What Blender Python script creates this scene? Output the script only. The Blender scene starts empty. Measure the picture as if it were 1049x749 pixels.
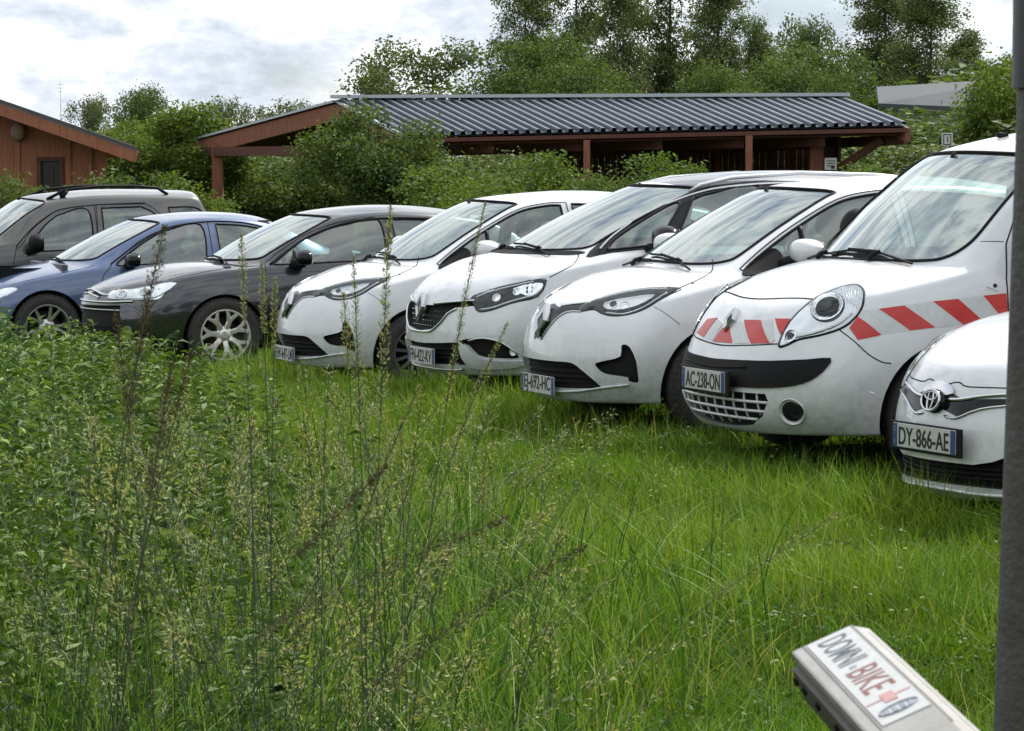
import bpy, bmesh, math, random
import numpy as np
from mathutils import Vector, Matrix, noise
from mathutils.bvhtree import BVHTree
from mathutils.geometry import delaunay_2d_cdt
R = math.radians
rnd = random.Random(7)
scene = bpy.context.scene
COL = scene.collection

# ------------------------------------------------------------------ camera
F_PX, PITCH, CAM_H = 2900.0, R(3.8), 1.55
cam_d = bpy.data.cameras.new('camera')
cam = bpy.data.objects.new('camera', cam_d)
COL.objects.link(cam)
cam.location = (0, 0, CAM_H)
cam.rotation_euler = (math.pi/2 - PITCH, 0, 0)
cam_d.sensor_width = 36
cam_d.lens = 36*F_PX/1049
cam_d.clip_start = 0.05
cam_d.clip_end = 3000
scene.camera = cam

def at(px, py, d):
    """world point seen at photo pixel (1049 x 749) at depth d along the view axis"""
    a = (px-524.5)/F_PX*d
    b = (374.5-py)/F_PX*d
    c, s = math.cos(PITCH), math.sin(PITCH)
    return Vector((a, d*c + b*s, CAM_H - d*s + b*c))

def gz(x, y):
    """height of the ground: nearly level, falling slightly to the far left"""
    t = min(1, max(0, (y-18)/14))*min(1, max(0, (2.0-x)/6))
    z = -0.26*t*t*(3-2*t)
    z += 0.03*math.sin(x*0.9+1)*math.sin(y*0.7)*min(1, y/10)
    if y < 12.5: z -= 0.015*(12.5-y)
    if y > 33: z -= 0.0*(y-33)
    return z

# ------------------------------------------------------------------ materials
MATS = {}
def mat(name, color=(.5, .5, .5), rough=.5, metal=0, coat=0, coat_r=.05, spec=.5, noise_amt=0, nscale=20,
        color2=None, bump=0, bscale=60, emit=None, alpha=None, rough_var=0):
    if name in MATS: return MATS[name]
    m = bpy.data.materials.new(name); m.use_nodes = True
    nt = m.node_tree; b = nt.nodes['Principled BSDF']
    b.inputs['Base Color'].default_value = (*color, 1)
    b.inputs['Roughness'].default_value = rough
    b.inputs['Metallic'].default_value = metal
    b.inputs['Coat Weight'].default_value = coat
    b.inputs['Coat Roughness'].default_value = coat_r
    b.inputs['Specular IOR Level'].default_value = spec
    if noise_amt or color2 or bump or rough_var:
        tc = nt.nodes.new('ShaderNodeTexCoord')
        n = nt.nodes.new('ShaderNodeTexNoise'); n.inputs['Scale'].default_value = nscale; n.inputs['Detail'].default_value = 6
        n.inputs['Roughness'].default_value = .65
        nt.links.new(tc.outputs['Object'], n.inputs['Vector'])
        rp = nt.nodes.new('ShaderNodeValToRGB'); rp.color_ramp.elements[0].position = .35; rp.color_ramp.elements[1].position = .68
        nt.links.new(n.outputs['Fac'], rp.inputs['Fac'])
        mx = nt.nodes.new('ShaderNodeMix'); mx.data_type = 'RGBA'
        c2 = color2 or tuple(c*(1-noise_amt) for c in color)
        mx.inputs[6].default_value = (*color, 1); mx.inputs[7].default_value = (*c2, 1)
        nt.links.new(rp.outputs['Color'], mx.inputs[0]); nt.links.new(mx.outputs[2], b.inputs['Base Color'])
        if rough_var:
            mr = nt.nodes.new('ShaderNodeMapRange'); mr.inputs['To Min'].default_value = rough; mr.inputs['To Max'].default_value = min(1, rough+rough_var)
            nt.links.new(n.outputs['Fac'], mr.inputs['Value']); nt.links.new(mr.outputs[0], b.inputs['Roughness'])
        if bump:
            n2 = nt.nodes.new('ShaderNodeTexNoise'); n2.inputs['Scale'].default_value = bscale; n2.inputs['Detail'].default_value = 5
            nt.links.new(tc.outputs['Object'], n2.inputs['Vector'])
            bp = nt.nodes.new('ShaderNodeBump'); bp.inputs['Strength'].default_value = bump; bp.inputs['Distance'].default_value = .01
            nt.links.new(n2.outputs['Fac'], bp.inputs['Height']); nt.links.new(bp.outputs[0], b.inputs['Normal'])
    MATS[name] = m
    return m

def glass_mat(name, tint, refl_min=.06, ior=1.5, rmax=.95, dust=.09, dustc=(.52, .55, .52)):
    m = bpy.data.materials.new(name); m.use_nodes = True
    nt = m.node_tree; nt.nodes.clear()
    out = nt.nodes.new('ShaderNodeOutputMaterial')
    tr = nt.nodes.new('ShaderNodeBsdfTransparent'); tr.inputs['Color'].default_value = (*tint, 1)
    gl = nt.nodes.new('ShaderNodeBsdfGlossy'); gl.inputs['Roughness'].default_value = .03; gl.inputs['Color'].default_value = (.93, .99, .97, 1)
    df = nt.nodes.new('ShaderNodeBsdfDiffuse'); df.inputs['Color'].default_value = (*dustc, 1)   # thin film of dust
    fr = nt.nodes.new('ShaderNodeFresnel'); fr.inputs['IOR'].default_value = ior
    mr = nt.nodes.new('ShaderNodeMapRange'); mr.inputs['From Min'].default_value = .04; mr.inputs['From Max'].default_value = .6
    mr.inputs['To Min'].default_value = refl_min+.04; mr.inputs['To Max'].default_value = rmax
    nt.links.new(fr.outputs[0], mr.inputs['Value'])
    m1 = nt.nodes.new('ShaderNodeMixShader'); m2 = nt.nodes.new('ShaderNodeMixShader')
    tc = nt.nodes.new('ShaderNodeTexCoord'); n = nt.nodes.new('ShaderNodeTexNoise'); n.inputs['Scale'].default_value = 3; n.inputs['Detail'].default_value = 5
    nt.links.new(tc.outputs['Object'], n.inputs['Vector'])
    m3 = nt.nodes.new('ShaderNodeMapRange'); m3.inputs['To Min'].default_value = .0; m3.inputs['To Max'].default_value = dust*1.6; m3.inputs['To Min'].default_value = dust*.4
    nt.links.new(n.outputs['Fac'], m3.inputs['Value']); nt.links.new(m3.outputs[0], m1.inputs[0])
    nt.links.new(tr.outputs[0], m1.inputs[1]); nt.links.new(df.outputs[0], m1.inputs[2])
    nt.links.new(mr.outputs[0], m2.inputs[0]); nt.links.new(m1.outputs[0], m2.inputs[1]); nt.links.new(gl.outputs[0], m2.inputs[2])
    nt.links.new(m2.outputs[0], out.inputs[0])
    MATS[name] = m
    return m

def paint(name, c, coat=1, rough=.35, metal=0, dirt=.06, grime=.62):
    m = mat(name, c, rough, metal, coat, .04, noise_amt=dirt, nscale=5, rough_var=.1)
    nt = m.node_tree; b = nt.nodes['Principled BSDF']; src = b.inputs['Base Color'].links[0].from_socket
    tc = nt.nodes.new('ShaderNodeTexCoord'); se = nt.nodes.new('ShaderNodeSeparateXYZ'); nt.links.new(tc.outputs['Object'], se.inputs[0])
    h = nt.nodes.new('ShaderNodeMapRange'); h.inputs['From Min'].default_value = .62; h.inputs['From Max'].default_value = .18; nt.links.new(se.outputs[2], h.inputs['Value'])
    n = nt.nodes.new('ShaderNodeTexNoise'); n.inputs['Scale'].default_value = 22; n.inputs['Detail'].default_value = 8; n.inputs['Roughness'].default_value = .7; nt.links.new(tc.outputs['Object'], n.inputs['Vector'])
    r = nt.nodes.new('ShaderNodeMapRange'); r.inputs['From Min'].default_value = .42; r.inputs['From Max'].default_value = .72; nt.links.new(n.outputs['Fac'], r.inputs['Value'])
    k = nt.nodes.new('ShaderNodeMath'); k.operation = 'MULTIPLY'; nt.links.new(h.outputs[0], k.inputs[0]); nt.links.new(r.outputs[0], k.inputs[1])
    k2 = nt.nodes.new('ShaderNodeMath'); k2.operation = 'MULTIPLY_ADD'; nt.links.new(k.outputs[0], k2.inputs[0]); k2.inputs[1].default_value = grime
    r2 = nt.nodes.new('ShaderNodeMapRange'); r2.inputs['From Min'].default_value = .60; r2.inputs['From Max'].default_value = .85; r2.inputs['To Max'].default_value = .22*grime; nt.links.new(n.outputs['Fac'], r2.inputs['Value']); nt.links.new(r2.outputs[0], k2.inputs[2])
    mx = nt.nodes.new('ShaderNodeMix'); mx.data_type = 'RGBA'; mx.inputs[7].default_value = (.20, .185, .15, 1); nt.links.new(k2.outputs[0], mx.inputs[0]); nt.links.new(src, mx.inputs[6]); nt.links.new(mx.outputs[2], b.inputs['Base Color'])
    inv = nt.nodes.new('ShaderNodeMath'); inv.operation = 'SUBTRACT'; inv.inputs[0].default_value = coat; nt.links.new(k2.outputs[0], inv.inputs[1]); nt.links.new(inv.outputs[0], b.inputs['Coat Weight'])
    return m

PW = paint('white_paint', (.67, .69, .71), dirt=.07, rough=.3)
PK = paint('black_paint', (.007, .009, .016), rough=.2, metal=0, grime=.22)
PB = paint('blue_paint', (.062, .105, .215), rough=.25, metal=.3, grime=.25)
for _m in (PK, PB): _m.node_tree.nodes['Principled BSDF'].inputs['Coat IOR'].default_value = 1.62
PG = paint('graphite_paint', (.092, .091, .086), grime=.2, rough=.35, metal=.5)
TRIM = mat('black_trim', (.008, .008, .009), .6, spec=.15, bump=.15, bscale=400)
GLOSSK = mat('gloss_black', (.005, .005, .006), .15, spec=.3)
DARK = mat('cavity_dark', (.006, .006, .006), .9)
RUB = mat('tyre_rubber', (.022, .022, .022), .8, noise_amt=.35, nscale=30, color2=(.045, .042, .036))
CHROME = mat('chrome', (.62, .63, .65), .16, metal=1)
ALLOY = mat('alloy', (.55, .55, .54), .32, metal=.9, coat=.4)
ALLOYW = mat('alloy_bright', (.72, .70, .66), .35, metal=.75)
ALLOYD = mat('alloy_dark', (.12, .12, .12), .4, metal=.6)
HUBC = mat('brake_dark', (.05, .045, .042), .6, metal=.6, noise_amt=.4)
INT = mat('interior_cloth', (.12, .125, .13), .85, noise_amt=.3, nscale=60)
INTL = mat('interior_plastic', (.075, .078, .08), .6)
PLW = mat('plate_white', (.50, .51, .49), .4, noise_amt=.15, nscale=40)
PLB = mat('plate_blue', (.02, .05, .16), .4)
PLK = mat('plate_black', (.01, .01, .01), .4)
LAMPW = mat('lamp_white', (.82, .84, .86), .12, metal=.15, coat=1)
LAMPR = mat('lamp_reflector', (.90, .91, .92), .14, metal=1)
LAMPD = mat('lamp_dark', (.012, .013, .016), .35, spec=.3)
EMBL = mat('emblem_chrome', (.50, .51, .53), .22, metal=1)
LAMPA = mat('lamp_amber', (.7, .22, .03), .2, coat=1)
RED = mat('stripe_red', (.52, .022, .018), .4, coat=.3, noise_amt=.12, nscale=30)
STW = mat('stripe_white', (.58, .60, .60), .35, coat=.3, noise_amt=.12, nscale=30)
SHIELD = glass_mat('windscreen_glass', (.74, .92, .86), .30, dust=.05, dustc=(.5, .62, .58))
SIDEG = glass_mat('side_glass', (.62, .78, .72), .11)
DGLASS = glass_mat('privacy_glass', (.10, .11, .11), .05)
LENS = glass_mat('lamp_lens', (.96, .98, .99), .0, rmax=.55, dust=.0)

# ------------------------------------------------------------------ object helpers
def link(o, parent=None):
    COL.objects.link(o)
    if parent is not None: o.parent = parent
    return o
def tag(o, label=None, cat=None, group=None, kind=None):
    if label: o['label'] = label
    if cat: o['category'] = cat
    if group: o['group'] = group
    if kind: o['kind'] = kind
    return o
def empty(name, loc=(0, 0, 0), rz=0):
    o = bpy.data.objects.new(name, None); COL.objects.link(o)
    o.location = loc; o.rotation_euler = (0, 0, rz); o.empty_display_size = .3
    return o
def children(o): return [c for c in bpy.data.objects if c.parent == o]
def copy_tree(o, parent=None):
    c = o.copy(); COL.objects.link(c); c.parent = parent
    for ch in children(o): copy_tree(ch, c)
    return c
def mesh_obj(name, verts, faces, m, parent=None, smooth=False, mats=None, midx=None):
    me = bpy.data.meshes.new(name)
    me.from_pydata([tuple(v) for v in verts], [], [tuple(f) for f in faces])
    for mm in (mats or [m]): me.materials.append(mm)
    if midx is not None: me.polygons.foreach_set('material_index', midx)
    if smooth: me.polygons.foreach_set('use_smooth', [True]*len(me.polygons))
    me.update()
    return link(bpy.data.objects.new(name, me), parent)

class MB:
    """collects simple shapes into one mesh"""
    def __init__(s): s.v = []; s.f = []; s.mi = []; s.cur = 0
    def add(s, vs, fs):
        b = len(s.v); s.v += [tuple(v) for v in vs]; s.f += [tuple(i+b for i in f) for f in fs]; s.mi += [s.cur]*len(fs)
        return s
    def box(s, c, d, rot=None, taper=1.0):
        c = Vector(c); hx, hy, hz = d[0]/2, d[1]/2, d[2]/2
        vs = []
        for z, k in ((-hz, 1), (hz, taper)):
            for x, y in ((-hx, -hy), (hx, -hy), (hx, hy), (-hx, hy)):
                p = Vector((x*k, y*k, z))
                if rot is not None: p = rot @ p
                vs.append(c+p)
        return s.add(vs, [(3, 2, 1, 0), (4, 5, 6, 7), (0, 1, 5, 4), (1, 2, 6, 5), (2, 3, 7, 6), (3, 0, 4, 7)])
    def bbox(s, c, d, bev=.01, rot=None, seg=2):
        """box with rounded edges"""
        bm = bmesh.new(); bmesh.ops.create_cube(bm, size=1)
        for v in bm.verts: v.co = Vector((v.co.x*d[0], v.co.y*d[1], v.co.z*d[2]))
        bmesh.ops.bevel(bm, geom=bm.edges[:], offset=bev, segments=seg, affect='EDGES', profile=.6)
        bm.verts.ensure_lookup_table()
        vs = [(rot @ v.co if rot is not None else v.co)+Vector(c) for v in bm.verts]
        fs = [[v.index for v in f.verts] for f in bm.faces]; bm.free()
        return s.add(vs, fs)
    def tube(s, pts, rad, n=8, cap=True, flat=None):
        pts = [Vector(p) for p in pts]; k = len(pts)
        if not hasattr(rad, '__len__'): rad = [rad]*k
        vs = []; up = None
        for i, p in enumerate(pts):
            t = (pts[min(i+1, k-1)]-pts[max(i-1, 0)]).normalized()
            if up is None: up = Vector((0, 0, 1)) if abs(t.z) < .9 else Vector((1, 0, 0))
            a = t.cross(up)
            if a.length < 1e-5: a = t.cross(Vector((0, 1, 0)))
            a.normalize(); b = a.cross(t).normalized(); up = b
            for j in range(n):
                w = 2*math.pi*j/n
                vs.append(p+(a*math.cos(w)+b*math.sin(w)*(flat or 1))*rad[i])
        fs = [(i*n+j, i*n+(j+1) % n, (i+1)*n+(j+1) % n, (i+1)*n+j) for i in range(k-1) for j in range(n)]
        if cap: fs += [tuple(range(n))[::-1], tuple((k-1)*n+j for j in range(n))]
        return s.add(vs, fs)
    def lathe(s, prof, n=32, axis='y', c=(0, 0, 0)):
        """prof: list of (r, h) ; revolve about the axis"""
        c = Vector(c); vs = []
        for r, h in prof:
            for j in range(n):
                w = 2*math.pi*j/n; a, b = r*math.cos(w), r*math.sin(w)
                vs.append(c+(Vector((a, h, b)) if axis == 'y' else Vector((a, b, h)) if axis == 'z' else Vector((h, a, b))))
        fs = [(i*n+j, i*n+(j+1) % n, (i+1)*n+(j+1) % n, (i+1)*n+j) for i in range(len(prof)-1) for j in range(n)]
        return s.add(vs, fs)
    def prism(s, poly, d, M=None):
        """extrude 2D polygon (x,y) along z from 0 to d, then transform by M"""
        M = M or Matrix(); n = len(poly)
        vs = [M @ Vector((x, y, 0)) for x, y in poly]+[M @ Vector((x, y, d)) for x, y in poly]
        return s.add(vs, [tuple(range(n))[::-1], tuple(range(n, 2*n))]+[(i, (i+1) % n, n+(i+1) % n, n+i) for i in range(n)])
    def build(s, name, m, parent=None, smooth=False, mats=None):
        o = mesh_obj(name, s.v, s.f, m, parent, smooth, mats, s.mi if mats else None)
        bm = bmesh.new(); bm.from_mesh(o.data); bmesh.ops.recalc_face_normals(bm, faces=bm.faces); bm.to_mesh(o.data); bm.free()
        if smooth == 'auto': auto(o)
        return o
def auto(o, ang=35):
    me = o.data
    me.polygons.foreach_set('use_smooth', [True]*len(me.polygons))
    bm = bmesh.new(); bm.from_mesh(me)
    for e in bm.edges:
        e.smooth = not (len(e.link_faces) == 2 and e.calc_face_angle(0) > R(ang))
    bm.to_mesh(me); bm.free()
    return o

_txt = {}
def text_geo(body, size=1.0, xs=1.0, depth=.001, bold=0.0):
    """verts/faces of a line of text, centred, in the x-y plane"""
    cu = bpy.data.curves.new('t', 'FONT'); cu.body = body; cu.size = size; cu.align_x = 'CENTER'; cu.align_y = 'CENTER'
    cu.extrude = depth/2; cu.resolution_u = 4; cu.offset = bold
    o = bpy.data.objects.new('t', cu); COL.objects.link(o)
    dg = bpy.context.evaluated_depsgraph_get(); me = bpy.data.meshes.new_from_object(o.evaluated_get(dg))
    vs = [Vector((v.co.x*xs, v.co.y, v.co.z)) for v in me.vertices]; fs = [tuple(p.vertices) for p in me.polygons]
    bpy.data.objects.remove(o); bpy.data.curves.remove(cu); bpy.data.meshes.remove(me)
    ys = [v.y for v in vs]; m = (max(ys)+min(ys))/2; xx = [v.x for v in vs]; mx = (max(xx)+min(xx))/2
    return [Vector((v.x-mx, v.y-m, v.z)) for v in vs], fs

def smooth_poly(pts, k=4, closed=True):
    """Catmull-Rom; a point given as (.., .., 'c') style tuple with True last is a sharp corner"""
    P = [Vector(p[:2]) if len(p) > 2 and p[-1] is True else Vector(p[:2]) for p in pts]
    sharp = [len(p) > 2 and p[-1] is True for p in pts]
    n = len(P); out = []
    for i in range(n if closed else n-1):
        p1, p2 = P[i], P[(i+1) % n]
        p0 = P[i-1] if (closed or i > 0) and not sharp[i] else p1*2-p2
        p3 = P[(i+2) % n] if (closed or i+2 < n) and not sharp[(i+1) % n] else p2*2-p1
        if sharp[i]: p0 = p1
        if sharp[(i+1) % n]: p3 = p2
        for j in range(k):
            t = j/k
            out.append(.5*((2*p1)+(-p0+p2)*t+(2*p0-5*p1+4*p2-p3)*t*t+(-p0+3*p1-3*p2+p3)*t**3))
    if not closed: out.append(P[-1])
    return [tuple(p) for p in out]
# ------------------------------------------------------------------ car body generator
def lerp_tab(tab, x):
    """tab sorted by decreasing x (front to rear)"""
    if x >= tab[0][0]: return tab[0][1]
    for (a, va), (b, vb) in zip(tab, tab[1:]):
        if x >= b:
            t = (a-x)/(a-b); return va+(vb-va)*t
    return tab[-1][1]
V = Vector
def L3(a, b, t): return V(a)*(1-t)+V(b)*t

def cage(S):
    prof = S.get('prof', [.93, .975, 1, .995, .97, .93]); fr = S.get('rows', [0, .2, .42, .66, .86, 1])
    NS = 6; SF = [.84, .6, .31, 0]
    n = S.get('plan', 2.6)
    def fascia(cen, cor):
        out = []
        for s in SF:
            col = []
            for (xc, zc), (xk, yk, zk) in zip(cen, cor):
                col.append(V((xc-(xc-xk)*abs(s)**n if True else 0, yk*s, zc+(zk-zc)*s*s)))
            out.append(col)
        return out
    FF = fascia(S['nose'], S['corner']); RF = fascia(S['tail'], S['tcorner'])
    cols = []                       # each: 6 side points + 4 top points
    cols.append([V(p) for p in S['corner']]+[FF[i][5] for i in range(4)])
    def side(x, zb=None, w=None):
        zs = lerp_tab(S['sill'], x); zb = zb if zb is not None else lerp_tab(S['belt'], x); w = w or lerp_tab(S['W'], x)
        return [V((x, w*prof[j], zs+(zb-zs)*fr[j])) for j in range(NS)]
    bow = S.get('bow', .10)
    for x in S['hoodcols']:
        s = side(x); yb = s[5].y; zb = s[5].z; hc = lerp_tab(S['hood'], x)
        k = min(1, (S['hoodcols'][0]-x)/.3+.4)
        cols.append(s+[V((x+bow*k*(1-f*f), yb*f, zb+(hc-zb)*g)) for f, g in zip([.86, .64, .34, 0], S.get('crown', [.42, .75, .94, 1]))])
    A0, A1, C0, C1 = V(S['A0']), V(S['A1']), S['C0'], S['C1']
    def cen(t, b):
        x = C0[0]+(C1[0]-C0[0])*t; z = C0[1]+(C1[1]-C0[1])*t
        k = b*4*t*(1-t); dx, dz = C1[0]-C0[0], C1[1]-C0[1]; l = math.hypot(dx, dz)
        return V((x+k*dz/l, 0, z-k*dx/l))
    def wcol(t, xside):
        s = side(xside); a = L3(A0, A1, t)+V((.02, .012, .028))*4*t*(1-t)*S.get('abulge', 1); c = cen(t, S.get('wbulge', .04))
        h = a.y*.52; k = 1-.52**2.2
        m = V((a.x+(c.x-a.x)*k, h, a.z+(c.z-a.z)*k))
        t1 = L3(s[5], a, .5)+V((0, .02*t, 0))
        if t == 0: t1 = L3(s[5], a, .55)
        return s+[t1, a, m, c]
    cols.append(wcol(0, A0.x+.02)); cols.append(wcol(.5, (A0.x+A1.x)/2)); cols.append(wcol(1, A1.x))
    for (x, zc, yr, zr) in S['roof']:
        s = side(x)
        cols.append(s+[L3(s[5], V((x, yr, zr)), .5)+V((0, .025, 0)), V((x, yr, zr)), V((x, yr*.55, zr+(zc-zr)*.72)), V((x, 0, zc))])
    D1, E1, D0, E0 = V(S['D1']), S['E1'], V(S['D0']), S['E0']
    for t in (0, .5, 1):
        d = L3(D1, D0, t); ex = E1[0]+(E0[0]-E1[0])*t; ez = E1[1]+(E0[1]-E1[1])*t+.03*4*t*(1-t)
        s = side(d.x if t else D1.x)
        t1 = L3(s[5], d, .5)+V((0, .015*(1-t), 0))
        cols.append(s+[t1, d, V((ex*.65+d.x*.35, d.y*.55, ez*.68+d.z*.32)), V((ex, 0, ez))])
    for (x, zc) in S.get('deck', []):
        s = side(x); yb = s[5].y; zb = s[5].z
        cols.append(s+[V((x, yb*f, zb+(zc-zb)*g)) for f, g in zip([.86, .64, .34, 0], [.4, .75, .94, 1])])
    cols.append([V(p) for p in S['tcorner']]+[RF[i][5] for i in range(4)])
    verts = []; idx = {}
    def add(key, p):
        idx[key] = len(verts); verts.append(V(p)); return idx[key]
    nc = len(cols)
    faces = []; crease = {}
    for sgn in (1, -1):
        def m(p): return V((p.x, p.y*sgn, p.z))
        def vid(i, j):
            if j == 9: sg = 0
            else: sg = sgn
            k = ('c', i, j, sg)
            if k not in idx: add(k, m(cols[i][j]))
            return idx[k]
        def fid(w, i, j, F):
            # fascia i: 0..3 (3 = centre); row j
            if j == 5: return vid(0 if w == 'f' else nc-1, 6+i)
            k = (w, i, j, 0 if i == 3 else sgn)
            if k not in idx: add(k, m(F[i][j]))
            return idx[k]
        def bot(kind, i):
            k = ('b', kind, i, 0 if (kind != 'c' and i == 3) else sgn)
            if k not in idx:
                if kind == 'c': p = cols[i][0].copy(); p.y *= .86; 
                elif kind == 'f': p = FF[i][0].copy(); p.x -= .12; p.y *= .9
                else: p = RF[i][0].copy(); p.x += .12; p.y *= .9
                if kind == 'c' and i == 0: p.x -= .1
                if kind == 'c' and i == nc-1: p.x += .1
                p.z -= .005
                add(k, m(p))
            return idx[k]
        def q(a, b, c, d): faces.append((a, b, c, d) if sgn > 0 else (d, c, b, a))
        for i in range(nc-1):
            for j in range(9): q(vid(i, j), vid(i, j+1), vid(i+1, j+1), vid(i+1, j))
            q(bot('c', i), vid(i, 0), vid(i+1, 0), bot('c', i+1))
        for w, F, ci in (('f', FF, 0), ('r', RF, nc-1)):
            seq = lambda i, j: vid(ci, j) if i < 0 else fid(w, i, j, F)
            bs = lambda i: bot('c', ci) if i < 0 else bot(w, i)
            for i in range(-1, 3):
                for j in range(5):
                    a, b, c, d = seq(i, j), seq(i+1, j), seq(i+1, j+1), seq(i, j+1)
                    (q(a, b, c, d) if w == 'f' else q(d, c, b, a))
                (q(bs(i), bs(i+1), seq(i+1, 0), seq(i, 0)) if w == 'f' else q(seq(i, 0), seq(i+1, 0), bs(i+1), bs(i)))
        def cr(a, b, c): crease[tuple(sorted((a, b)))] = c
        nh = len(S['hoodcols']); ic = nh+1                     # column of the A-pillar foot
        last = ic+2+len(S['roof'])+3
        K = S.get('crease', {})
        for i in range(ic, last): cr(vid(i, 7), vid(i+1, 7), K.get('rail', .55))
        for i in range(0, ic): cr(vid(i, 7), vid(i+1, 7), K.get('hood', 0)); 
        for j in range(6, 9): cr(vid(ic, j), vid(ic, j+1), K.get('cowl', .8)); cr(vid(ic+2, j), vid(ic+2, j+1), K.get('header', .35))
        cr(vid(ic, 5), vid(ic, 6), .4)
        for j in range(7, 9): cr(vid(last-2, j), vid(last-2, j+1), .5); cr(vid(last, j), vid(last, j+1), .5)
        for i in range(0, nc-1): cr(vid(i, 5), vid(i+1, 5), K.get('belt', .35)); cr(vid(i, 0), vid(i+1, 0), .6)
        for i in range(0, nc-1): cr(vid(i, 4), vid(i+1, 4), K.get('shoulder', .1))
        for w, F, ci in (('f', FF, 0), ('r', RF, nc-1)):
            seq = lambda i, j: vid(ci, j) if i < 0 else fid(w, i, j, F)
            for i in range(-1, 3):
                cr(seq(i, 5), seq(i+1, 5), K.get('nose', .3)); cr(seq(i, 0), seq(i+1, 0), .6)
                for j, c in K.get('frow', {}).items(): cr(seq(i, j), seq(i+1, j), c)
    return verts, faces, crease

class Frame:
    def __init__(s, d, u=None):
        s.d = V(d).normalized()
        if u is None:
            u = V((0, 0, 1)).cross(s.d)
            if u.length < 1e-4: u = V((1, 0, 0))
        s.u = (V(u)-s.d*V(u).dot(s.d)).normalized(); s.v = s.d.cross(s.u)
        if s.v.z < 0 and abs(s.d.z) < .9: s.v = -s.v
    def to2(s, p): return (p.dot(s.u), p.dot(s.v))
    def p3(s, q, h=0): return s.u*q[0]+s.v*q[1]+s.d*h
SDL = Frame((0, 1, 0), (1, 0, 0)); SDR = Frame((0, -1, 0), (1, 0, 0)); FRF = Frame((1, 0, 0), (0, 1, 0)); TOPF = Frame((0, 0, 1), (1, 0, 0)); RRF = Frame((-1, 0, 0), (0, 1, 0))

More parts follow.
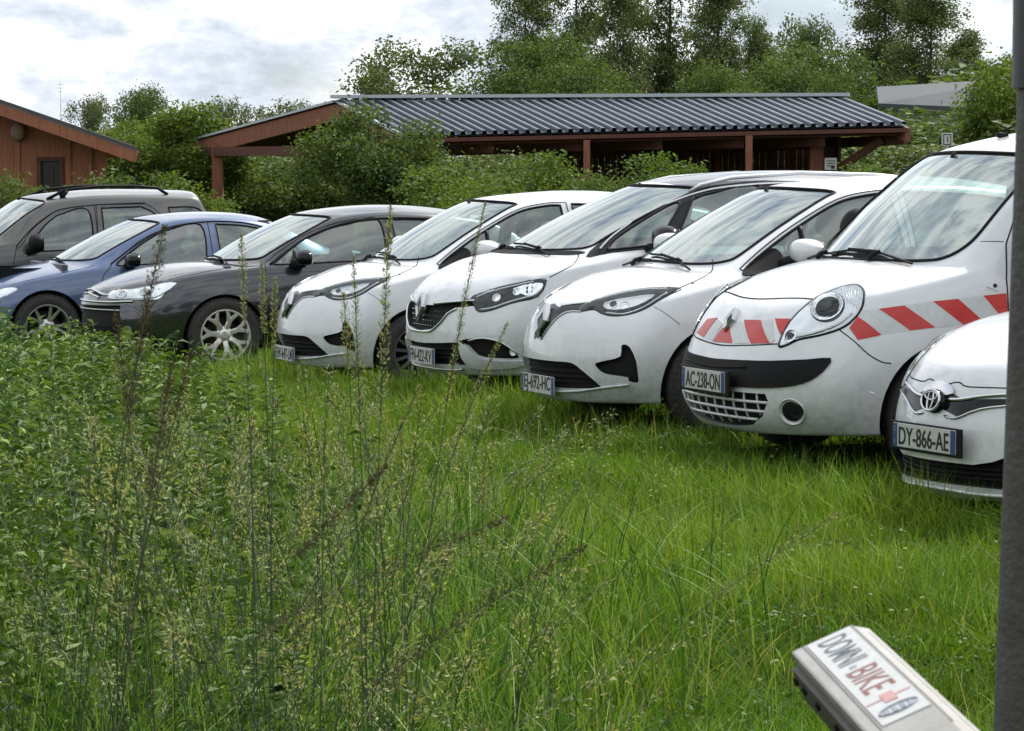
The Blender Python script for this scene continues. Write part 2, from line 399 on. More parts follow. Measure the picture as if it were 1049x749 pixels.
class Car:
    def __init__(s, name, S, pm, level=3, **tags):
        s.S = S; s.pm = pm
        s.root = empty(name); tag(s.root, **tags)
        vs, fs, cr = cage(S)
        me = bpy.data.meshes.new('cage'); me.from_pydata([tuple(v) for v in vs], [], fs); me.update()
        at_ = me.attributes.new('crease_edge', 'FLOAT', 'EDGE')
        for e in me.edges:
            k = tuple(sorted(e.vertices))
            if k in cr: at_.data[e.index].value = cr[k]
        o = bpy.data.objects.new('cage', me); COL.objects.link(o)
        md = o.modifiers.new('s', 'SUBSURF'); md.levels = level; md.render_levels = level
        dg = bpy.context.evaluated_depsgraph_get(); me2 = bpy.data.meshes.new_from_object(o.evaluated_get(dg))
        bpy.data.objects.remove(o); bpy.data.meshes.remove(me)
        s.bm = bmesh.new(); s.bm.from_mesh(me2); bpy.data.meshes.remove(me2)
        bmesh.ops.recalc_face_normals(s.bm, faces=s.bm.faces)
        s.bm.normal_update()
        if sum(f.normal.z*f.calc_area() for f in s.bm.faces) < 0:
            bmesh.ops.reverse_faces(s.bm, faces=s.bm.faces)
        s.bm.normal_update()
        ref = s.bm.copy(); bmesh.ops.triangulate(ref, faces=ref.faces); ref.normal_update()
        s.rv = [v.co.copy() for v in ref.verts]; s.rn = [v.normal.copy() for v in ref.verts]
        s.rt = [tuple(v.index for v in f.verts) for f in ref.faces]; ref.free()
        s.bvh = BVHTree.FromPolygons(s.rv, s.rt)
    # --- surface queries
    def nrm(s, p):
        loc, n, i, d = s.bvh.find_nearest(p)
        a, b, c = s.rt[i]; A, B, C = s.rv[a], s.rv[b], s.rv[c]
        v0, v1, v2 = B-A, C-A, loc-A
        d00, d01, d11, d20, d21 = v0.dot(v0), v0.dot(v1), v1.dot(v1), v2.dot(v0), v2.dot(v1)
        de = d00*d11-d01*d01
        if abs(de) < 1e-14: return n
        w1 = (d11*d20-d01*d21)/de; w2 = (d00*d21-d01*d20)/de
        r = s.rn[a]*(1-w1-w2)+s.rn[b]*w1+s.rn[c]*w2
        return r.normalized() if r.length > 1e-6 else n
    def snap(s, p, off=0):
        loc, n, i, d = s.bvh.find_nearest(V(p)); return loc+s.nrm(loc)*off
    def hit(s, fr, q, off=0):
        o = fr.p3(q, 6); loc, n, i, d = s.bvh.ray_cast(o, -fr.d)
        if loc is None: return None
        return loc+s.nrm(loc)*off
    # --- cut the body along a polygon seen in a frame; returns the faces inside
    def knife(s, fr, poly, minn=.08, sel=None):
        P = [V(p) for p in poly]; n = len(P)
        x0, x1 = min(p.x for p in P), max(p.x for p in P); y0, y1 = min(p.y for p in P), max(p.y for p in P)
        def bb(f):
            c = [fr.to2(v.co) for v in f.verts]
            return min(a for a, b in c), max(a for a, b in c), min(b for a, b in c), max(b for a, b in c)
        cand = {}
        for f in s.bm.faces:
            if f.normal.dot(fr.d) < minn: continue
            if sel and not sel(f.calc_center_median()): continue
            b = bb(f)
            if b[1] < x0 or b[0] > x1 or b[3] < y0 or b[2] > y1: continue
            cand[f] = b
        for i in range(n):
            a, b = P[i], P[(i+1) % n]; dl = b-a
            if dl.length < 1e-6: continue
            lo0, lo1, l2, l3 = min(a.x, b.x)-1e-5, max(a.x, b.x)+1e-5, min(a.y, b.y)-1e-5, max(a.y, b.y)+1e-5
            g = []; nn = V((-dl.y, dl.x)).normalized()
            for f, q in cand.items():
                if q[1] < lo0 or q[0] > lo1 or q[3] < l2 or q[2] > l3: continue
                ds = [(V(fr.to2(v.co))-a).dot(nn) for v in f.verts]
                if max(ds) > 1e-5 and min(ds) < -1e-5: g.append(f)
            if not g: continue
            for f in g: del cand[f]
            no = (fr.u*nn.x+fr.v*nn.y)
            es = {e for f in g for e in f.edges}; vv = {v for f in g for v in f.verts}
            r = bmesh.ops.bisect_plane(s.bm, geom=list(g)+list(es)+list(vv), plane_co=fr.p3(a), plane_no=no, dist=1e-5)
            for f in r['geom']:
                if isinstance(f, bmesh.types.BMFace) and f.is_valid: cand[f] = bb(f)
        def inside(p):
            c = False; j = n-1
            for i in range(n):
                if (P[i].y > p[1]) != (P[j].y > p[1]) and p[0] < (P[j].x-P[i].x)*(p[1]-P[i].y)/(P[j].y-P[i].y)+P[i].x: c = not c
                j = i
            return c
        return [f for f in cand if f.is_valid and inside(fr.to2(f.calc_center_median()))]
    def loops(s, faces):
        fs = set(faces); nxt = {}
        for f in faces:
            for l in f.loops:
                if not any(g in fs and g is not f for g in l.edge.link_faces): nxt.setdefault(l.vert, []).append(l.link_loop_next.vert)
        out = []
        while nxt:
            st = next(iter(nxt)); cur = st; lp = []
            while cur in nxt:
                lp.append(cur); k = nxt[cur]; t = k.pop()
                if not k: del nxt[cur]
                cur = t
                if cur is st: break
            out.append(lp)
        return [l for l in out if len(l) > 5]
    def take(s, faces, name, m, parent=None, off=0, trans=None, keep=False, smooth=True):
        """turn faces into a mesh of their own"""
        vi = {}; vs = []; fl = []
        for f in faces:
            for v in f.verts:
                if v not in vi: vi[v] = len(vs); vs.append(v.co.copy())
            fl.append([vi[v] for v in f.verts])
        ns = [s.nrm(p) for p in vs]
        ps = [p+k*off+(V(trans) if trans is not None else V((0, 0, 0))) for p, k in zip(vs, ns)]
        o = mesh_obj(name, ps, fl, m, parent or s.root, smooth)
        if smooth: o.data.normals_split_custom_set_from_vertices([tuple(k) for k in ns])
        if not keep: bmesh.ops.delete(s.bm, geom=list(faces), context='FACES')
        return o
    def seam(s, loop, name='seam', r=.0035, m=None, parent=None, off=-.001, closed=True):
        pts = [v.co+s.nrm(v.co)*off if hasattr(v, 'co') else v for v in loop]
        q = [pts[0]]
        for p in pts[1:]:
            if (p-q[-1]).length > .004: q.append(p)
        if closed: q.append(q[0])
        return MB().tube(q, r, 5).build(name, m or TRIM, parent or s.root, True)
    def recess(s, fr, poly, depth, m=None, name='intake', parent=None, minn=.08, sel=None, wallm=None):
        fc = s.knife(fr, poly, minn, sel)
        if not fc: print('EMPTY recess', name); return None
        lp = s.loops(fc); lps = [[v.co.copy() for v in l] for l in lp]
        o = s.take(fc, name, m or DARK, parent, trans=-fr.d*depth)
        b = MB()
        for l in lps:
            n = len(l); b.add(l+[p-fr.d*depth for p in l], [(i, (i+1) % n, n+(i+1) % n, n+i) for i in range(n)])
        if b.v: b.build(name+'_surround', wallm or m or DARK, o, True)
        return o
    # --- raised piece following the body: pts are 3D points on the left (or centre) of the car
    def patch(s, pts, m, name, parent=None, off=.004, skirt=.015, fr=None, g=.03, mirror=False, sm=4, dome=0):
        out = []
        for sg in ((1, -1) if mirror else (1,)):
            P3 = [V((p[0], p[1]*sg, p[2])) for p in pts]
            if fr is None:
                n = V((0, 0, 0))
                for p in P3: n += s.nrm(p)
                f = Frame(n)
            else:
                f = Frame((fr.d.x, fr.d.y*sg, fr.d.z), (fr.u.x, fr.u.y*sg, fr.u.z))
            q2 = [f.to2(p)+((True,) if len(o) > 3 and o[3] else ()) for p, o in zip(P3, pts)]
            loop = smooth_poly(q2, sm) if sm > 1 else [q[:2] for q in q2]
            den = []
            for i, a in enumerate(loop):
                b = loop[(i+1) % len(loop)]; L = math.dist(a, b); k = max(1, int(L/g))
                for j in range(k): den.append((a[0]+(b[0]-a[0])*j/k, a[1]+(b[1]-a[1])*j/k))
            cl = [den[0]]
            for p in den[1:]:
                if math.dist(p, cl[-1]) > .002: cl.append(p)
            den = cl; nb = len(den)
            xs = [p[0] for p in den]; ys = [p[1] for p in den]
            pts2 = [V(p) for p in den]
            x = min(xs)+g/2
            while x < max(xs):
                y = min(ys)+g/2
                while y < max(ys):
                    pts2.append(V((x, y))); y += g
                x += g
            r = delaunay_2d_cdt(pts2, [], [list(range(nb))], 1, 1e-5)
            vv, ff, orig = r[0], r[2], r[3]
            used = sorted({i for t in ff for i in t}); rm = {i: k for k, i in enumerate(used)}
            vs = []; ns = []
            for i in used:
                h = s.hit(f, vv[i])
                if h is None: h = s.snap(f.p3(vv[i], sum(p.dot(f.d) for p in P3)/len(P3)))
                n = s.nrm(h); vs.append(h); ns.append(n)
            bset = {rm[i] for i in used if any(o < nb for o in orig[i])}
            if dome:
                bp = [vv[used[i]] for i in bset]
                mx = 1e-9; dd = []
                for k, i in enumerate(used):
                    d = min((vv[i]-q).length for q in bp); dd.append(d); mx = max(mx, d)
                vs2 = [p+n*(off+dome*math.sqrt(min(1, d/mx))) for p, n, d in zip(vs, ns, dd)]
            else: vs2 = [p+n*off for p, n in zip(vs, ns)]
            fs = [tuple(rm[i] for i in t) for t in ff]
            fs = [t if (vs2[t[1]]-vs2[t[0]]).cross(vs2[t[2]]-vs2[t[0]]).dot(f.d) > 0 else t[::-1] for t in fs]
            ec = {}
            for t in fs:
                for a, b in zip(t, t[1:]+t[:1]): ec[(a, b)] = 1
            be = [(a, b) for (a, b) in ec if (b, a) not in ec]
            low = {}
            for a, b in be:
                for k in (a, b):
                    if k not in low: low[k] = len(vs2); vs2.append(vs[k]-ns[k]*skirt)
            nf = len(fs)
            fs += [(b, a, low[a], low[b]) for a, b in be]
            o = mesh_obj(name, vs2, fs, m, parent or s.root, True)
            bm = bmesh.new(); bm.from_mesh(o.data)
            for e in bm.edges:
                if len(e.link_faces) == 2 and e.calc_face_angle(0) > R(35): e.smooth = False
            bm.to_mesh(o.data); bm.free()
            out.append(o)
        return out if mirror else out[0]
    def path(s, pts, r, m, name, parent=None, off=0, mirror=False, n=6, step=.03, flat=None, closed=False, sm=3, fr=None):
        out = []
        for sg in ((1, -1) if mirror else (1,)):
            P = [V((p[0], p[1]*sg, p[2])) for p in pts]
            if sm > 1 and len(P) > 2:
                Q = []
                k = len(P)
                for i in range(k if closed else k-1):
                    p1, p2 = P[i], P[(i+1) % k]
                    p0 = P[i-1] if closed or i > 0 else p1*2-p2
                    p3 = P[(i+2) % k] if closed or i+2 < k else p2*2-p1
                    for j in range(sm):
                        t = j/sm; Q.append(.5*((2*p1)+(-p0+p2)*t+(2*p0-5*p1+4*p2-p3)*t*t+(-p0+3*p1-3*p2+p3)*t**3))
                if closed: Q.append(P[0])
                else: Q.append(P[-1])
                P = Q
            D = []
            for a, b in zip(P, P[1:]):
                k = max(1, int((b-a).length/step))
                for j in range(k): D.append(a.lerp(b, j/k))
            D.append(P[-1])
            D = [(s.hit(fr, fr.to2(p), off) if fr is not None else None) or s.snap(p, off) for p in D]
            if len(D) > 2 and not hasattr(r, '__len__'):
                rr = r
            else: rr = [r[0]+(r[1]-r[0])*math.sin(math.pi*i/(len(D)-1)) for i in range(len(D))] if hasattr(r, '__len__') else r
            out.append(MB().tube(D, rr, n, flat=flat).build(name, m, parent or s.root, True))
        return out if mirror else out[0]
    def finish(s):
        """what is left of the cut surface is the painted body shell"""
        s.bm.normal_update()
        # inner lining of the cabin
        zc = s.S['C0'][1]-.12
        f2 = [f for f in s.bm.faces if f.calc_center_median().z > zc and -s.S['L']+.1 < f.calc_center_median().x < s.S['C0'][0]-.1]
        s.take(f2, 'roof_lining', mat('headlining', (.30, .30, .28), .9), off=-.03, keep=True)
        o = s.take(list(s.bm.faces), 'body', s.pm)
        s.bm.free(); s.body = o
        return o

def make_wheel(car, x, y, z, r, w, style='ten', m=None, tyre_p=.0):
    """hub with tyre and rim; outward = +y for y > 0"""
    m = m or ALLOY; rr = r-.105 if r > .31 else r-.1
    hub = MB().lathe([(.001, -.03), (.13, -.03), (.13, -.05), (.15, -.055), (.15, -.07), (.001, -.07)], 24).build('wheel', HUBC, car.root, 'auto')
    t = MB()
    hw = w/2
    prof = [(rr-.005, hw*.86), (rr+.012, hw*.95), (rr+.05, hw*1.03), (r-.028, hw*.98), (r-.008, hw*.84), (r, hw*.6), (r, -hw*.6), (r-.008, -hw*.84), (r-.03, -hw), (rr, -hw*.9)]
    t.lathe(prof, 48)
    for k in range(48):          # tread blocks at the shoulder
        a = 2*math.pi*k/48; c = V(((r-.006)*math.cos(a), hw*.74, (r-.006)*math.sin(a)))
        t.box(c, (.012, .045, .022), Matrix.Rotation(-a, 3, 'Y'))
    tyre = t.build('tyre', RUB, hub, 'auto')
    b = MB()
    b.lathe([(rr+.004, hw*.88), (rr+.006, hw*.93), (rr-.006, hw*.93), (rr-.014, hw*.8), (rr-.024, hw*.1), (rr-.028, -hw*.8)], 48)
    b.lathe([(.001, hw*.72), (.028, hw*.72), (.032, hw*.66), (.055, hw*.6), (.075, hw*.5), (.08, 0)], 24)
    def spoke(a0, a1, w0, w1, r0=.05, r1=None, h0=.58, h1=.84):
        r1 = r1 or rr-.004
        p = []
        for rad, a, ww, h in ((r0, a0, w0, h0), ((r0+r1)/2, (a0+a1)/2, (w0+w1)/2, (h0+h1)/2+.05), (r1, a1, w1, h1)):
            d = V((math.cos(a), 0, math.sin(a))); q = V((-math.sin(a), 0, math.cos(a)))
            p.append([d*rad+q*ww/2+V((0, hw*h-.008, 0)), d*rad+q*ww*.32+V((0, hw*h, 0)), d*rad-q*ww*.32+V((0, hw*h, 0)), d*rad-q*ww/2+V((0, hw*h-.008, 0)),
                      d*rad-q*ww*.4+V((0, hw*h-.035, 0)), d*rad+q*ww*.4+V((0, hw*h-.035, 0))])
        vs = sum(p, []); b.add(vs, [(i*6+j, i*6+(j+1) % 6, (i+1)*6+(j+1) % 6, (i+1)*6+j) for i in range(2) for j in range(6)])
    if style == 'ten':
        for k in range(5):
            a = 2*math.pi*k/5+.3
            for sgn in (-1, 1): spoke(a+sgn*.13, a+sgn*.24, .034, .03)
    elif style == 'y':
        for k in range(7):
            a = 2*math.pi*k/7+.45
            spoke(a, a, .05, .045, r1=.13, h0=.6, h1=.78)
            for sgn in (-1, 1): spoke(a, a+sgn*.24, .042, .034, r0=.115, h0=.76, h1=.86)
    elif style == 'multi':
        for k in range(15): a = 2*math.pi*k/15; spoke(a, a, .028, .03)
    elif style == 'cover':
        b.lathe([(.08, hw*.7), (.12, hw*.78), (rr-.03, hw*.86), (rr, hw*.9)], 40)
        for k in range(9): a = 2*math.pi*k/9; spoke(a, a+.1, .03, .05, h0=.8, h1=.92)
    rim = b.build('rim', m, hub, 'auto')
    hub.location = (x, y, z)
    if y < 0: hub.rotation_euler = (0, 0, math.pi)
    rim.rotation_euler = (0, rnd.random()*6, 0) if style != 'y' else (0, .35, 0)
    return hub

def ellip(c, d, p=2.4, nu=20, nv=14, shear=0):
    """superellipsoid vertices/faces"""
    vs = []; fs = []
    def sp(v, e): return math.copysign(abs(v)**e, v)
    e = 2/p
    for i in range(nv+1):
        th = -math.pi/2+math.pi*i/nv
        for j in range(nu):
            ph = 2*math.pi*j/nu
            x = sp(math.cos(th), e)*sp(math.cos(ph), e)*d[0]; y = sp(math.cos(th), e)*sp(math.sin(ph), e)*d[1]; z = sp(math.sin(th), e)*d[2]
            vs.append(V((c[0]+x+shear*z, c[1]+y, c[2]+z)))
    for i in range(nv):
        for j in range(nu): fs.append((i*nu+j, i*nu+(j+1) % nu, (i+1)*nu+(j+1) % nu, (i+1)*nu+j))
    return vs, fs

def add_mirror(car, pos, m, size=(.075, .125, .085), foot=None, split=False):
    for sg in (1, -1):
        p = V((pos[0], pos[1]*sg, pos[2])); b = MB()
        vs, fs = ellip((0, 0, 0), size, 2.6)
        # flat at the back, tapering outwards
        vs = [V((max(v.x, -size[0]*.55), v.y, v.z*(1-.18*max(0, v.y*sg/size[1])))) for v in vs]
        vs = [p+v for v in vs]
        b.add(vs, fs)
        o = b.build('door_mirror', m, car.root, 'auto')
        g = MB(); g.bbox((p.x-size[0]*.56, p.y, p.z), (.006, size[1]*1.6, size[2]*1.45), .002); g.build('mirror_glass', CHROME, o)
        f = foot or (pos[0]-.01, pos[1]-size[1]-.05, pos[2]-size[2]-.02)
        f = V((f[0], f[1]*sg, f[2])); t = MB(); t.tube([f, f.lerp(p, .45)+V((0, 0, -.015)), p+V((0, 0, -size[2]*.6))], [.032, .026, .03], 8, flat=1.5); t.build('mirror_foot', TRIM, o, True)

def add_plate(car, text, z, x=None, tilt=0, band='right', yc=0, scale=1, holder=False):
    x = x if x is not None else car.hit(FRF, (yc, z)).x+.012
    o = MB().bbox((0, 0, 0), (.008, .52, .112), .003).build('number_plate', PLW, car.root)
    o.location = (x, yc, z); o.rotation_euler = (0, -tilt, 0)
    for y in (-.241, .241): MB().bbox((.0045, y, 0), (.002, .038, .108), .0008).build('plate_band', PLB, o)
    if not text: return o
    M = Matrix(((0, 0, 1, .0052), (1, 0, 0, 0), (0, 1, 0, -.002), (0, 0, 0, 1)))
    vs, fs = text_geo(text, .118, .80, .002, .0012)
    w = max(v.x for v in vs)-min(v.x for v in vs); k = .415/w
    MB().add([M @ V((v.x*k, v.y, v.z)) for v in vs], fs).build('plate_text', PLK, o)
    # letter F and stars ring on the bands
    vs, fs = text_geo('F', .03, 1, .001); MB().add([V((.006, v.x-.241, v.y-.035)) for v in vs], fs).build('plate_symbol', PLW, o); q = MB()
    for i in range(10):
        a = i*math.pi/5; q.box((.0058, -.241+.010*math.cos(a), .028+.010*math.sin(a)), (.001, .002, .002))
    q.build('plate_stars', mat('plate_yellow', (.75, .6, .1), .5), o)
    if holder:
        MB().bbox((-.007, 0, -.003), (.012, .60, .135), .006).build('plate_holder', TRIM, o)
    return o

def add_interior(car, S, seat_h=.0):
    """tub, dashboard, wheel, seats, rear bench"""
    W = lerp_tab(S['W'], -2)*.86; L = S['L']; A0 = V(S['A0']); zb = A0.z
    b = MB()
    b.bbox(((-1.1-L+.35)/2, 0, .30), (L-1.35, W*2, .06), .01)
    b.bbox((A0.x+.22, 0, .62), (.06, W*1.9, .60), .01)
    for sg in (1, -1): b.bbox(((A0.x-L+.5)/2, sg*(W-.02), .60), (L+A0.x-.5, .05, .58), .01)
    b.build('cabin_tub', INTL, car.root)
    d = MB(); vs, fs = ellip((A0.x-.02, 0, zb-.12), (.34, W*.93, .12), 3); d.add(vs, fs)
    vs, fs = ellip((A0.x-.2, W*.45, zb-.06), (.12, .2, .07), 2.5); d.add(vs, fs)
    dash = d.build('dashboard', INTL, car.root, True)
    w = MB(); cx = V((A0.x-.46, W*.46, zb-.10)); t = R(65); n = 24
    ax = V((math.cos(t*.35), 0, 0))
    pts = [cx+V((math.sin(R(25))*.18*math.sin(a), .18*math.cos(a), math.cos(R(25))*.18*math.sin(a))) for a in [2*math.pi*i/n for i in range(n+1)]]
    w.tube(pts, .015, 7); w.tube([cx+V((.06, 0, -.02)), cx], [.06, .05], 10)
    for a in (0, math.pi, -math.pi/2): w.tube([cx, cx+V((math.sin(R(25))*.17*math.sin(a), .17*math.cos(a), math.cos(R(25))*.17*math.sin(a)))], .016, 6)
    w.build('steering_wheel', TRIM, car.root, True)
    def seat(x, y, wd, hr=True, hh=.60):
        b = MB(); Rb = Matrix.Rotation(R(-14), 3, 'Y')
        vs, fs = ellip((0, 0, 0), (.25, wd, .085), 3.2); b.add([V((x, y, .50+seat_h))+v for v in vs], fs)
        vs, fs = ellip((0, 0, 0), (.075, wd, hh/2), 3.0); b.add([V((x-.30, y, .50+seat_h+hh*.52))+Rb @ v for v in vs], fs)
        o = b.build('seat', INT, car.root, True)
        if hr:
            h = MB(); vs, fs = ellip((0, 0, 0), (.05, .13, .085), 2.8); c = V((x-.39, y, .50+seat_h+hh+.15)); h.add([c+Rb @ v for v in vs], fs)
            for k in (-.05, .05): h.tube([c+V((.0, k, -.06)), c+V((.02, k, -.17))], .007, 5)
            h.build('headrest', INT, o, True)
    xs = A0.x-.85
    seat(xs, W*.47, .25); seat(xs, -W*.47, .25)
    seat(xs-.85, W*.42, .29, hh=.52); seat(xs-.85, -W*.42, .29, hh=.52)
    m = MB(); vs, fs = ellip((S['C1'][0]+.06, 0, S['C1'][1]-.13), (.02, .12, .035), 3); m.add(vs, fs)
    m.tube([(S['C1'][0]+.05, 0, S['C1'][1]-.1), (S['C1'][0]+.02, 0, S['C1'][1]-.02)], .012, 6)
    m.build('rear_view_mirror', TRIM, car.root, True)

def dlo(S, a=.06, rail=.05, belt=.03):
    """outline of the side glass area in (x, z)"""
    A0, A1 = V(S['A0']), V(S['A1'])
    top = [(A1.x, A1.z)]+[(r[0], r[3]) for r in S['roof']]+[(S['D1'][0], S['D1'][2])]
    return A0, A1, top
def spec_van():
    return dict(L=4.21,
    W=[(-.30, .83), (-.87, .90), (-1.6, .905), (-3.6, .91), (-4.1, .86)],
    sill=[(-.4, .21), (-1.2, .23), (-3, .23), (-4.1, .30)],
    belt=[(-.45, .93), (-.87, 1.02), (-1.15, 1.07), (-2, 1.10), (-3, 1.12), (-4.2, 1.12)],
    hood=[(-.2, .90), (-.45, 1.0), (-.7, 1.07), (-.9, 1.12)],
    hoodcols=[-.56, -.82], bow=.10, prof=[.955, .985, 1, 1, .985, .955],
    nose=[(-.08, .20), (-.0, .28), (.02, .46), (-.03, .62), (-.09, .76), (-.20, .89)],
    corner=[(-.42, .74, .21), (-.36, .80, .30), (-.32, .83, .46), (-.38, .82, .64), (-.44, .81, .78), (-.50, .76, .91)],
    plan=3.8,
    A0=(-1.04, .80, 1.075), A1=(-1.68, .675, 1.67), C0=(-.80, 1.11), C1=(-1.50, 1.715),
    roof=[(-2.1, 1.86, .68, 1.73), (-3.0, 1.90, .69, 1.76)],
    D1=(-4.0, .67, 1.73), E1=(-4.02, 1.86), D0=(-4.1, .80, 1.16), E0=(-4.16, 1.14),
    tail=[(-4.1, .30), (-4.16, .4), (-4.2, .55), (-4.2, .75), (-4.19, .95), (-4.17, 1.1)],
    tcorner=[(-3.95, .80, .30), (-4.0, .83, .4), (-4.04, .85, .55), (-4.08, .85, .75), (-4.1, .85, .92), (-4.1, .82, 1.1)])
def spec_mpv():
    return dict(L=4.41,
    W=[(-.30, .85), (-.93, .925), (-1.6, .915), (-3.4, .925), (-4.2, .86)],
    sill=[(-.4, .22), (-1.2, .22), (-3, .23), (-4.2, .30)],
    belt=[(-.45, .87), (-.93, .965), (-1.2, 1.02), (-2, 1.06), (-3, 1.12), (-4.3, 1.15)],
    hood=[(-.2, .86), (-.45, .96), (-.6, 1.0), (-.9, 1.05)],
    hoodcols=[-.50, -.70], crown=[.44, .81, .945, 1], crease=dict(hood=.4), bow=.13,
    nose=[(-.08, .20), (.0, .28), (.01, .44), (.0, .62), (-.05, .77), (-.17, .86)],
    corner=[(-.42, .76, .21), (-.36, .82, .30), (-.32, .84, .46), (-.36, .84, .62), (-.43, .83, .75), (-.50, .78, .85)],
    plan=3.0,
    A0=(-.91, .75, 1.0), A1=(-1.94, .60, 1.475), C0=(-.65, 1.035), C1=(-1.70, 1.53),
    roof=[(-2.4, 1.615, .60, 1.53), (-3.2, 1.61, .60, 1.525)],
    D1=(-3.85, .58, 1.49), E1=(-3.95, 1.57), D0=(-4.2, .72, 1.16), E0=(-4.32, 1.15),
    tail=[(-4.3, .30), (-4.36, .4), (-4.41, .55), (-4.4, .75), (-4.38, .95), (-4.33, 1.1)],
    tcorner=[(-4.1, .76, .30), (-4.15, .80, .4), (-4.2, .82, .55), (-4.22, .82, .75), (-4.22, .81, .92), (-4.22, .76, 1.1)])
def spec_city():
    return dict(L=3.95,
    W=[(-.30, .78), (-.80, .845), (-1.6, .85), (-3.0, .85), (-3.8, .78)],
    sill=[(-.4, .20), (-1.2, .21), (-3, .22), (-3.8, .28)],
    belt=[(-.45, .85), (-.8, .93), (-1.1, .985), (-2, 1.02), (-3, 1.07), (-3.9, 1.06)],
    hood=[(-.2, .83), (-.45, .93), (-.7, .99), (-.9, 1.03)],
    hoodcols=[-.52, -.76], crown=[.44, .81, .945, 1], crease=dict(hood=.4), bow=.10,
    nose=[(-.05, .17), (.02, .24), (.0, .42), (-.01, .58), (-.06, .72), (-.13, .80)],
    corner=[(-.40, .68, .20), (-.34, .74, .28), (-.31, .765, .44), (-.34, .765, .60), (-.41, .75, .73), (-.47, .70, .82)],
    plan=2.2,
    A0=(-1.0, .70, 1.0), A1=(-1.75, .56, 1.42), C0=(-.78, 1.04), C1=(-1.6, 1.47),
    roof=[(-2.3, 1.52, .565, 1.45), (-3.0, 1.50, .555, 1.43)],
    D1=(-3.5, .53, 1.36), E1=(-3.55, 1.44), D0=(-3.75, .66, 1.08), E0=(-3.85, 1.08),
    tail=[(-3.85, .27), (-3.92, .4), (-3.95, .55), (-3.95, .72), (-3.92, .88), (-3.88, 1.02)],
    tcorner=[(-3.65, .68, .27), (-3.7, .72, .4), (-3.75, .74, .55), (-3.75, .74, .72), (-3.75, .73, .86), (-3.75, .69, 1.0)])
def spec_hatch():
    return dict(L=4.5,
    W=[(-.30, .82), (-.93, .90), (-1.6, .89), (-3.2, .895), (-4.2, .82)],
    sill=[(-.4, .20), (-1.2, .20), (-3, .21), (-4.3, .28)],
    belt=[(-.45, .78), (-.9, .86), (-1.2, .90), (-2, .92), (-3, .96), (-4.3, 1.0)],
    hood=[(-.2, .76), (-.5, .85), (-.8, .91), (-1.1, .955)],
    hoodcols=[-.62, -1.02], crown=[.44, .82, .945, 1], crease=dict(hood=.5), bow=.14,
    nose=[(-.06, .19), (.0, .28), (.01, .42), (-.005, .56), (-.05, .66), (-.12, .73)],
    corner=[(-.44, .74, .20), (-.40, .79, .30), (-.36, .81, .44), (-.38, .81, .56), (-.46, .79, .67), (-.54, .74, .76)],
    plan=2.2,
    A0=(-1.36, .72, .91), A1=(-2.19, .57, 1.335), C0=(-1.14, .945), C1=(-2.02, 1.385),
    roof=[(-2.6, 1.46, .575, 1.385), (-3.2, 1.44, .565, 1.36)],
    D1=(-3.7, .54, 1.28), E1=(-3.6, 1.38), D0=(-4.2, .66, 1.03), E0=(-4.25, 1.06),
    tail=[(-4.35, .30), (-4.42, .4), (-4.48, .55), (-4.5, .72), (-4.48, .88), (-4.42, .99)],
    tcorner=[(-4.1, .73, .30), (-4.2, .77, .4), (-4.24, .79, .55), (-4.26, .79, .72), (-4.26, .77, .86), (-4.3, .72, .97)])
def spec_sedan():
    S = spec_hatch()
    S.update(L=4.65, belt=[(-.45, .70), (-.9, .79), (-1.2, .86), (-2, .91), (-3, .94), (-3.7, .98), (-4.6, .98)],
    roof=[(-2.6, 1.44, .575, 1.37), (-3.1, 1.42, .56, 1.345)],
    A0=(-1.38, .72, .90), A1=(-2.22, .57, 1.325), C0=(-1.15, .935), C1=(-2.05, 1.375),
    hood=[(-.2, .66), (-.5, .77), (-.8, .84), (-1.15, .90)], hoodcols=[-.62, -.98],
    nose=[(-.06, .17), (.0, .25), (.01, .38), (-.005, .50), (-.05, .59), (-.12, .65)],
    corner=[(-.44, .74, .18), (-.40, .79, .27), (-.36, .81, .38), (-.38, .81, .50), (-.46, .79, .60), (-.54, .74, .68)],
    D1=(-3.45, .54, 1.265), E1=(-3.3, 1.385), D0=(-4.0, .66, 1.0), E0=(-4.0, 1.05), deck=[(-4.25, 1.04)],
    tail=[(-4.5, .30), (-4.58, .4), (-4.64, .55), (-4.65, .72), (-4.62, .86), (-4.56, .98)],
    tcorner=[(-4.3, .73, .30), (-4.38, .77, .4), (-4.42, .79, .55), (-4.44, .79, .72), (-4.44, .77, .86), (-4.42, .72, .96)])
    return S
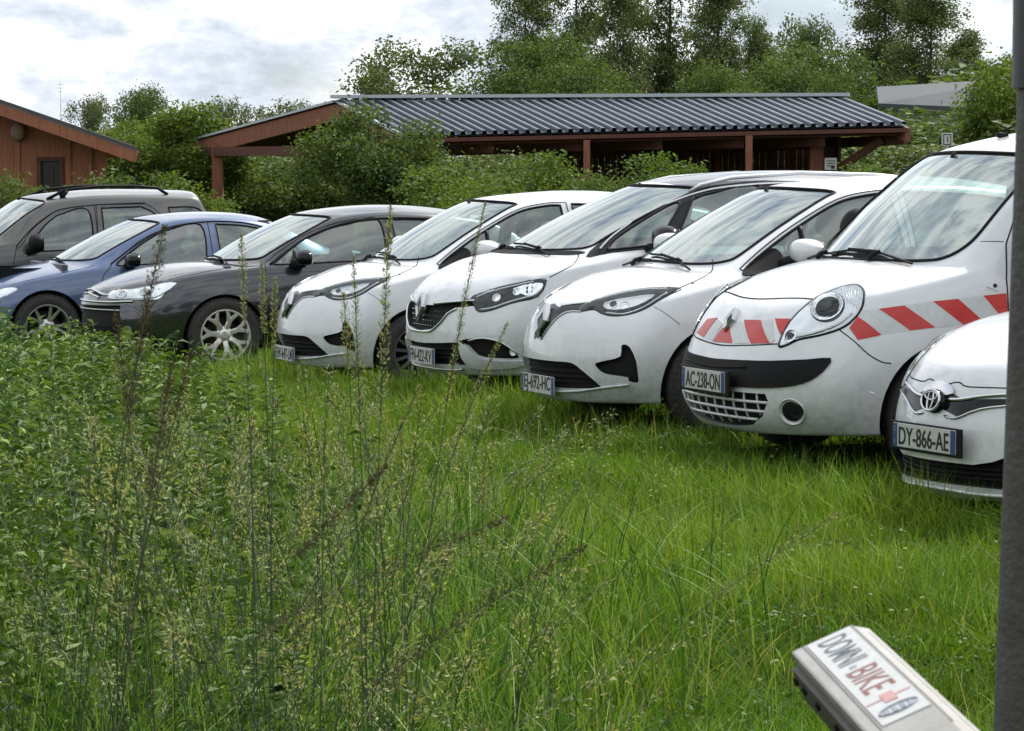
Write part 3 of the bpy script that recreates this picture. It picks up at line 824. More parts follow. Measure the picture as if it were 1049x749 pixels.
def spec_suv():
    return dict(L=4.5,
    W=[(-.30, .84), (-.9, .90), (-1.6, .89), (-3.6, .895), (-4.3, .84)],
    sill=[(-.4, .32), (-1.2, .30), (-3, .31), (-4.3, .38)],
    belt=[(-.45, .96), (-.9, 1.00), (-1.6, 1.05), (-2, 1.08), (-3, 1.12), (-4.4, 1.15)],
    hood=[(-.2, .95), (-.6, 1.02), (-1.1, 1.06), (-1.6, 1.09)],
    hoodcols=[-.62, -1.2], bow=.08, prof=[.96, .985, 1, 1, .985, .955],
    nose=[(-.06, .30), (.0, .38), (.01, .52), (.0, .68), (-.03, .82), (-.10, .93)],
    corner=[(-.40, .76, .31), (-.34, .82, .40), (-.30, .84, .54), (-.31, .84, .68), (-.34, .83, .82), (-.40, .79, .94)],
    plan=2.6,
    A0=(-1.78, .76, 1.07), A1=(-2.42, .64, 1.54), C0=(-1.60, 1.10), C1=(-2.26, 1.60),
    roof=[(-2.9, 1.68, .65, 1.60), (-3.6, 1.68, .65, 1.60)],
    D1=(-4.12, .64, 1.58), E1=(-4.2, 1.66), D0=(-4.32, .76, 1.16), E0=(-4.40, 1.15),
    tail=[(-4.4, .38), (-4.46, .5), (-4.5, .65), (-4.48, .82), (-4.46, .98), (-4.42, 1.1)],
    tcorner=[(-4.2, .77, .38), (-4.26, .81, .5), (-4.3, .83, .65), (-4.32, .83, .8), (-4.33, .82, .95), (-4.33, .78, 1.1)])
# nose column in the photograph, depth, ground height, heading
POSES = dict(city=(953, 13.1, -.1, 65), van=(730, 15.2, 0, 68), zoe=(549, 17.4, .0, 68), mpv=(430, 19.7, .0, 68), zoe2=(290, 22.4, -.12, 68),
             hatch=(83, 25, -.14, 68), sedan=(-68, 28, -.22, 68), suv=(-188, 30.8, -.25, 68))

def spec_zoe():
    return dict(L=4.08,
    W=[(-.30, .80), (-.84, .868), (-1.6, .865), (-3.0, .872), (-3.5, .85), (-3.9, .78)],
    sill=[(-.4, .20), (-1.2, .20), (-3, .21), (-3.9, .27)],
    belt=[(-.45, .80), (-.84, .905), (-1.15, .965), (-2, 1.0), (-3, 1.06), (-3.9, 1.04)],
    hood=[(-.2, .82), (-.45, .91), (-.65, .965), (-.8, 1.0)],
    hoodcols=[-.52, -.74], crown=[.44, .81, .945, 1], crease=dict(hood=.4), bow=.12,
    nose=[(-.07, .19), (.0, .28), (.01, .42), (-.005, .58), (-.06, .73), (-.17, .82)],
    corner=[(-.40, .70, .20), (-.34, .765, .30), (-.31, .785, .44), (-.34, .785, .58), (-.40, .765, .70), (-.46, .71, .785)],
    plan=2.3,
    A0=(-.97, .71, .975), A1=(-1.78, .57, 1.46), C0=(-.74, 1.0), C1=(-1.60, 1.505),
    roof=[(-2.35, 1.59, .565, 1.51), (-3.0, 1.555, .555, 1.475)],
    D1=(-3.5, .53, 1.39), E1=(-3.55, 1.46), D0=(-3.88, .66, 1.08), E0=(-3.98, 1.08),
    tail=[(-4.0, .27), (-4.05, .4), (-4.08, .55), (-4.07, .72), (-4.04, .88), (-4.0, 1.02)],
    tcorner=[(-3.8, .70, .27), (-3.85, .74, .4), (-3.88, .76, .55), (-3.88, .76, .72), (-3.88, .75, .86), (-3.9, .70, 1.0)])

# ------------------------------------------------------------------ the cars
def place(car, px, d, z=None, th=68):
    """px: photo column of the nose centre, d: depth"""
    p = at(px, 380, d); car.root.location = (p.x, p.y, gz(p.x, p.y) if z is None else z)
    t = R(th); car.root.rotation_euler = (0, 0, math.atan2(-math.cos(t), -math.sin(t)))

def cut_common(car, S, wins, shield, doors, wheels, glass=None, ring=None, wr=.36, back=None, shield_ring=None):
    car.windows = []
    for sg, fr in ((1, SDL), (-1, SDR)):
        for w in wins:
            poly = smooth_poly(w['p'], 5) if w.get('s', True) else w['p']
            fc = car.knife(fr, poly, .1, lambda c: c.z > S['A0'][2]-.25)
            if not fc: print('no window'); continue
            lps = [[v.co.copy() for v in l] for l in car.loops(fc)]
            o = car.take(fc, w.get('n', 'side_window'), w.get('m', glass or SIDEG), off=-.004 if not w.get('solid') else .001)
            for l in lps: car.seam(l, 'window_seal', w.get('r', .009), w.get('ring', ring or TRIM), o, off=0)
            cx = sum(p[0] for p in w['p'])/len(w['p']); cz = sum(p[1] for p in w['p'])/len(w['p'])
            car.windows.append((o, cx, cz, sg))
    fc = car.knife(FRF, smooth_poly(shield, 5), .12, lambda c: c.x < S['C0'][0]+.12 and c.x > S['C1'][0]-.25)
    lps = [[v.co.copy() for v in l] for l in car.loops(fc)]
    o = car.take(fc, 'windscreen', SHIELD, off=-.003)
    for l in lps: car.seam(l, 'windscreen_seal', .011, shield_ring or TRIM, o, off=-.002)
    car.shield = o
    if back:
        fc = car.knife(RRF, smooth_poly(back, 5), .12, lambda c: c.x < S['E1'][0]+.2)
        if fc:
            lps = [[v.co.copy() for v in l] for l in car.loops(fc)]
            o = car.take(fc, 'rear_window', glass or SIDEG, off=-.003)
            for l in lps: car.seam(l, 'window_seal', .01, TRIM, o, off=-.002)
    for (x, z) in wheels:
        for sg, fr in ((1, SDL), (-1, SDR)):
            circ = [(x+wr*math.cos(a), z+wr*math.sin(a)) for a in [2*math.pi*i/40 for i in range(40)]]
            fc = car.knife(fr, circ, -.2, lambda c: c.y*sg > .45)
            lps = car.loops(fc); lps = [[v.co.copy() for v in l] for l in lps]
            bmesh.ops.delete(car.bm, geom=fc, context='FACES')
            for l in lps:
                b = MB(); n = len(l)
                lv = [V((p.x, p.y, p.z)) for p in l]
                i1 = [V((p.x+(x-p.x)*.03, p.y-.015*sg, p.z+(z-p.z)*.03)) for p in lv]
                i2 = [V((p.x, .42*sg, p.z)) for p in lv]
                b.add(lv+i1+i2, [(i, (i+1) % n, n+(i+1) % n, n+i) for i in range(n)]+[(n+i, n+(i+1) % n, 2*n+(i+1) % n, 2*n+i) for i in range(n)])
                b.box((x, .42*sg, z+.24), (.8, .01, .66))
                b.build('wheel_arch', TRIM, car.root)
    for d in doors:
        for sg, fr in ((1, SDL), (-1, SDR)):
            poly = smooth_poly(d, 4)
            fc = car.knife(fr, poly, .06, lambda c: c.z < 5)
            if not fc: print('no door'); continue
            lps = [[v.co.copy() for v in l] for l in car.loops(fc)]
            o = car.take(fc, 'door', car.pm)
            lps.sort(key=lambda l: -max(p.x for p in l)+min(p.x for p in l))
            car.seam(lps[0], 'door_seam', .0045, DARK, o, off=.0)
            xs = [p[0] for p in d]; zs = [p[1] for p in d]
            for (w, cx, cz, s2) in car.windows:
                if s2 == sg and min(xs) < cx < max(xs): w.parent = o
            h = MB(); hx = min(xs)+.14; hz = S.get('handle_z', .86)
            hp = car.hit(fr, (hx, hz))
            if hp is not None:
                h.bbox((0, 0, 0), (.19, .022, .032), .01, seg=3)
                hh = h.build('handle', car.pm if not S.get('dark_handle') else TRIM, o, True); hh.location = hp+V((0, .02*sg, 0))
                MB().bbox((hp.x, hp.y+.002*sg, hp.z-.004), (.12, .012, .05), .005).build('handle_recess', TRIM, hh)
                for c in children(hh): c.location = -hh.location
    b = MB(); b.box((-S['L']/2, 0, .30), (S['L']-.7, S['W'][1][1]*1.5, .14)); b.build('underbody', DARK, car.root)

def diamond(car, pos, h=.17, w=.13, tilt=0, m=None):
    """upright open lozenge emblem with a folded chrome face"""
    b = MB(); 
    O = [(0, h/2), (w/2, 0), (0, -h/2), (-w/2, 0)]
    k = .46
    def ringp(s, x): return [V((x, p[0]*s, p[1]*s)) for p in O]
    vs = ringp(1, -.02)+ringp(1, .010)+ringp(.80, .019)+ringp(k, .012)+ringp(k, -.01)
    fs = [(r*4+i, r*4+(i+1) % 4, (r+1)*4+(i+1) % 4, (r+1)*4+i) for r in range(4) for i in range(4)]
    b.add(vs, fs)
    o = b.build('emblem', EMBL, car.root); o.location = pos; o.rotation_euler = (0, -tilt, 0)
    MB().prism([(p[0]*k, p[1]*k) for p in O], .008, Matrix(((0, 0, 1, 0.001), (1, 0, 0, 0), (0, 1, 0, 0), (0, 0, 0, 1)))).build('emblem_centre', m or GLOSSK, o)
    return o

def wiper(car, pts, off=.015):
    """blade lying along the foot of the windscreen (pts[2] to pts[3]) with its arm rising from pts[0]"""
    b = MB(); q = [car.snap(V(pts[2]).lerp(V(pts[3]), t)+V((0, 0, .03)), .012) for t in (0, .33, .66, 1)]
    b.tube(q, .0075, 5)
    p0 = car.snap(pts[0], .01); b.tube([p0, p0.lerp(q[1], .5)+V((.005, 0, .012)), q[1]+V((.008, 0, .008)), q[2]+V((.008, 0, .008))], [.016, .012, .009, .007], 6)
    b.build('wiper', TRIM, car.root)

def disc(car, p, prof, m, name, parent=None, n=None, mirror=True, nn=24):
    """turned part sitting on the surface: prof = [(radius, height)]"""
    for sg in ((1, -1) if mirror else (1,)):
        q = car.snap((p[0], p[1]*sg, p[2])); d = V(n) if n else car.nrm(q); d = V((d.x, abs(d.y)*sg if n is None else d.y*sg, d.z)).normalized()
        M = d.to_track_quat('Z', 'Y').to_matrix(); vs = []; fs = []
        for r, h in prof:
            for j in range(nn):
                a = 2*math.pi*j/nn; vs.append(q+M @ V((r*math.cos(a), r*math.sin(a), h)))
        fs = [(i*nn+j, i*nn+(j+1) % nn, (i+1)*nn+(j+1) % nn, (i+1)*nn+j) for i in range(len(prof)-1) for j in range(nn)]
        fs.append(tuple((len(prof)-1)*nn+j for j in range(nn)))
        par = parent[0 if sg > 0 else 1] if isinstance(parent, list) else parent
        MB().add(vs, fs).build(name, m, par or car.root, 'auto')

def lamp(car, pts, bucket, lens_off=.007, chrome=None, dome=.008):
    hs = car.patch(pts, bucket, 'headlight', off=.003, mirror=True, sm=3)
    for sg, h in zip((1, -1), hs):
        car.patch([(p[0], p[1]*sg)+tuple(p[2:]) for p in pts], LENS, 'lamp_glass', h, off=lens_off, skirt=.008, sm=3, dome=dome)
        if chrome: car.path([(p[0], p[1]*sg, p[2]) for p in chrome], .007, CHROME, 'lamp_trim', h, off=.004)
        car.path([(p[0], p[1]*sg, p[2]) for p in pts], .0035, DARK, 'lamp_gap', h, off=.0, closed=True, sm=3)
    return hs

def mirrored(pts): return pts+[(x, -y, z) for x, y, z in reversed(pts)]

def tax_disc(c, y, z):
    P = [c.hit(FRF, (y+dy, z+dz)) for dy, dz in ((-.035, -.03), (.035, -.03), (.035, .03), (-.035, .03))]
    s = c.patch([(p.x, p.y, p.z, True) for p in P], mat('disc_green', (.10, .26, .12), .5), 'windscreen_sticker', c.shield, off=-.006, skirt=.0005, fr=FRF, sm=1)
    P = [c.hit(FRF, (y+dy, z+dz)) for dy, dz in ((-.03, .002), (.03, .002), (.03, .026), (-.03, .026))]
    c.patch([(p.x, p.y, p.z, True) for p in P], PLW, 'sticker_field', s, off=-.0055, skirt=.0003, fr=FRF, sm=1)

# ---------------------------------------------- small electric hatchback
def make_zoe(name, plate, label, group):
    S = spec_zoe(); c = Car(name, S, PW, label=label, cat='car', group=group)
    wins = [dict(p=[(-1.045, .985), (-1.235, 1.118), (-1.464, 1.253), (-1.76, 1.395), (-2.0, 1.445), (-2.13, 1.45, True), (-2.14, 1.05, True), (-1.5, 1.03), (-1.10, .965)]),
            dict(p=[(-2.23, 1.46, True), (-2.75, 1.44), (-3.15, 1.375), (-3.33, 1.27), (-3.25, 1.13), (-2.23, 1.055, True)])]
    half = [(.20, 1.025), (.45, 1.022), (.59, 1.04), (.625, 1.09), (.60, 1.28), (.55, 1.43), (.50, 1.462), (.3, 1.478)]
    sh = [(0, 1.03)]+half+[(0, 1.485)]+[(-y, z) for y, z in reversed(half)]
    doors = [[(-1.10, .94, True), (-1.22, .6), (-1.33, .30), (-1.42, .27), (-2.14, .27), (-2.185, .3), (-2.185, 1.475, True), (-2.0, 1.465), (-1.76, 1.415), (-1.46, 1.275), (-1.23, 1.14), (-1.03, 1.0, True)]]
    cut_common(c, S, wins, sh, doors, [(-.84, .31), (-3.43, .31)])
    for x in (-.84, -3.43):
        for sg in (1, -1): make_wheel(c, x, .765*sg, .315, .315, .2, 'multi', ALLOYD)
    # quarter divider of the door glass
    for sg in (1, -1):
        c.path([(-1.46, .74*sg, 1.03), (-1.47, .66*sg, 1.25)], .016, TRIM, 'quarter_divider', off=.0, sm=1)
        c.patch([(-1.04, .74*sg, .99), (-1.23, .70*sg, 1.112), (-1.30, .72*sg, 1.10), (-1.30, .76*sg, 1.0), (-1.1, .76*sg, .972)], TRIM, 'mirror_base', off=.003, fr=SDL if sg > 0 else SDR)
    g = c.recess(FRF, smooth_poly([(0, .437), (.228, .437), (.38, .436), (.45, .406), (.518, .355), (.556, .312), (.54, .29), (.29, .275), (0, .27), (-.29, .275), (-.54, .29), (-.556, .312), (-.518, .355), (-.45, .406), (-.38, .436), (-.228, .437)], 3), .06, name='lower_grille', wallm=PW)
    for z in (.30, .335, .37, .405): c.path([(0, -.5, z), (0, 0, z), (0, .5, z)], .006, TRIM, 'grille_slat', g, off=-.045, fr=FRF)
    fog = [(-.155, .562, .443), (-.205, .638, .464), (-.255, .700, .489), (-.262, .695, .548), (-.279, .710, .559), (-.302, .738, .539), (-.327, .764, .464), (-.342, .761, .376), (-.346, .749, .332), (-.299, .721, .342), (-.292, .724, .364), (-.223, .651, .374), (-.185, .602, .386), (-.159, .567, .418)]
    for sg in (1, -1):
        n = Frame((.75, .66*sg, .0)); P = [n.to2(V((x, y*sg, z))) for x, y, z in fog]
        c.recess(n, smooth_poly(P, 2), .035, name='fog_intake', sel=lambda q, sg=sg: q.y*sg > .4)
    c.path(mirrored([(-.30, .72, .318), (-.184, .62, .285), (-.095, .40, .258), (-.05, .15, .252)]), .012, PW, 'splitter', off=.004, flat=.6)
    band = [(-.18, .30, .79), (-.106, .10, .757), (-.14, 0, .775), (-.106, -.10, .757), (-.18, -.30, .79), (-.155, -.342, .741), (-.122, -.25, .738), (-.085, -.167, .712), (-.019, -.06, .575), (-.018, .06, .575), (-.085, .167, .712), (-.122, .25, .738), (-.155, .342, .741)]
    b = c.patch([p+(True,) for p in band], GLOSSK, 'nose_band', off=.003, fr=FRF, sm=1, g=.02)
    for sg in (1, -1):
        c.path([(-.012, .05*sg, .56), (-.085, .178*sg, .705), (-.122, .25*sg, .735), (-.155, .342*sg, .738)], .005, CHROME, 'nose_trim', b, off=.004)
        c.path([(-.12, .12*sg, .765), (-.175, .26*sg, .782), (-.215, .34*sg, .79)], .0065, CHROME, 'nose_trim', b, off=.004)
    L = [(-.160, .301, .761), (-.225, .337, .800), (-.316, .387, .832), (-.447, .498, .863), (-.642, .701, .884, True), (-.572, .722, .850), (-.479, .716, .806), (-.398, .684, .757), (-.324, .636, .731), (-.260, .566, .722), (-.222, .489, .735), (-.204, .421, .755), (-.155, .342, .741)]
    hs = lamp(c, L, LAMPD, chrome=[(-.25, .36, .795), (-.33, .42, .82), (-.45, .52, .85), (-.58, .66, .872)])
    for sg, h in zip((1, -1), hs):
        c.path([(-.24, .52*sg, .742), (-.30, .62*sg, .742), (-.38, .67*sg, .765), (-.47, .70*sg, .812), (-.56, .70*sg, .855)], .005, LAMPW, 'lamp_strip', h, off=.005)
        c.patch([(-.27, .44*sg, .79), (-.40, .56*sg, .835), (-.50, .66*sg, .850), (-.43, .66*sg, .81), (-.33, .60*sg, .765), (-.26, .50*sg, .755)], LAMPR, 'lamp_inner', h, off=.0035, skirt=.004, sm=2)
    disc(c, (-.338, .575, .783), [(.034, -.01), (.034, .006), (.026, .008), (.022, .002), (.0, .008)], LAMPR, 'lamp_projector', hs)
    disc(c, (-.30, .50, .785), [(.022, -.01), (.022, .006), (.016, .004), (.0, .006)], LAMPD, 'lamp_projector', hs)
    for sg in (1, -1): c.path([(-.963, .49*sg, 1.045), (-.925, .57*sg, 1.0), (-.84, .655*sg, .955), (-.732, .687*sg, .92), (-.642, .70*sg, .886)], .004, DARK, 'hood_seam', off=-.001)
    for sg in (1, -1): c.path([(-.456, .725*sg, .785), (-.586, .82*sg, .678)], .0028, DARK, 'bumper_seam', off=-.001, sm=1)
    x = c.hit(FRF, (0, .68)).x
    diamond(c, (x+.016, 0, .675), .225, .165, R(20))
    add_plate(c, plate, .285, x=-.012)
    add_mirror(c, (-1.36, .97, 1.11), PW, (.085, .155, .075), foot=(-1.27, .80, 1.02))
    wiper(c, [(-.84, .3, 1.03), (-.95, 0, 1.07), (-.80, .50, 1.02), (-.86, -.2, 1.04)])
    wiper(c, [(-.80, -.35, 1.02), (-.86, -.5, 1.05), (-.78, -.05, 1.03), (-.84, -.6, 1.04)])
    tax_disc(c, -.50, 1.115)
    add_interior(c, S)
    c.finish()
    return c

# ---------------------------------------------- compact people carrier
def make_mpv(name, plate, label, group):
    S = spec_mpv(); c = Car(name, S, PW, label=label, cat='car', group=group)
    wins = [dict(n='quarter_window', p=[(-1.08, 1.055, True), (-1.171, 1.135), (-1.436, 1.275), (-1.69, 1.38), (-1.56, 1.22), (-1.44, 1.09, True)]),
            dict(p=[(-1.79, 1.40, True), (-1.95, 1.445), (-2.33, 1.485), (-2.34, 1.10, True), (-1.55, 1.085, True), (-1.68, 1.25)]),
            dict(p=[(-2.44, 1.487, True), (-3.0, 1.49), (-3.42, 1.46), (-3.40, 1.18, True), (-2.44, 1.11, True)]),
            dict(n='rear_quarter_window', p=[(-3.52, 1.44), (-3.80, 1.38), (-3.95, 1.26), (-3.52, 1.19, True)])]
    half = [(.3, 1.048), (.55, 1.055), (.66, 1.075), (.655, 1.14), (.62, 1.30), (.565, 1.44), (.52, 1.475), (.3, 1.49)]
    sh = [(0, 1.05)]+half+[(0, 1.495)]+[(-y, z) for y, z in reversed(half)]
    doors = [[(-1.40, 1.075, True), (-1.36, .6), (-1.40, .36), (-1.46, .32), (-2.34, .32), (-2.39, .4), (-2.39, 1.08, True)],
             [(-2.40, 1.08, True), (-2.40, .34), (-3.2, .34), (-3.32, .6), (-3.46, .8), (-3.46, 1.13, True)]]
    # black pillars and window surround: a band of the body between roof bar and waist
    cut_common(c, S, wins, sh, doors, [(-.93, .36), (-3.66, .36)], wr=.395)
    for x in (-.93, -3.66):
        for sg in (1, -1): make_wheel(c, x, .81*sg, .36, .36, .2, 'ten', ALLOY)
    for sg, fr in ((1, SDL), (-1, SDR)):
        pil = [(-.93, 1.01), (-1.10, 1.035), (-1.45, 1.06), (-2.38, 1.08), (-3.4, 1.15), (-3.9, 1.2), (-4.0, 1.27), (-3.8, 1.43), (-3.4, 1.50), (-2.4, 1.53), (-1.95, 1.50), (-1.60, 1.37), (-1.2, 1.18)]
        fc = c.knife(fr, smooth_poly(pil, 3), .05, lambda q, sg=sg: q.y*sg > .3)
        if fc: c.take(fc, 'pillar_trim', GLOSSK)
        c.path([(-1.042, .745*sg, 1.06), (-1.171, .68*sg, 1.151), (-1.436, .607*sg, 1.293), (-1.663, .60*sg, 1.392), (-1.85, .60*sg, 1.447), (-2.168, .605*sg, 1.492), (-2.476, .604*sg, 1.505), (-3.0, .605*sg, 1.507), (-3.5, .59*sg, 1.47), (-3.9, .60*sg, 1.36)], .0085, CHROME, 'window_trim', off=.004)
        b = MB(); P = [c.snap(p, o) for p, o in (((-1.80, .54*sg, 1.49), .0), ((-1.9, .53*sg, 1.50), .02), ((-2.15, .51*sg, 1.55), .03), ((-2.7, .50*sg, 1.585), .035), ((-3.3, .50*sg, 1.57), .03), ((-3.75, .49*sg, 1.53), .02), ((-3.9, .49*sg, 1.5), .0))]
        b.tube(P, [.008, .018, .022, .022, .022, .018, .008], 8, flat=.7); b.build('roof_bar', CHROME if 0 else PW, c.root, True)
        c.path([(-.914, .63*sg, 1.036), (-.90, .70*sg, 1.01), (-.82, .80*sg, .96), (-.753, .825*sg, .931), (-.627, .837*sg, .876)], .004, DARK, 'hood_seam', off=-.001)
    fc = c.knife(TOPF, smooth_poly([(-1.74, 0), (-1.78, .30), (-1.90, .50), (-2.4, .50), (-3.2, .49), (-3.8, .47), (-3.86, 0), (-3.8, -.47), (-3.2, -.49), (-2.4, -.50), (-1.90, -.50), (-1.78, -.30)], 3), .5, lambda q: q.z > 1.4)
    if fc: c.take(fc, 'roof_panel', paint('roof_black', (.01, .01, .012), rough=.2))
    c.patch([(-.70, 0, 1.02), (-.72, .35, 1.02), (-.84, .62, 1.02), (-.93, .70, 1.035), (-.9, .64, 1.045), (-.80, .40, 1.042), (-.69, 0, 1.042), (-.80, -.40, 1.042), (-.9, -.64, 1.045), (-.93, -.70, 1.035), (-.84, -.62, 1.02), (-.72, -.35, 1.02)], TRIM, 'cowl', off=.004, fr=FRF)
    grille = [(-.03, 0, .668), (-.032, .179, .673), (-.10, .38, .70), (-.174, .554, .732), (-.179, .604, .682), (-.097, .466, .666), (-.062, .397, .629), (-.034, .337, .569), (-.011, .233, .512), (0, 0, .49)]
    P = [(y, z) for x, y, z in grille]+[(-y, z) for x, y, z in reversed(grille[1:-1])]
    g = c.recess(FRF, P, .035, name='grille')
    for k in range(-7, 8):
        y = k*.048
        for z in (.53, .565, .60, .635):
            if abs(y) < .22+(z-.51)*1.2: 
                q = c.hit(FRF, (y, z), -.03)
                MB().bbox(tuple(q), (.012, .02, .007), .002, seg=1).build('grille_stud', CHROME, g)
    c.path(mirrored([(-.165, .60, .728), (-.10, .42, .70), (-.045, .2, .678)])[:3], .009, CHROME, 'grille_trim', g, off=.004)
    c.path([(x, -y, z) for x, y, z in [(-.165, .60, .728), (-.10, .42, .70), (-.045, .2, .678)]], .009, CHROME, 'grille_trim', g, off=.004)
    c.path(mirrored([(-.11, .47, .655), (-.062, .40, .622), (-.034, .335, .560), (-.007, .22, .50), (0, .1, .487)]), .009, CHROME, 'grille_trim', g, off=.004)
    L = [(-.176, .550, .738), (-.251, .610, .779), (-.387, .704, .826), (-.542, .821, .863, True), (-.60, .85, .862, True), (-.535, .856, .749), (-.354, .786, .698), (-.258, .717, .657), (-.190, .641, .643), (-.174, .588, .693)]
    hs = lamp(c, L, LAMPD, chrome=[(-.20, .64, .655), (-.26, .715, .672), (-.355, .783, .712), (-.50, .845, .755), (-.56, .853, .80)])
    for sg, h in zip((1, -1), hs):
        c.patch([(-.40, .745*sg, .80), (-.54, .83*sg, .84), (-.575, .85*sg, .83), (-.53, .855*sg, .77), (-.46, .83*sg, .755)], LAMPR, 'lamp_inner', h, off=.0035, skirt=.004, sm=2)
        c.path([(-.20, .58*sg, .735), (-.26, .63*sg, .768), (-.39, .725*sg, .815), (-.52, .815*sg, .848)], .005, LAMPW, 'lamp_strip', h, off=.004)
    for p in ((-.30, .70, .735), (-.42, .775, .775)):
        disc(c, p, [(.030, -.01), (.030, .006), (.022, .008), (.019, .002), (.0, .008)], LAMPR, 'lamp_projector', hs)
    half = [(0, .408), (.097, .408), (.35, .42), (.519, .432), (.559, .347), (.55, .277), (.337, .272), (0, .268)]
    g = c.recess(FRF, half+[(-y, z) for y, z in reversed(half[1:-1])], .06, name='lower_grille')
    for z in (.30, .335, .37): c.path([(0, -.52, z), (0, 0, z), (0, .52, z)], .006, TRIM, 'grille_slat', g, off=-.04, fr=FRF)
    fog = [(-.089, .519, .444), (-.179, .669, .467), (-.246, .748, .464), (-.321, .806, .426), (-.412, .825, .339), (-.293, .752, .320), (-.226, .672, .300), (-.172, .623, .327), (-.126, .583, .406)]
    blade = [(-.093, .523, .404), (-.125, .584, .412), (-.175, .64, .338), (-.258, .716, .322), (-.436, .826, .323), (-.447, .815, .286), (-.3, .70, .265), (-.162, .552, .263)]
    for sg in (1, -1):
        n = Frame((.75, .66*sg, .0)); P = [n.to2(V((x, y*sg, z))) for x, y, z in fog]
        g = c.recess(n, smooth_poly(P, 2), .05, name='fog_intake', sel=lambda q, sg=sg: q.y*sg > .4)
        c.patch([(x, y*sg, z) for x, y, z in blade], PW, 'bumper_blade', off=.012, skirt=.03, sm=2, g=.02)
        c.path([(-.13, .60*sg, .448), (-.20, .70*sg, .468), (-.30, .795*sg, .44), (-.40, .83*sg, .36)], .006, CHROME, 'fog_trim', off=.005)
        disc(c, (-.37, .80*sg, .38), [(.026, -.03), (.026, -.012), (.02, -.012), (.0, -.02)], LAMPW, 'fog_lamp', mirror=False, n=(.8, .6, 0)) if sg > 0 else None
    c.path(mirrored([(-.12, .50, .235), (-.06, .3, .228), (-.03, .1, .225)]), .012, ALLOY, 'skid_plate', off=.008, flat=.6)
    x = c.hit(FRF, (0, .66)).x
    diamond(c, (x+.012, 0, .655), .20, .15, R(12))
    add_plate(c, plate, .318, x=-.012)
    add_mirror(c, (-1.42, 1.0, 1.14), GLOSSK, (.085, .13, .085), foot=(-1.36, .84, 1.05))
    wiper(c, [(-.76, .35, 1.06), (-.9, .0, 1.11), (-.74, .55, 1.05), (-.74, -.1, 1.07)])
    wiper(c, [(-.72, -.3, 1.06), (-.84, -.5, 1.09), (-.68, 0, 1.06), (-.76, -.6, 1.06)])
    tax_disc(c, -.48, 1.12)
    add_interior(c, S, .08)
    c.finish()
    return c

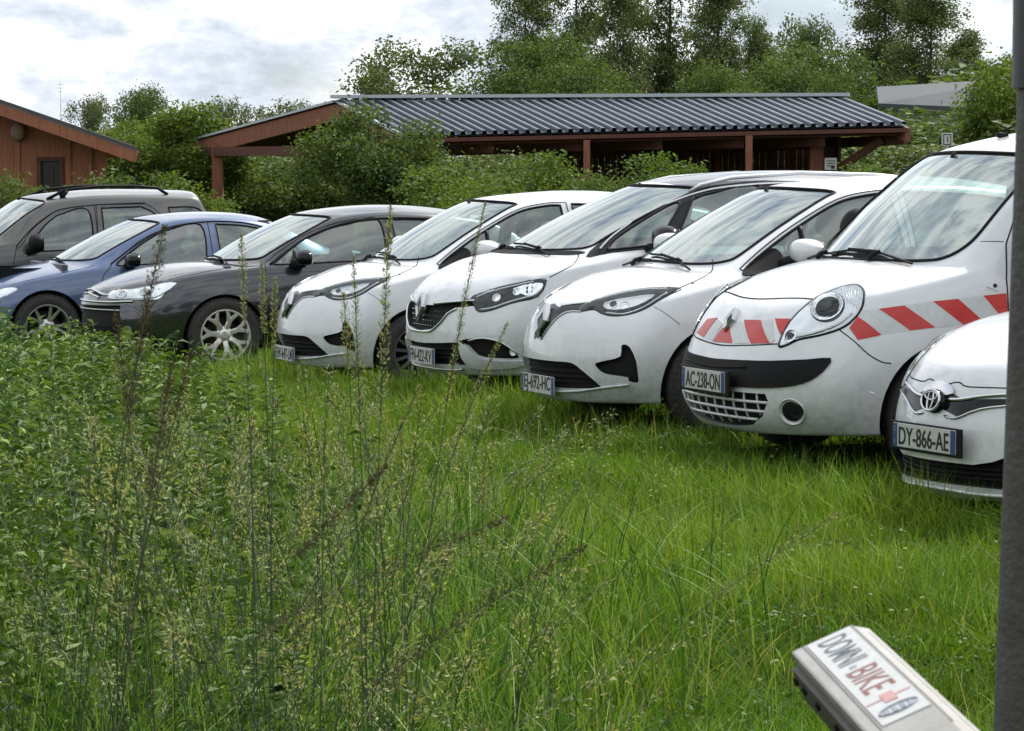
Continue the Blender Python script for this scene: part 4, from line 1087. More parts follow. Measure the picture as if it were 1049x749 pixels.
# ---------------------------------------------- high-roofed small van
def make_van(name, plate, label):
    S = spec_van(); c = Car(name, S, PW, label=label, cat='van')
    wins = [dict(p=[(-1.36, 1.20), (-1.50, 1.42), (-1.66, 1.57), (-1.85, 1.63), (-2.30, 1.66, True), (-2.32, 1.15, True), (-1.40, 1.13, True)]),
            dict(p=[(-2.45, 1.66, True), (-3.15, 1.67, True), (-3.17, 1.17, True), (-2.45, 1.155, True)])]
    half = [(.3, 1.105), (.58, 1.11), (.68, 1.13), (.735, 1.19), (.74, 1.28), (.70, 1.48), (.655, 1.63), (.60, 1.665), (.35, 1.682)]
    sh = [(0, 1.105)]+half+[(0, 1.69)]+[(-y, z) for y, z in reversed(half)]
    doors = [[(-1.28, 1.02, True), (-1.285, .7), (-1.33, .36), (-1.42, .30), (-2.34, .30), (-2.38, .4), (-2.38, 1.70, True), (-1.9, 1.68), (-1.66, 1.62), (-1.47, 1.46), (-1.31, 1.20, True)]]
    cut_common(c, S, wins, sh, doors, [(-.93, .32), (-3.60, .32)], wr=.375)
    for x in (-.93, -3.60):
        for sg in (1, -1): make_wheel(c, x, .80*sg, .32, .32, .2, 'cover', ALLOY)
    # clear panel between the lamps, over the hazard stripes
    pan = [(-.235, 0, .905), (-.26, .25, .905), (-.331, .515, .895), (-.243, .535, .819), (-.160, .512, .709), (-.13, .49, .680), (-.076, .302, .668), (-.049, 0, .655)]
    for nm, P in (('red_stripe', [[(-.126, .130, .791), (-.148, .294, .797), (-.122, .456, .684), (-.083, .310, .676)],
                                  [(-.190, .400, .810), (-.225, .500, .812), (-.191, .508, .765), (-.170, .50, .73)],
                                  [(-.049, -.10, .664), (-.082, -.06, .740), (-.084, .02, .745), (-.059, .130, .668)],
                                  [(-.088, -.40, .695), (-.122, -.32, .775), (-.131, -.191, .788), (-.086, -.245, .68)]]),
                  ('white_stripe', [[(-.1, .02, .775), (-.12, .12, .785), (-.09, .29, .676), (-.06, .15, .668)],
                                    [(-.15, .305, .797), (-.18, .39, .808), (-.16, .48, .70), (-.12, .465, .684)],
                                    [(-.13, -.18, .785), (-.09, -.08, .76), (-.05, -.11, .665), (-.08, -.235, .68)]])):
        for q in P: c.patch([p+(True,) for p in q], RED if nm[0] == 'r' else STW, nm, off=.0035, skirt=.003, fr=FRF, sm=1)
    c.path(mirrored([(-.331, .518, .905), (-.28, .35, .912), (-.235, .12, .905)]), .0055, DARK, 'hood_seam', off=-.001)
    c.path(mirrored([(-.14, .50, .678), (-.09, .35, .665), (-.055, .1, .652)]), .0045, DARK, 'bumper_seam', off=-.001)
    # lamps
    L = [(-.140, .515, .667, True), (-.167, .507, .731), (-.217, .509, .806), (-.290, .527, .879), (-.386, .527, .939), (-.484, .552, .978), (-.536, .609, .989), (-.521, .717, .956), (-.483, .769, .886), (-.435, .770, .820), (-.368, .744, .768), (-.280, .678, .730), (-.210, .603, .707), (-.166, .556, .677)]
    hs = lamp(c, L, mat('lamp_bowl', (.74, .75, .76), .22, metal=.9), chrome=[(-.17, .53, .70), (-.26, .655, .74), (-.36, .73, .79), (-.43, .755, .85)], dome=.02)
    disc(c, (-.355, .635, .872), [(.088, -.01), (.088, .009), (.082, .012), (.066, .003), (.03, -.006), (.0, -.004)], LAMPR, 'lamp_reflector', hs)
    disc(c, (-.355, .635, .872), [(.093, .002), (.092, .006), (.0895, .006), (.088, .003)], TRIM, 'lamp_ring', hs)
    disc(c, (-.362, .637, .880), [(.022, .0), (.022, .012), (.0, .016)], LAMPD, 'lamp_bulb', hs)
    disc(c, (-.187, .555, .722), [(.036, -.01), (.036, .010), (.030, .012), (.026, .002), (.0, .004)], LAMPR, 'lamp_reflector', hs)
    disc(c, (-.187, .555, .722), [(.020, .0), (.018, .012), (.0, .016)], LAMPA if 0 else LAMPD, 'lamp_bulb', hs)
    for sg, h in zip((1, -1), hs): c.path([(p[0], p[1]*sg, p[2]) for p in L], .007, TRIM, 'lamp_gasket', h, off=.0, closed=True)
    for k in range(6):
        t = k/5
        for sg, h in zip((1, -1), hs): c.path([(-.46-.012*k, (.58+.018*k)*sg, .965-.004*k), (-.44-.011*k, (.68+.012*k)*sg, .90-.012*k)], .0025, LAMPW, 'lamp_rib', h, off=.004, sm=1)
    # black bumper insert
    bd = [(0, 0, .578), (-.024, .129, .581), (-.06, .35, .588), (-.109, .509, .594), (-.225, .680, .609), (-.311, .761, .620), (-.292, .760, .574), (-.251, .736, .525), (-.196, .686, .486), (-.130, .602, .464), (-.061, .471, .453), (-.016, .314, .448), (0, 0, .44)]
    P = bd+[(x, -y, z) for x, y, z in reversed(bd[1:-1])]
    b = c.patch(P, TRIM, 'bumper_insert', off=.012, skirt=.03, fr=FRF, sm=2)
    sl = [(0, 0, .572), (-.07, .30, .578), (-.07, .31, .548), (0, 0, .535)]
    c.patch([(0, 0, .566), (-.06, .34, .574), (-.06, .35, .548), (0, 0, .532), (-.06, -.35, .548), (-.06, -.34, .574)], DARK, 'bumper_slot', b, off=.0135, skirt=.002, fr=FRF, sm=1)
    c.path([(-.05, .34, .55), (0, 0, .535), (-.05, -.34, .55)], .004, TRIM, 'slot_lip', b, off=.017, fr=FRF)
    half = [(0, .42), (.25, .421), (.50, .423), (.515, .386), (.457, .302), (.35, .250), (.186, .232), (0, .228)]
    g = c.recess(FRF, half+[(-y, z) for y, z in reversed(half[1:-1])], .05, name='lower_grille', wallm=PW)
    for z, w in ((.375, .51), (.325, .475), (.278, .40)): c.path([(0, -w, z), (0, -w/2, z), (0, 0, z), (0, w/2, z), (0, w, z)], .0085, PW, 'grille_bar', g, off=-.008, sm=1, fr=FRF)
    for k in range(-4, 5):
        y = k*.107+.0; zt, zb = .42, .232+.075*(abs(y)/.45)**2
        c.path([(0, y, zt), (0, y, (zt+zb)/2), (0, y, zb)], .0065, PW, 'grille_bar', g, off=-.018, sm=1, fr=FRF)
    disc(c, (-.161, .618, .342), [(.075, .0), (.072, .008), (.055, -.012), (.05, -.02)], PW, 'fog_surround')
    disc(c, (-.161, .618, .342), [(.056, .0), (.052, .002), (.0, .0035)], LAMPD, 'fog_lamp')
    c.patch([(-.20, .668, .40), (-.16, .632, .41), (-.128, .572, .342), (-.165, .59, .275), (-.2, .65, .28), (-.215, .68, .34)], PW, 'fog_panel', off=.001, mirror=True)
    disc(c, (-.175, .635, .345), [(.042, .0), (.040, .006), (.030, .004), (.0, .0)], DARK, 'fog_lamp_glass')
    for sg in (1, -1):
        c.path([(-.366, .747*sg, .760), (-.416, .807*sg, .707), (-.479, .842*sg, .641), (-.55, .859*sg, .600), (-.60, .862*sg, .592)], .004, DARK, 'bumper_seam', off=-.001)
        fr = SDL if sg > 0 else SDR
        band = [(-.45, .76, .861), (-.549, .825, .873), (-.830, .873, .909), (-1.128, .885, .935), (-1.272, .887, .946), (-1.276, .898, .836), (-1.135, .898, .797), (-.86, .89, .774), (-.704, .874, .760), (-.545, .849, .742), (-.43, .809, .716), (-.40, .78, .768)]
        sb = c.patch([(x, y*sg, z, True) for x, y, z in band], STW, 'hazard_band', off=.002, skirt=.002, fr=fr, sm=1, g=.04)
        for q in ([(-.405, .78, .775), (-.45, .80, .832), (-.549, .85, .740), (-.432, .81, .714)], [(-.547, .825, .873), (-.679, .855, .890), (-.845, .888, .775), (-.704, .874, .761)], [(-.838, .874, .909), (-.983, .883, .920), (-1.133, .898, .797), (-1.006, .896, .787)], [(-1.134, .886, .934), (-1.271, .887, .945), (-1.275, .898, .838), (-1.231, .898, .827)]):
            c.patch([(x, y*sg, z, True) for x, y, z in q], RED, 'red_stripe', sb, off=.0035, skirt=.0015, fr=fr, sm=1)
        band = [(-1.290, .887, .947), (-2.37, .887, .96), (-2.37, .898, .85), (-1.290, .898, .838)]
        sb = c.patch([(x, y*sg, z, True) for x, y, z in band], STW, 'hazard_band', off=.002, skirt=.002, fr=fr, sm=1, g=.06)
        for k in range(4):
            x0 = -1.34-k*.29
            c.patch([(x, .89*sg, z, True) for x, z in ((x0, .946), (x0-.14, .948), (x0-.28, .843), (x0-.14, .84))], RED, 'red_stripe', sb, off=.0035, skirt=.0015, fr=fr, sm=1)
        m = c.patch([(-1.155, .878*sg, .982, True), (-1.225, .872*sg, 1.018, True), (-1.225, .884*sg, .956, True)], PW, 'side_repeater', off=.006, fr=fr, sm=1)
        disc(c, (-1.205, .88*sg, .985), [(.012, 0), (.011, .009), (0, .011)], LAMPD, 'repeater_lamp', m, mirror=False)
        c.path([(-1.176, .78*sg, 1.214), (-1.30, .812*sg, 1.213)], .003, DARK, 'pillar_seam', off=-.001, sm=1)
    x = c.hit(FRF, (0, .80)).x
    diamond(c, (x+.02, 0, .785), .145, .105, R(26))
    add_plate(c, plate, .468, x=.055, holder=True)
    add_mirror(c, (-1.46, 1.05, 1.22), TRIM, (.10, .11, .15), foot=(-1.40, .85, 1.14))
    wiper(c, [(-.80, .25, 1.115), (-.93, -.15, 1.13), (-.88, .58, 1.11), (-.84, -.35, 1.12)])
    wiper(c, [(-.84, -.40, 1.11), (-.90, -.55, 1.13), (-.81, -.15, 1.115), (-.92, -.68, 1.12)])
    a = MB(); p = c.snap((-1.80, -.02, 1.77)); a.bbox(tuple(p+V((0, 0, .012))), (.07, .03, .03), .01); a.tube([p+V((.02, 0, .02)), p+V((-.30, 0, .17))], [.006, .0025], 6)
    a.build('antenna', TRIM, c.root, True)
    tax_disc(c, -.56, 1.18)
    add_interior(c, S, .18)
    c.finish()
    return c

# ---------------------------------------------- small city car, nose only in the picture
def make_city(name, plate, label):
    S = spec_city(); c = Car(name, S, PW, label=label, cat='car')
    wins = [dict(p=[(-1.16, 1.06), (-1.42, 1.22), (-1.75, 1.35), (-2.0, 1.385), (-2.10, 1.385), (-2.11, 1.05, True), (-1.20, 1.02, True)]),
            dict(p=[(-2.20, 1.385, True), (-2.75, 1.38), (-3.15, 1.33), (-3.30, 1.24), (-3.2, 1.12), (-2.20, 1.055, True)])]
    half = [(.3, 1.055), (.55, 1.055), (.645, 1.08), (.60, 1.24), (.54, 1.39), (.48, 1.43)]
    sh = [(0, 1.06)]+half+[(0, 1.455)]+[(-y, z) for y, z in reversed(half)]
    doors = [[(-1.15, .96, True), (-1.2, .6), (-1.30, .30), (-2.12, .27), (-2.155, .3), (-2.155, 1.02, True)]]
    cut_common(c, S, wins, sh, doors, [(-.80, .30), (-3.31, .30)])
    for x in (-.80, -3.31):
        for sg in (1, -1): make_wheel(c, x, .745*sg, .31, .31, .19, 'cover', ALLOY)
    mid = [(-.028, 0, .60), (-.03, .10, .575), (-.035, .170, .557), (-.078, .301, .605), (-.163, .488, .634), (-.168, .480, .655), (-.10, .32, .645), (-.056, .194, .634), (-.05, .10, .66), (-.045, 0, .665)]
    P = mid+[(x, -y, z) for x, y, z in reversed(mid[1:-1])]
    g = c.patch([p+((True,)) for p in P], GLOSSK, 'upper_grille', off=.003, fr=FRF, sm=1, g=.02)
    for sg in (1, -1):
        c.path([(-.05, .09*sg, .625), (-.056, .18*sg, .634), (-.10, .312*sg, .657), (-.175, .48*sg, .676)], .009, CHROME, 'grille_trim', g, off=.008)
        c.path([(-.033, .09*sg, .553), (-.04, .17*sg, .548), (-.082, .30*sg, .596), (-.165, .49*sg, .628)], .006, CHROME, 'grille_trim', g, off=.006)
    L = [(-.17, .49, .64), (-.17, .47, .69), (-.22, .44, .76), (-.30, .47, .83), (-.42, .60, .875), (-.52, .70, .87), (-.46, .74, .80), (-.38, .74, .73), (-.28, .66, .67)]
    hs = lamp(c, L, LAMPW, chrome=[(-.2, .52, .67), (-.3, .67, .70), (-.42, .73, .80)])
    disc(c, (-.31, .60, .77), [(.06, -.01), (.06, .010), (.05, .012), (.042, .002), (.0, .01)], LAMPR, 'lamp_reflector', hs)
    # hood line rising either side of the emblem
    for sg in (1, -1):
        c.path([(-.06, .05*sg, .70), (-.075, .12*sg, .712), (-.09, .20*sg, .69), (-.18, .455*sg, .708), (-.25, .47*sg, .79), (-.45, .58*sg, .90)], .004, DARK, 'hood_seam', off=-.001)
    c.patch([(-.06, .12, .655), (-.07, .085, .69), (-.08, 0, .705), (-.07, -.085, .69), (-.06, -.12, .655), (-.05, 0, .64)], CHROME, 'emblem_cap', off=.014, skirt=.02, fr=FRF, sm=3)
    x = c.hit(FRF, (0, .622)).x; b = MB(); n = 40
    def oval(cy, cz, ry, rz, r): b.tube([(0, cy+ry*math.cos(a), cz+rz*math.sin(a)) for a in [2*math.pi*i/n for i in range(n+1)]], r, 6, cap=False)
    oval(0, 0, .072, .049, .0068); oval(0, 0, .022, .047, .005); oval(0, .021, .049, .019, .005)
    e = b.build('emblem', CHROME, c.root, True); e.location = (x+.034, 0, .622); e.rotation_euler = (0, -R(14), 0)
    q = MB(); q.lathe([(.082, -.03), (.078, -.004), (.0, .002)], 32, 'x'); bk = q.build('emblem_back', GLOSSK, e, True); bk.scale = (1, 1, .7)
    half = [(0, .345), (.292, .345), (.39, .365), (.44, .385), (.56, .385), (.56, .30), (.461, .240), (.275, .243), (0, .245)]
    g = c.recess(FRF, half+[(-y, z) for y, z in reversed(half[1:-1])], .06, name='lower_grille')
    for z in (.272, .298, .323): c.path([(0, -.5, z), (0, 0, z), (0, .5, z)], .006, TRIM, 'grille_slat', g, off=-.03, fr=FRF)
    c.path(mirrored([(-.30, .66, .215), (-.173, .50, .205), (-.063, .262, .212), (-.02, .1, .218)]), .013, PW, 'splitter', off=.008, flat=.7)
    add_plate(c, plate, .445, x=.03, holder=True)
    add_mirror(c, (-1.28, .93, 1.08), PW)
    wiper(c, [(-.86, .3, 1.07), (-.98, .0, 1.12), (-.86, .5, 1.06), (-.86, -.2, 1.08)])
    add_interior(c, S)
    c.finish()
    return c

# ---------------------------------------------- dark saloon with chevron grille
def chevrons(c, pos):
    b = MB()
    for dz in (0, -.05):
        P = [(0, -.085, dz-.045), (0, 0, dz), (0, .085, dz-.045)]
        for a, q in ((P[0], P[1]), (P[1], P[2])):
            d = V(q)-V(a); u = V((0, -d.z, d.y)).normalized()*.012
            A, B = V(a), V(q)
            b.add([A-u, B-u, B+u, A+u, A-u+V((.01, 0, 0)), B-u+V((.01, 0, 0)), B+u+V((.01, 0, 0)), A+u+V((.01, 0, 0))], [(0, 1, 2, 3), (4, 5, 6, 7), (0, 1, 5, 4), (1, 2, 6, 5), (2, 3, 7, 6), (3, 0, 4, 7)])
    o = b.build('emblem', CHROME, c.root); o.location = pos; return o

def make_hatch(name, label):
    S = spec_hatch(); S['handle_z'] = .80; c = Car(name, S, PK, label=label, cat='car')
    wins = [dict(p=[(-1.53, .948), (-1.70, 1.06), (-1.87, 1.155), (-2.08, 1.235), (-2.30, 1.285), (-2.57, 1.315), (-2.58, .965, True), (-1.90, .94), (-1.58, .93, True)]),
            dict(p=[(-2.69, 1.318, True), (-3.05, 1.31), (-3.40, 1.26), (-3.52, 1.18), (-3.45, 1.0), (-2.69, .965, True)])]
    half = [(.3, .96), (.55, .968), (.66, .985), (.66, 1.04), (.62, 1.18), (.555, 1.295), (.50, 1.335), (.3, 1.35)]
    sh = [(0, .96)]+half+[(0, 1.355)]+[(-y, z) for y, z in reversed(half)]
    doors = [[(-1.45, .90, True), (-1.44, .6), (-1.50, .34), (-1.58, .28), (-2.58, .28), (-2.635, .34), (-2.635, 1.335, True), (-2.3, 1.31), (-2.07, 1.26), (-1.85, 1.175), (-1.68, 1.08), (-1.46, .94, True)],
             [(-2.65, .94, True), (-2.65, .30), (-3.3, .30), (-3.45, .55), (-3.55, .75), (-3.56, .98, True)]]
    cut_common(c, S, wins, sh, doors, [(-1.07, .31), (-3.6, .31)], wr=.37, ring=TRIM, back=[(-.5, 1.32, True), (.5, 1.32, True), (.6, 1.08, True), (-.6, 1.08, True)])
    for x in (-1.07, -3.6):
        for sg in (1, -1): make_wheel(c, x, .79*sg, .325, .325, .2, 'y', ALLOYW)
    L = [(-.158, .377, .671), (-.201, .392, .707), (-.295, .524, .719), (-.397, .622, .739), (-.535, .722, .770), (-.650, .801, .782), (-.638, .810, .760), (-.546, .812, .690), (-.475, .804, .640), (-.326, .684, .637), (-.153, .433, .640)]
    hs = lamp(c, L, LAMPR, chrome=[(-.20, .48, .65), (-.33, .685, .65), (-.47, .79, .66), (-.6, .805, .73)])
    for p in ((-.25, .53, .68), (-.40, .68, .70)): disc(c, p, [(.042, -.01), (.042, .010), (.034, .012), (.03, .002), (.0, .008)], LAMPW, 'lamp_reflector', hs)
    c.path(mirrored([(-.30, .67, .622), (-.16, .48, .612), (-.08, .286, .607), (-.05, .1, .605)]), .013, CHROME, 'bumper_chrome', off=.006, flat=.7)
    # two wide chevrons across the nose
    for sg in (1, -1):
        c.path([(-.09, 0, .715), (-.11, .12*sg, .695), (-.13, .30*sg, .668), (-.16, .38*sg, .662)], .011, CHROME, 'grille_chevron', off=.006)
        c.path([(-.07, 0, .675), (-.09, .12*sg, .655), (-.11, .28*sg, .635)], .011, CHROME, 'grille_chevron', off=.006)
    c.patch([(-.10, .10, .685), (-.13, .28, .668), (-.12, .28, .645), (-.09, .10, .66)], DARK, 'grille_gap', off=.002, mirror=True)
    half = [(0, .575), (.4, .58), (.58, .585), (.62, .45), (.58, .30), (.3, .285), (0, .28)]
    g = c.recess(FRF, half+[(-y, z) for y, z in reversed(half[1:-1])], .04, name='lower_grille')
    for z in (.545, .40, .36, .32): c.path([(0, -.58, z), (0, -.3, z), (0, 0, z), (0, .3, z), (0, .58, z)], .007, ALLOY if z == .545 else TRIM, 'grille_slat', g, off=-.015, fr=FRF)
    c.path(mirrored([(-.33, .70, .262), (-.2, .55, .252), (-.08, .3, .245), (-.04, .1, .242)]), .011, CHROME, 'splitter', off=.006, flat=.7)
    disc(c, (-.25, .66, .36), [(.05, -.01), (.05, .008), (.04, .01), (.0, .004)], LAMPR, 'fog_lamp')
    for sg in (1, -1):
        c.path([(-.60, .73*sg, .79), (-.80, .77*sg, .85), (-1.0, .765*sg, .885), (-1.25, .70*sg, .92), (-1.343, .63*sg, .94)], .004, DARK, 'hood_seam', off=-.001)
        c.path([(-1.50, .80*sg, .935), (-1.70, .735*sg, 1.075), (-1.87, .685*sg, 1.17), (-2.1, .645*sg, 1.255), (-2.35, .62*sg, 1.31), (-2.7, .615*sg, 1.335), (-3.1, .61*sg, 1.33)], .010, TRIM, 'rain_gutter', off=.003)
        c.path([(-1.72, .80*sg, .95), (-1.74, .74*sg, 1.06)], .013, TRIM, 'quarter_divider', off=.002, sm=1)
    add_mirror(c, (-1.76, .96, .99), GLOSSK, (.08, .12, .07), foot=(-1.70, .83, .93))
    wiper(c, [(-1.2, .3, .965), (-1.32, 0, 1.02), (-1.2, .5, .96), (-1.2, -.2, .98)])
    add_interior(c, S, -.06)
    c.finish()
    return c

# ---------------------------------------------- blue saloon
def make_sedan(name, label):
    S = spec_sedan(); S['handle_z'] = .78; c = Car(name, S, PB, label=label, cat='car')
    wins = [dict(p=[(-1.66, .925), (-1.82, 1.04), (-1.99, 1.146), (-2.22, 1.25), (-2.565, 1.30), (-2.57, .945, True), (-1.925, .915), (-1.70, .905, True)]),
            dict(p=[(-2.72, 1.305, True), (-3.0, 1.29), (-3.25, 1.235), (-3.50, 1.10), (-3.55, 1.0), (-3.4, .965), (-2.72, .95, True)])]
    half = [(.3, .95), (.55, .955), (.66, .975), (.66, 1.03), (.62, 1.17), (.555, 1.285), (.50, 1.32), (.3, 1.34)]
    sh = [(0, .95)]+half+[(0, 1.345)]+[(-y, z) for y, z in reversed(half)]
    doors = [[(-1.60, .90, True), (-1.50, .78), (-1.48, .5), (-1.52, .28), (-2.58, .26), (-2.64, .34), (-2.64, 1.325, True), (-2.3, 1.29), (-1.99, 1.18), (-1.80, 1.06), (-1.60, .925, True)],
             [(-2.66, .93, True), (-2.66, .30), (-3.2, .30), (-3.35, .55), (-3.5, .75), (-3.6, .95, True)]]
    cut_common(c, S, wins, sh, doors, [(-.95, .31), (-3.65, .31)], wr=.37, back=[(-.5, 1.33, True), (.5, 1.33, True), (.62, 1.06, True), (-.62, 1.06, True)])
    for x in (-.95, -3.65):
        for sg in (1, -1): make_wheel(c, x, .79*sg, .32, .32, .2, 'ten', ALLOY)
    L = [(-.22, .48, .60), (-.27, .55, .66), (-.40, .68, .70), (-.60, .80, .72), (-.66, .83, .69), (-.50, .82, .62), (-.35, .72, .57)]
    hs = lamp(c, L, LAMPR)
    half = [(0, .50), (.3, .50), (.42, .47), (.36, .28), (.2, .25), (0, .25)]
    g = c.recess(FRF, half+[(-y, z) for y, z in reversed(half[1:-1])], .05, name='lower_grille')
    for z in (.30, .35, .40, .45): c.path([(0, -.4, z), (0, 0, z), (0, .4, z)], .006, TRIM, 'grille_slat', g, off=-.02, fr=FRF)
    add_plate(c, '', .38, x=.02)
    for sg in (1, -1):
        c.path([(-.60, .77*sg, .745), (-.9, .80*sg, .80), (-1.2, .79*sg, .855), (-1.45, .76*sg, .90)], .004, DARK, 'hood_seam', off=-.001)
        c.path([(-1.60, .80*sg, .925), (-1.80, .73*sg, 1.065), (-1.99, .68*sg, 1.18), (-2.25, .62*sg, 1.285), (-2.65, .60*sg, 1.335), (-3.0, .59*sg, 1.325), (-3.3, .59*sg, 1.25)], .007, TRIM, 'rain_gutter', off=.002)
    add_mirror(c, (-1.79, .95, .96), GLOSSK, (.08, .12, .07), foot=(-1.75, .83, .91))
    wiper(c, [(-1.2, .3, .955), (-1.32, 0, 1.0), (-1.2, .5, .95), (-1.2, -.2, .97)])
    add_interior(c, S, -.06)
    c.finish()
    return c

# ---------------------------------------------- boxy off-roader with roof rails
def make_suv(name, label):
    S = spec_suv(); S['handle_z'] = .93; S['dark_handle'] = True; c = Car(name, S, PG, label=label, cat='car')
    wins = [dict(p=[(-2.18, 1.06), (-2.30, 1.22), (-2.42, 1.33), (-2.56, 1.405), (-2.85, 1.445), (-2.87, 1.02, True), (-2.3, 1.0), (-2.20, 1.0, True)]),
            dict(p=[(-3.0, 1.465, True), (-3.45, 1.48, True), (-3.62, 1.37), (-3.68, 1.07, True), (-3.0, 1.03, True)]),
            dict(n='rear_quarter_window', m=DGLASS, p=[(-3.76, 1.47, True), (-4.06, 1.47), (-4.16, 1.38), (-4.20, 1.14, True), (-3.82, 1.11, True)])]
    half = [(.3, 1.12), (.6, 1.11), (.70, 1.13), (.66, 1.42), (.60, 1.53), (.3, 1.56)]
    sh = [(0, 1.12)]+half+[(0, 1.57)]+[(-y, z) for y, z in reversed(half)]
    doors = [[(-2.02, 1.03, True), (-1.98, .8), (-2.0, .45), (-2.08, .40), (-2.90, .40), (-2.925, .5), (-2.925, 1.50, True), (-2.55, 1.45), (-2.38, 1.36), (-2.2, 1.22), (-2.08, 1.06, True)],
             [(-2.945, 1.50, True), (-2.945, .42), (-3.35, .42), (-3.5, .6), (-3.66, .85), (-3.72, 1.1), (-3.69, 1.36), (-3.52, 1.51, True)]]
    cut_common(c, S, wins, sh, doors, [(-.95, .36), (-3.62, .36)], wr=.41, back=[(-.56, 1.55, True), (.56, 1.55, True), (.66, 1.2, True), (-.66, 1.2, True)])
    for x in (-.95, -3.62):
        for sg in (1, -1): make_wheel(c, x, .79*sg, .355, .355, .22, 'ten', ALLOY)
    for sg in (1, -1):
        y = .56*sg; b = MB()
        top = [c.snap((x, y, 1.7)) for x in (-2.40, -2.62, -3.0, -3.4, -3.68, -3.80)]
        off = [0, .075, .085, .085, .07, .0]
        b.tube([p+V((0, 0, o)) for p, o in zip(top, off)], [.018, .017, .016, .016, .017, .018], 8)
        b.tube([c.snap((-2.58, y, 1.7)), top[1]+V((-.03, 0, .07))], [.035, .02], 8)
        b.build('roof_rail', TRIM, c.root, True)
    L = [(-.10, .56, .80), (-.12, .60, .92), (-.24, .72, .94), (-.40, .80, .93), (-.36, .80, .84), (-.22, .76, .78)]
    lamp(c, L, LAMPR)
    half = [(0, .90), (.48, .89), (.45, .76), (0, .75)]
    g = c.recess(FRF, half+[(-y, z) for y, z in reversed(half[1:-1])], .03, name='grille')
    for z in (.79, .83, .87): c.path([(0, -.44, z), (0, 0, z), (0, .44, z)], .008, ALLOY, 'grille_slat', g, off=0, fr=FRF)
    half = [(0, .52), (.6, .52), (.62, .42), (0, .40)]
    c.recess(FRF, half+[(-y, z) for y, z in reversed(half[1:-1])], .03, name='lower_grille')
    add_plate(c, '', .60, x=.02)
    add_mirror(c, (-2.22, 1.02, 1.09), TRIM, (.09, .13, .10), foot=(-2.15, .86, .99))
    wiper(c, [(-1.68, .3, 1.12), (-1.8, 0, 1.2), (-1.68, .5, 1.12), (-1.68, -.2, 1.14)])
    for sg in (1, -1):
        c.path([(-.3, .78*sg, .97), (-.8, .84*sg, 1.0), (-1.3, .83*sg, 1.03), (-1.7, .80*sg, 1.06)], .004, DARK, 'hood_seam', off=-.001)
        c.path([(-2.02, .84*sg, 1.04), (-2.2, .79*sg, 1.24), (-2.4, .75*sg, 1.395), (-2.56, .73*sg, 1.47), (-2.92, .72*sg, 1.51), (-3.5, .71*sg, 1.53)], .007, TRIM, 'door_frame_seal', off=.001)
    add_interior(c, S, .15)
    c.finish()
    return c

def build_cars():
    R5 = "white cars parked nose out in the row"
    def go(c, k): place(c, *POSES[k]); return c
    go(make_zoe('parked_car', 'EJ-692-HC', 'white electric hatchback with dark slim lamps, parked between the people carrier and the striped van', R5), 'zoe')
    go(make_zoe('parked_car', 'EW-647-LM', 'white electric hatchback parked directly beside the dark saloon with light alloy wheels', R5), 'zoe2')
    go(make_mpv('parked_car', 'FN-422-KV', 'white people carrier with black windscreen pillars and chrome window line, plate FN-422-KV', R5), 'mpv')
    go(make_van('parked_van', 'AC-238-ON', 'tall white van with red and white hazard stripes on nose and wing'), 'van')
    go(make_city('parked_car', 'DY-866-AE', 'white small car behind the dark post, nearest in the row, plate DY-866-AE'), 'city')
    go(make_hatch('parked_car', 'black car with chrome chevron nose and light multi-spoke alloy wheels'), 'hatch')
    go(make_sedan('parked_car', 'metallic blue saloon parked between the black car and the dark grey off-roader'), 'sedan')
    go(make_suv('parked_car', 'dark grey boxy off-roader with black roof rails, farthest left in the row'), 'suv')
build_cars()
# ------------------------------------------------------------------ ground
CP = [(-40, 30, -.35), (0, 5, -.16), (-2, 8, -.14), (2, 8, -.12), (0, 11, -.08), (-4, 14, -.12), (-8, 20, -.2), (0, 45, -.2), (20, 30, 0), (-15, 45, -.4), (30, 60, .3)]
for k, (px, d, z, th) in POSES.items():
    p = at(px, 380, d); t = R(th); q = V((p.x, p.y, 0))+V((math.sin(t), math.cos(t), 0))*2.0
    CP += [(q.x, q.y, z), (p.x+.2, p.y+.3, z), (q.x+1.8, q.y+.8, z)]
CPA = np.array(CP)
def gzv(x, y):
    x = np.asarray(x, float); y = np.asarray(y, float); sh = x.shape; x = x.ravel(); y = y.ravel()
    out = np.zeros_like(x); W = np.zeros_like(x)
    for cx, cy, cz in CPA:
        w = 1/((x-cx)**2+(y-cy)**2+.5)**2; out += w*cz; W += w
    return ((out/W)+.012*np.sin(x*2.3+.4*y)*np.cos(y*1.7)).reshape(sh)
def gzs(x, y): return float(gzv(np.array([x]), np.array([y]))[0])

def node_mat(name):
    m = bpy.data.materials.new(name); m.use_nodes = True; return m, m.node_tree

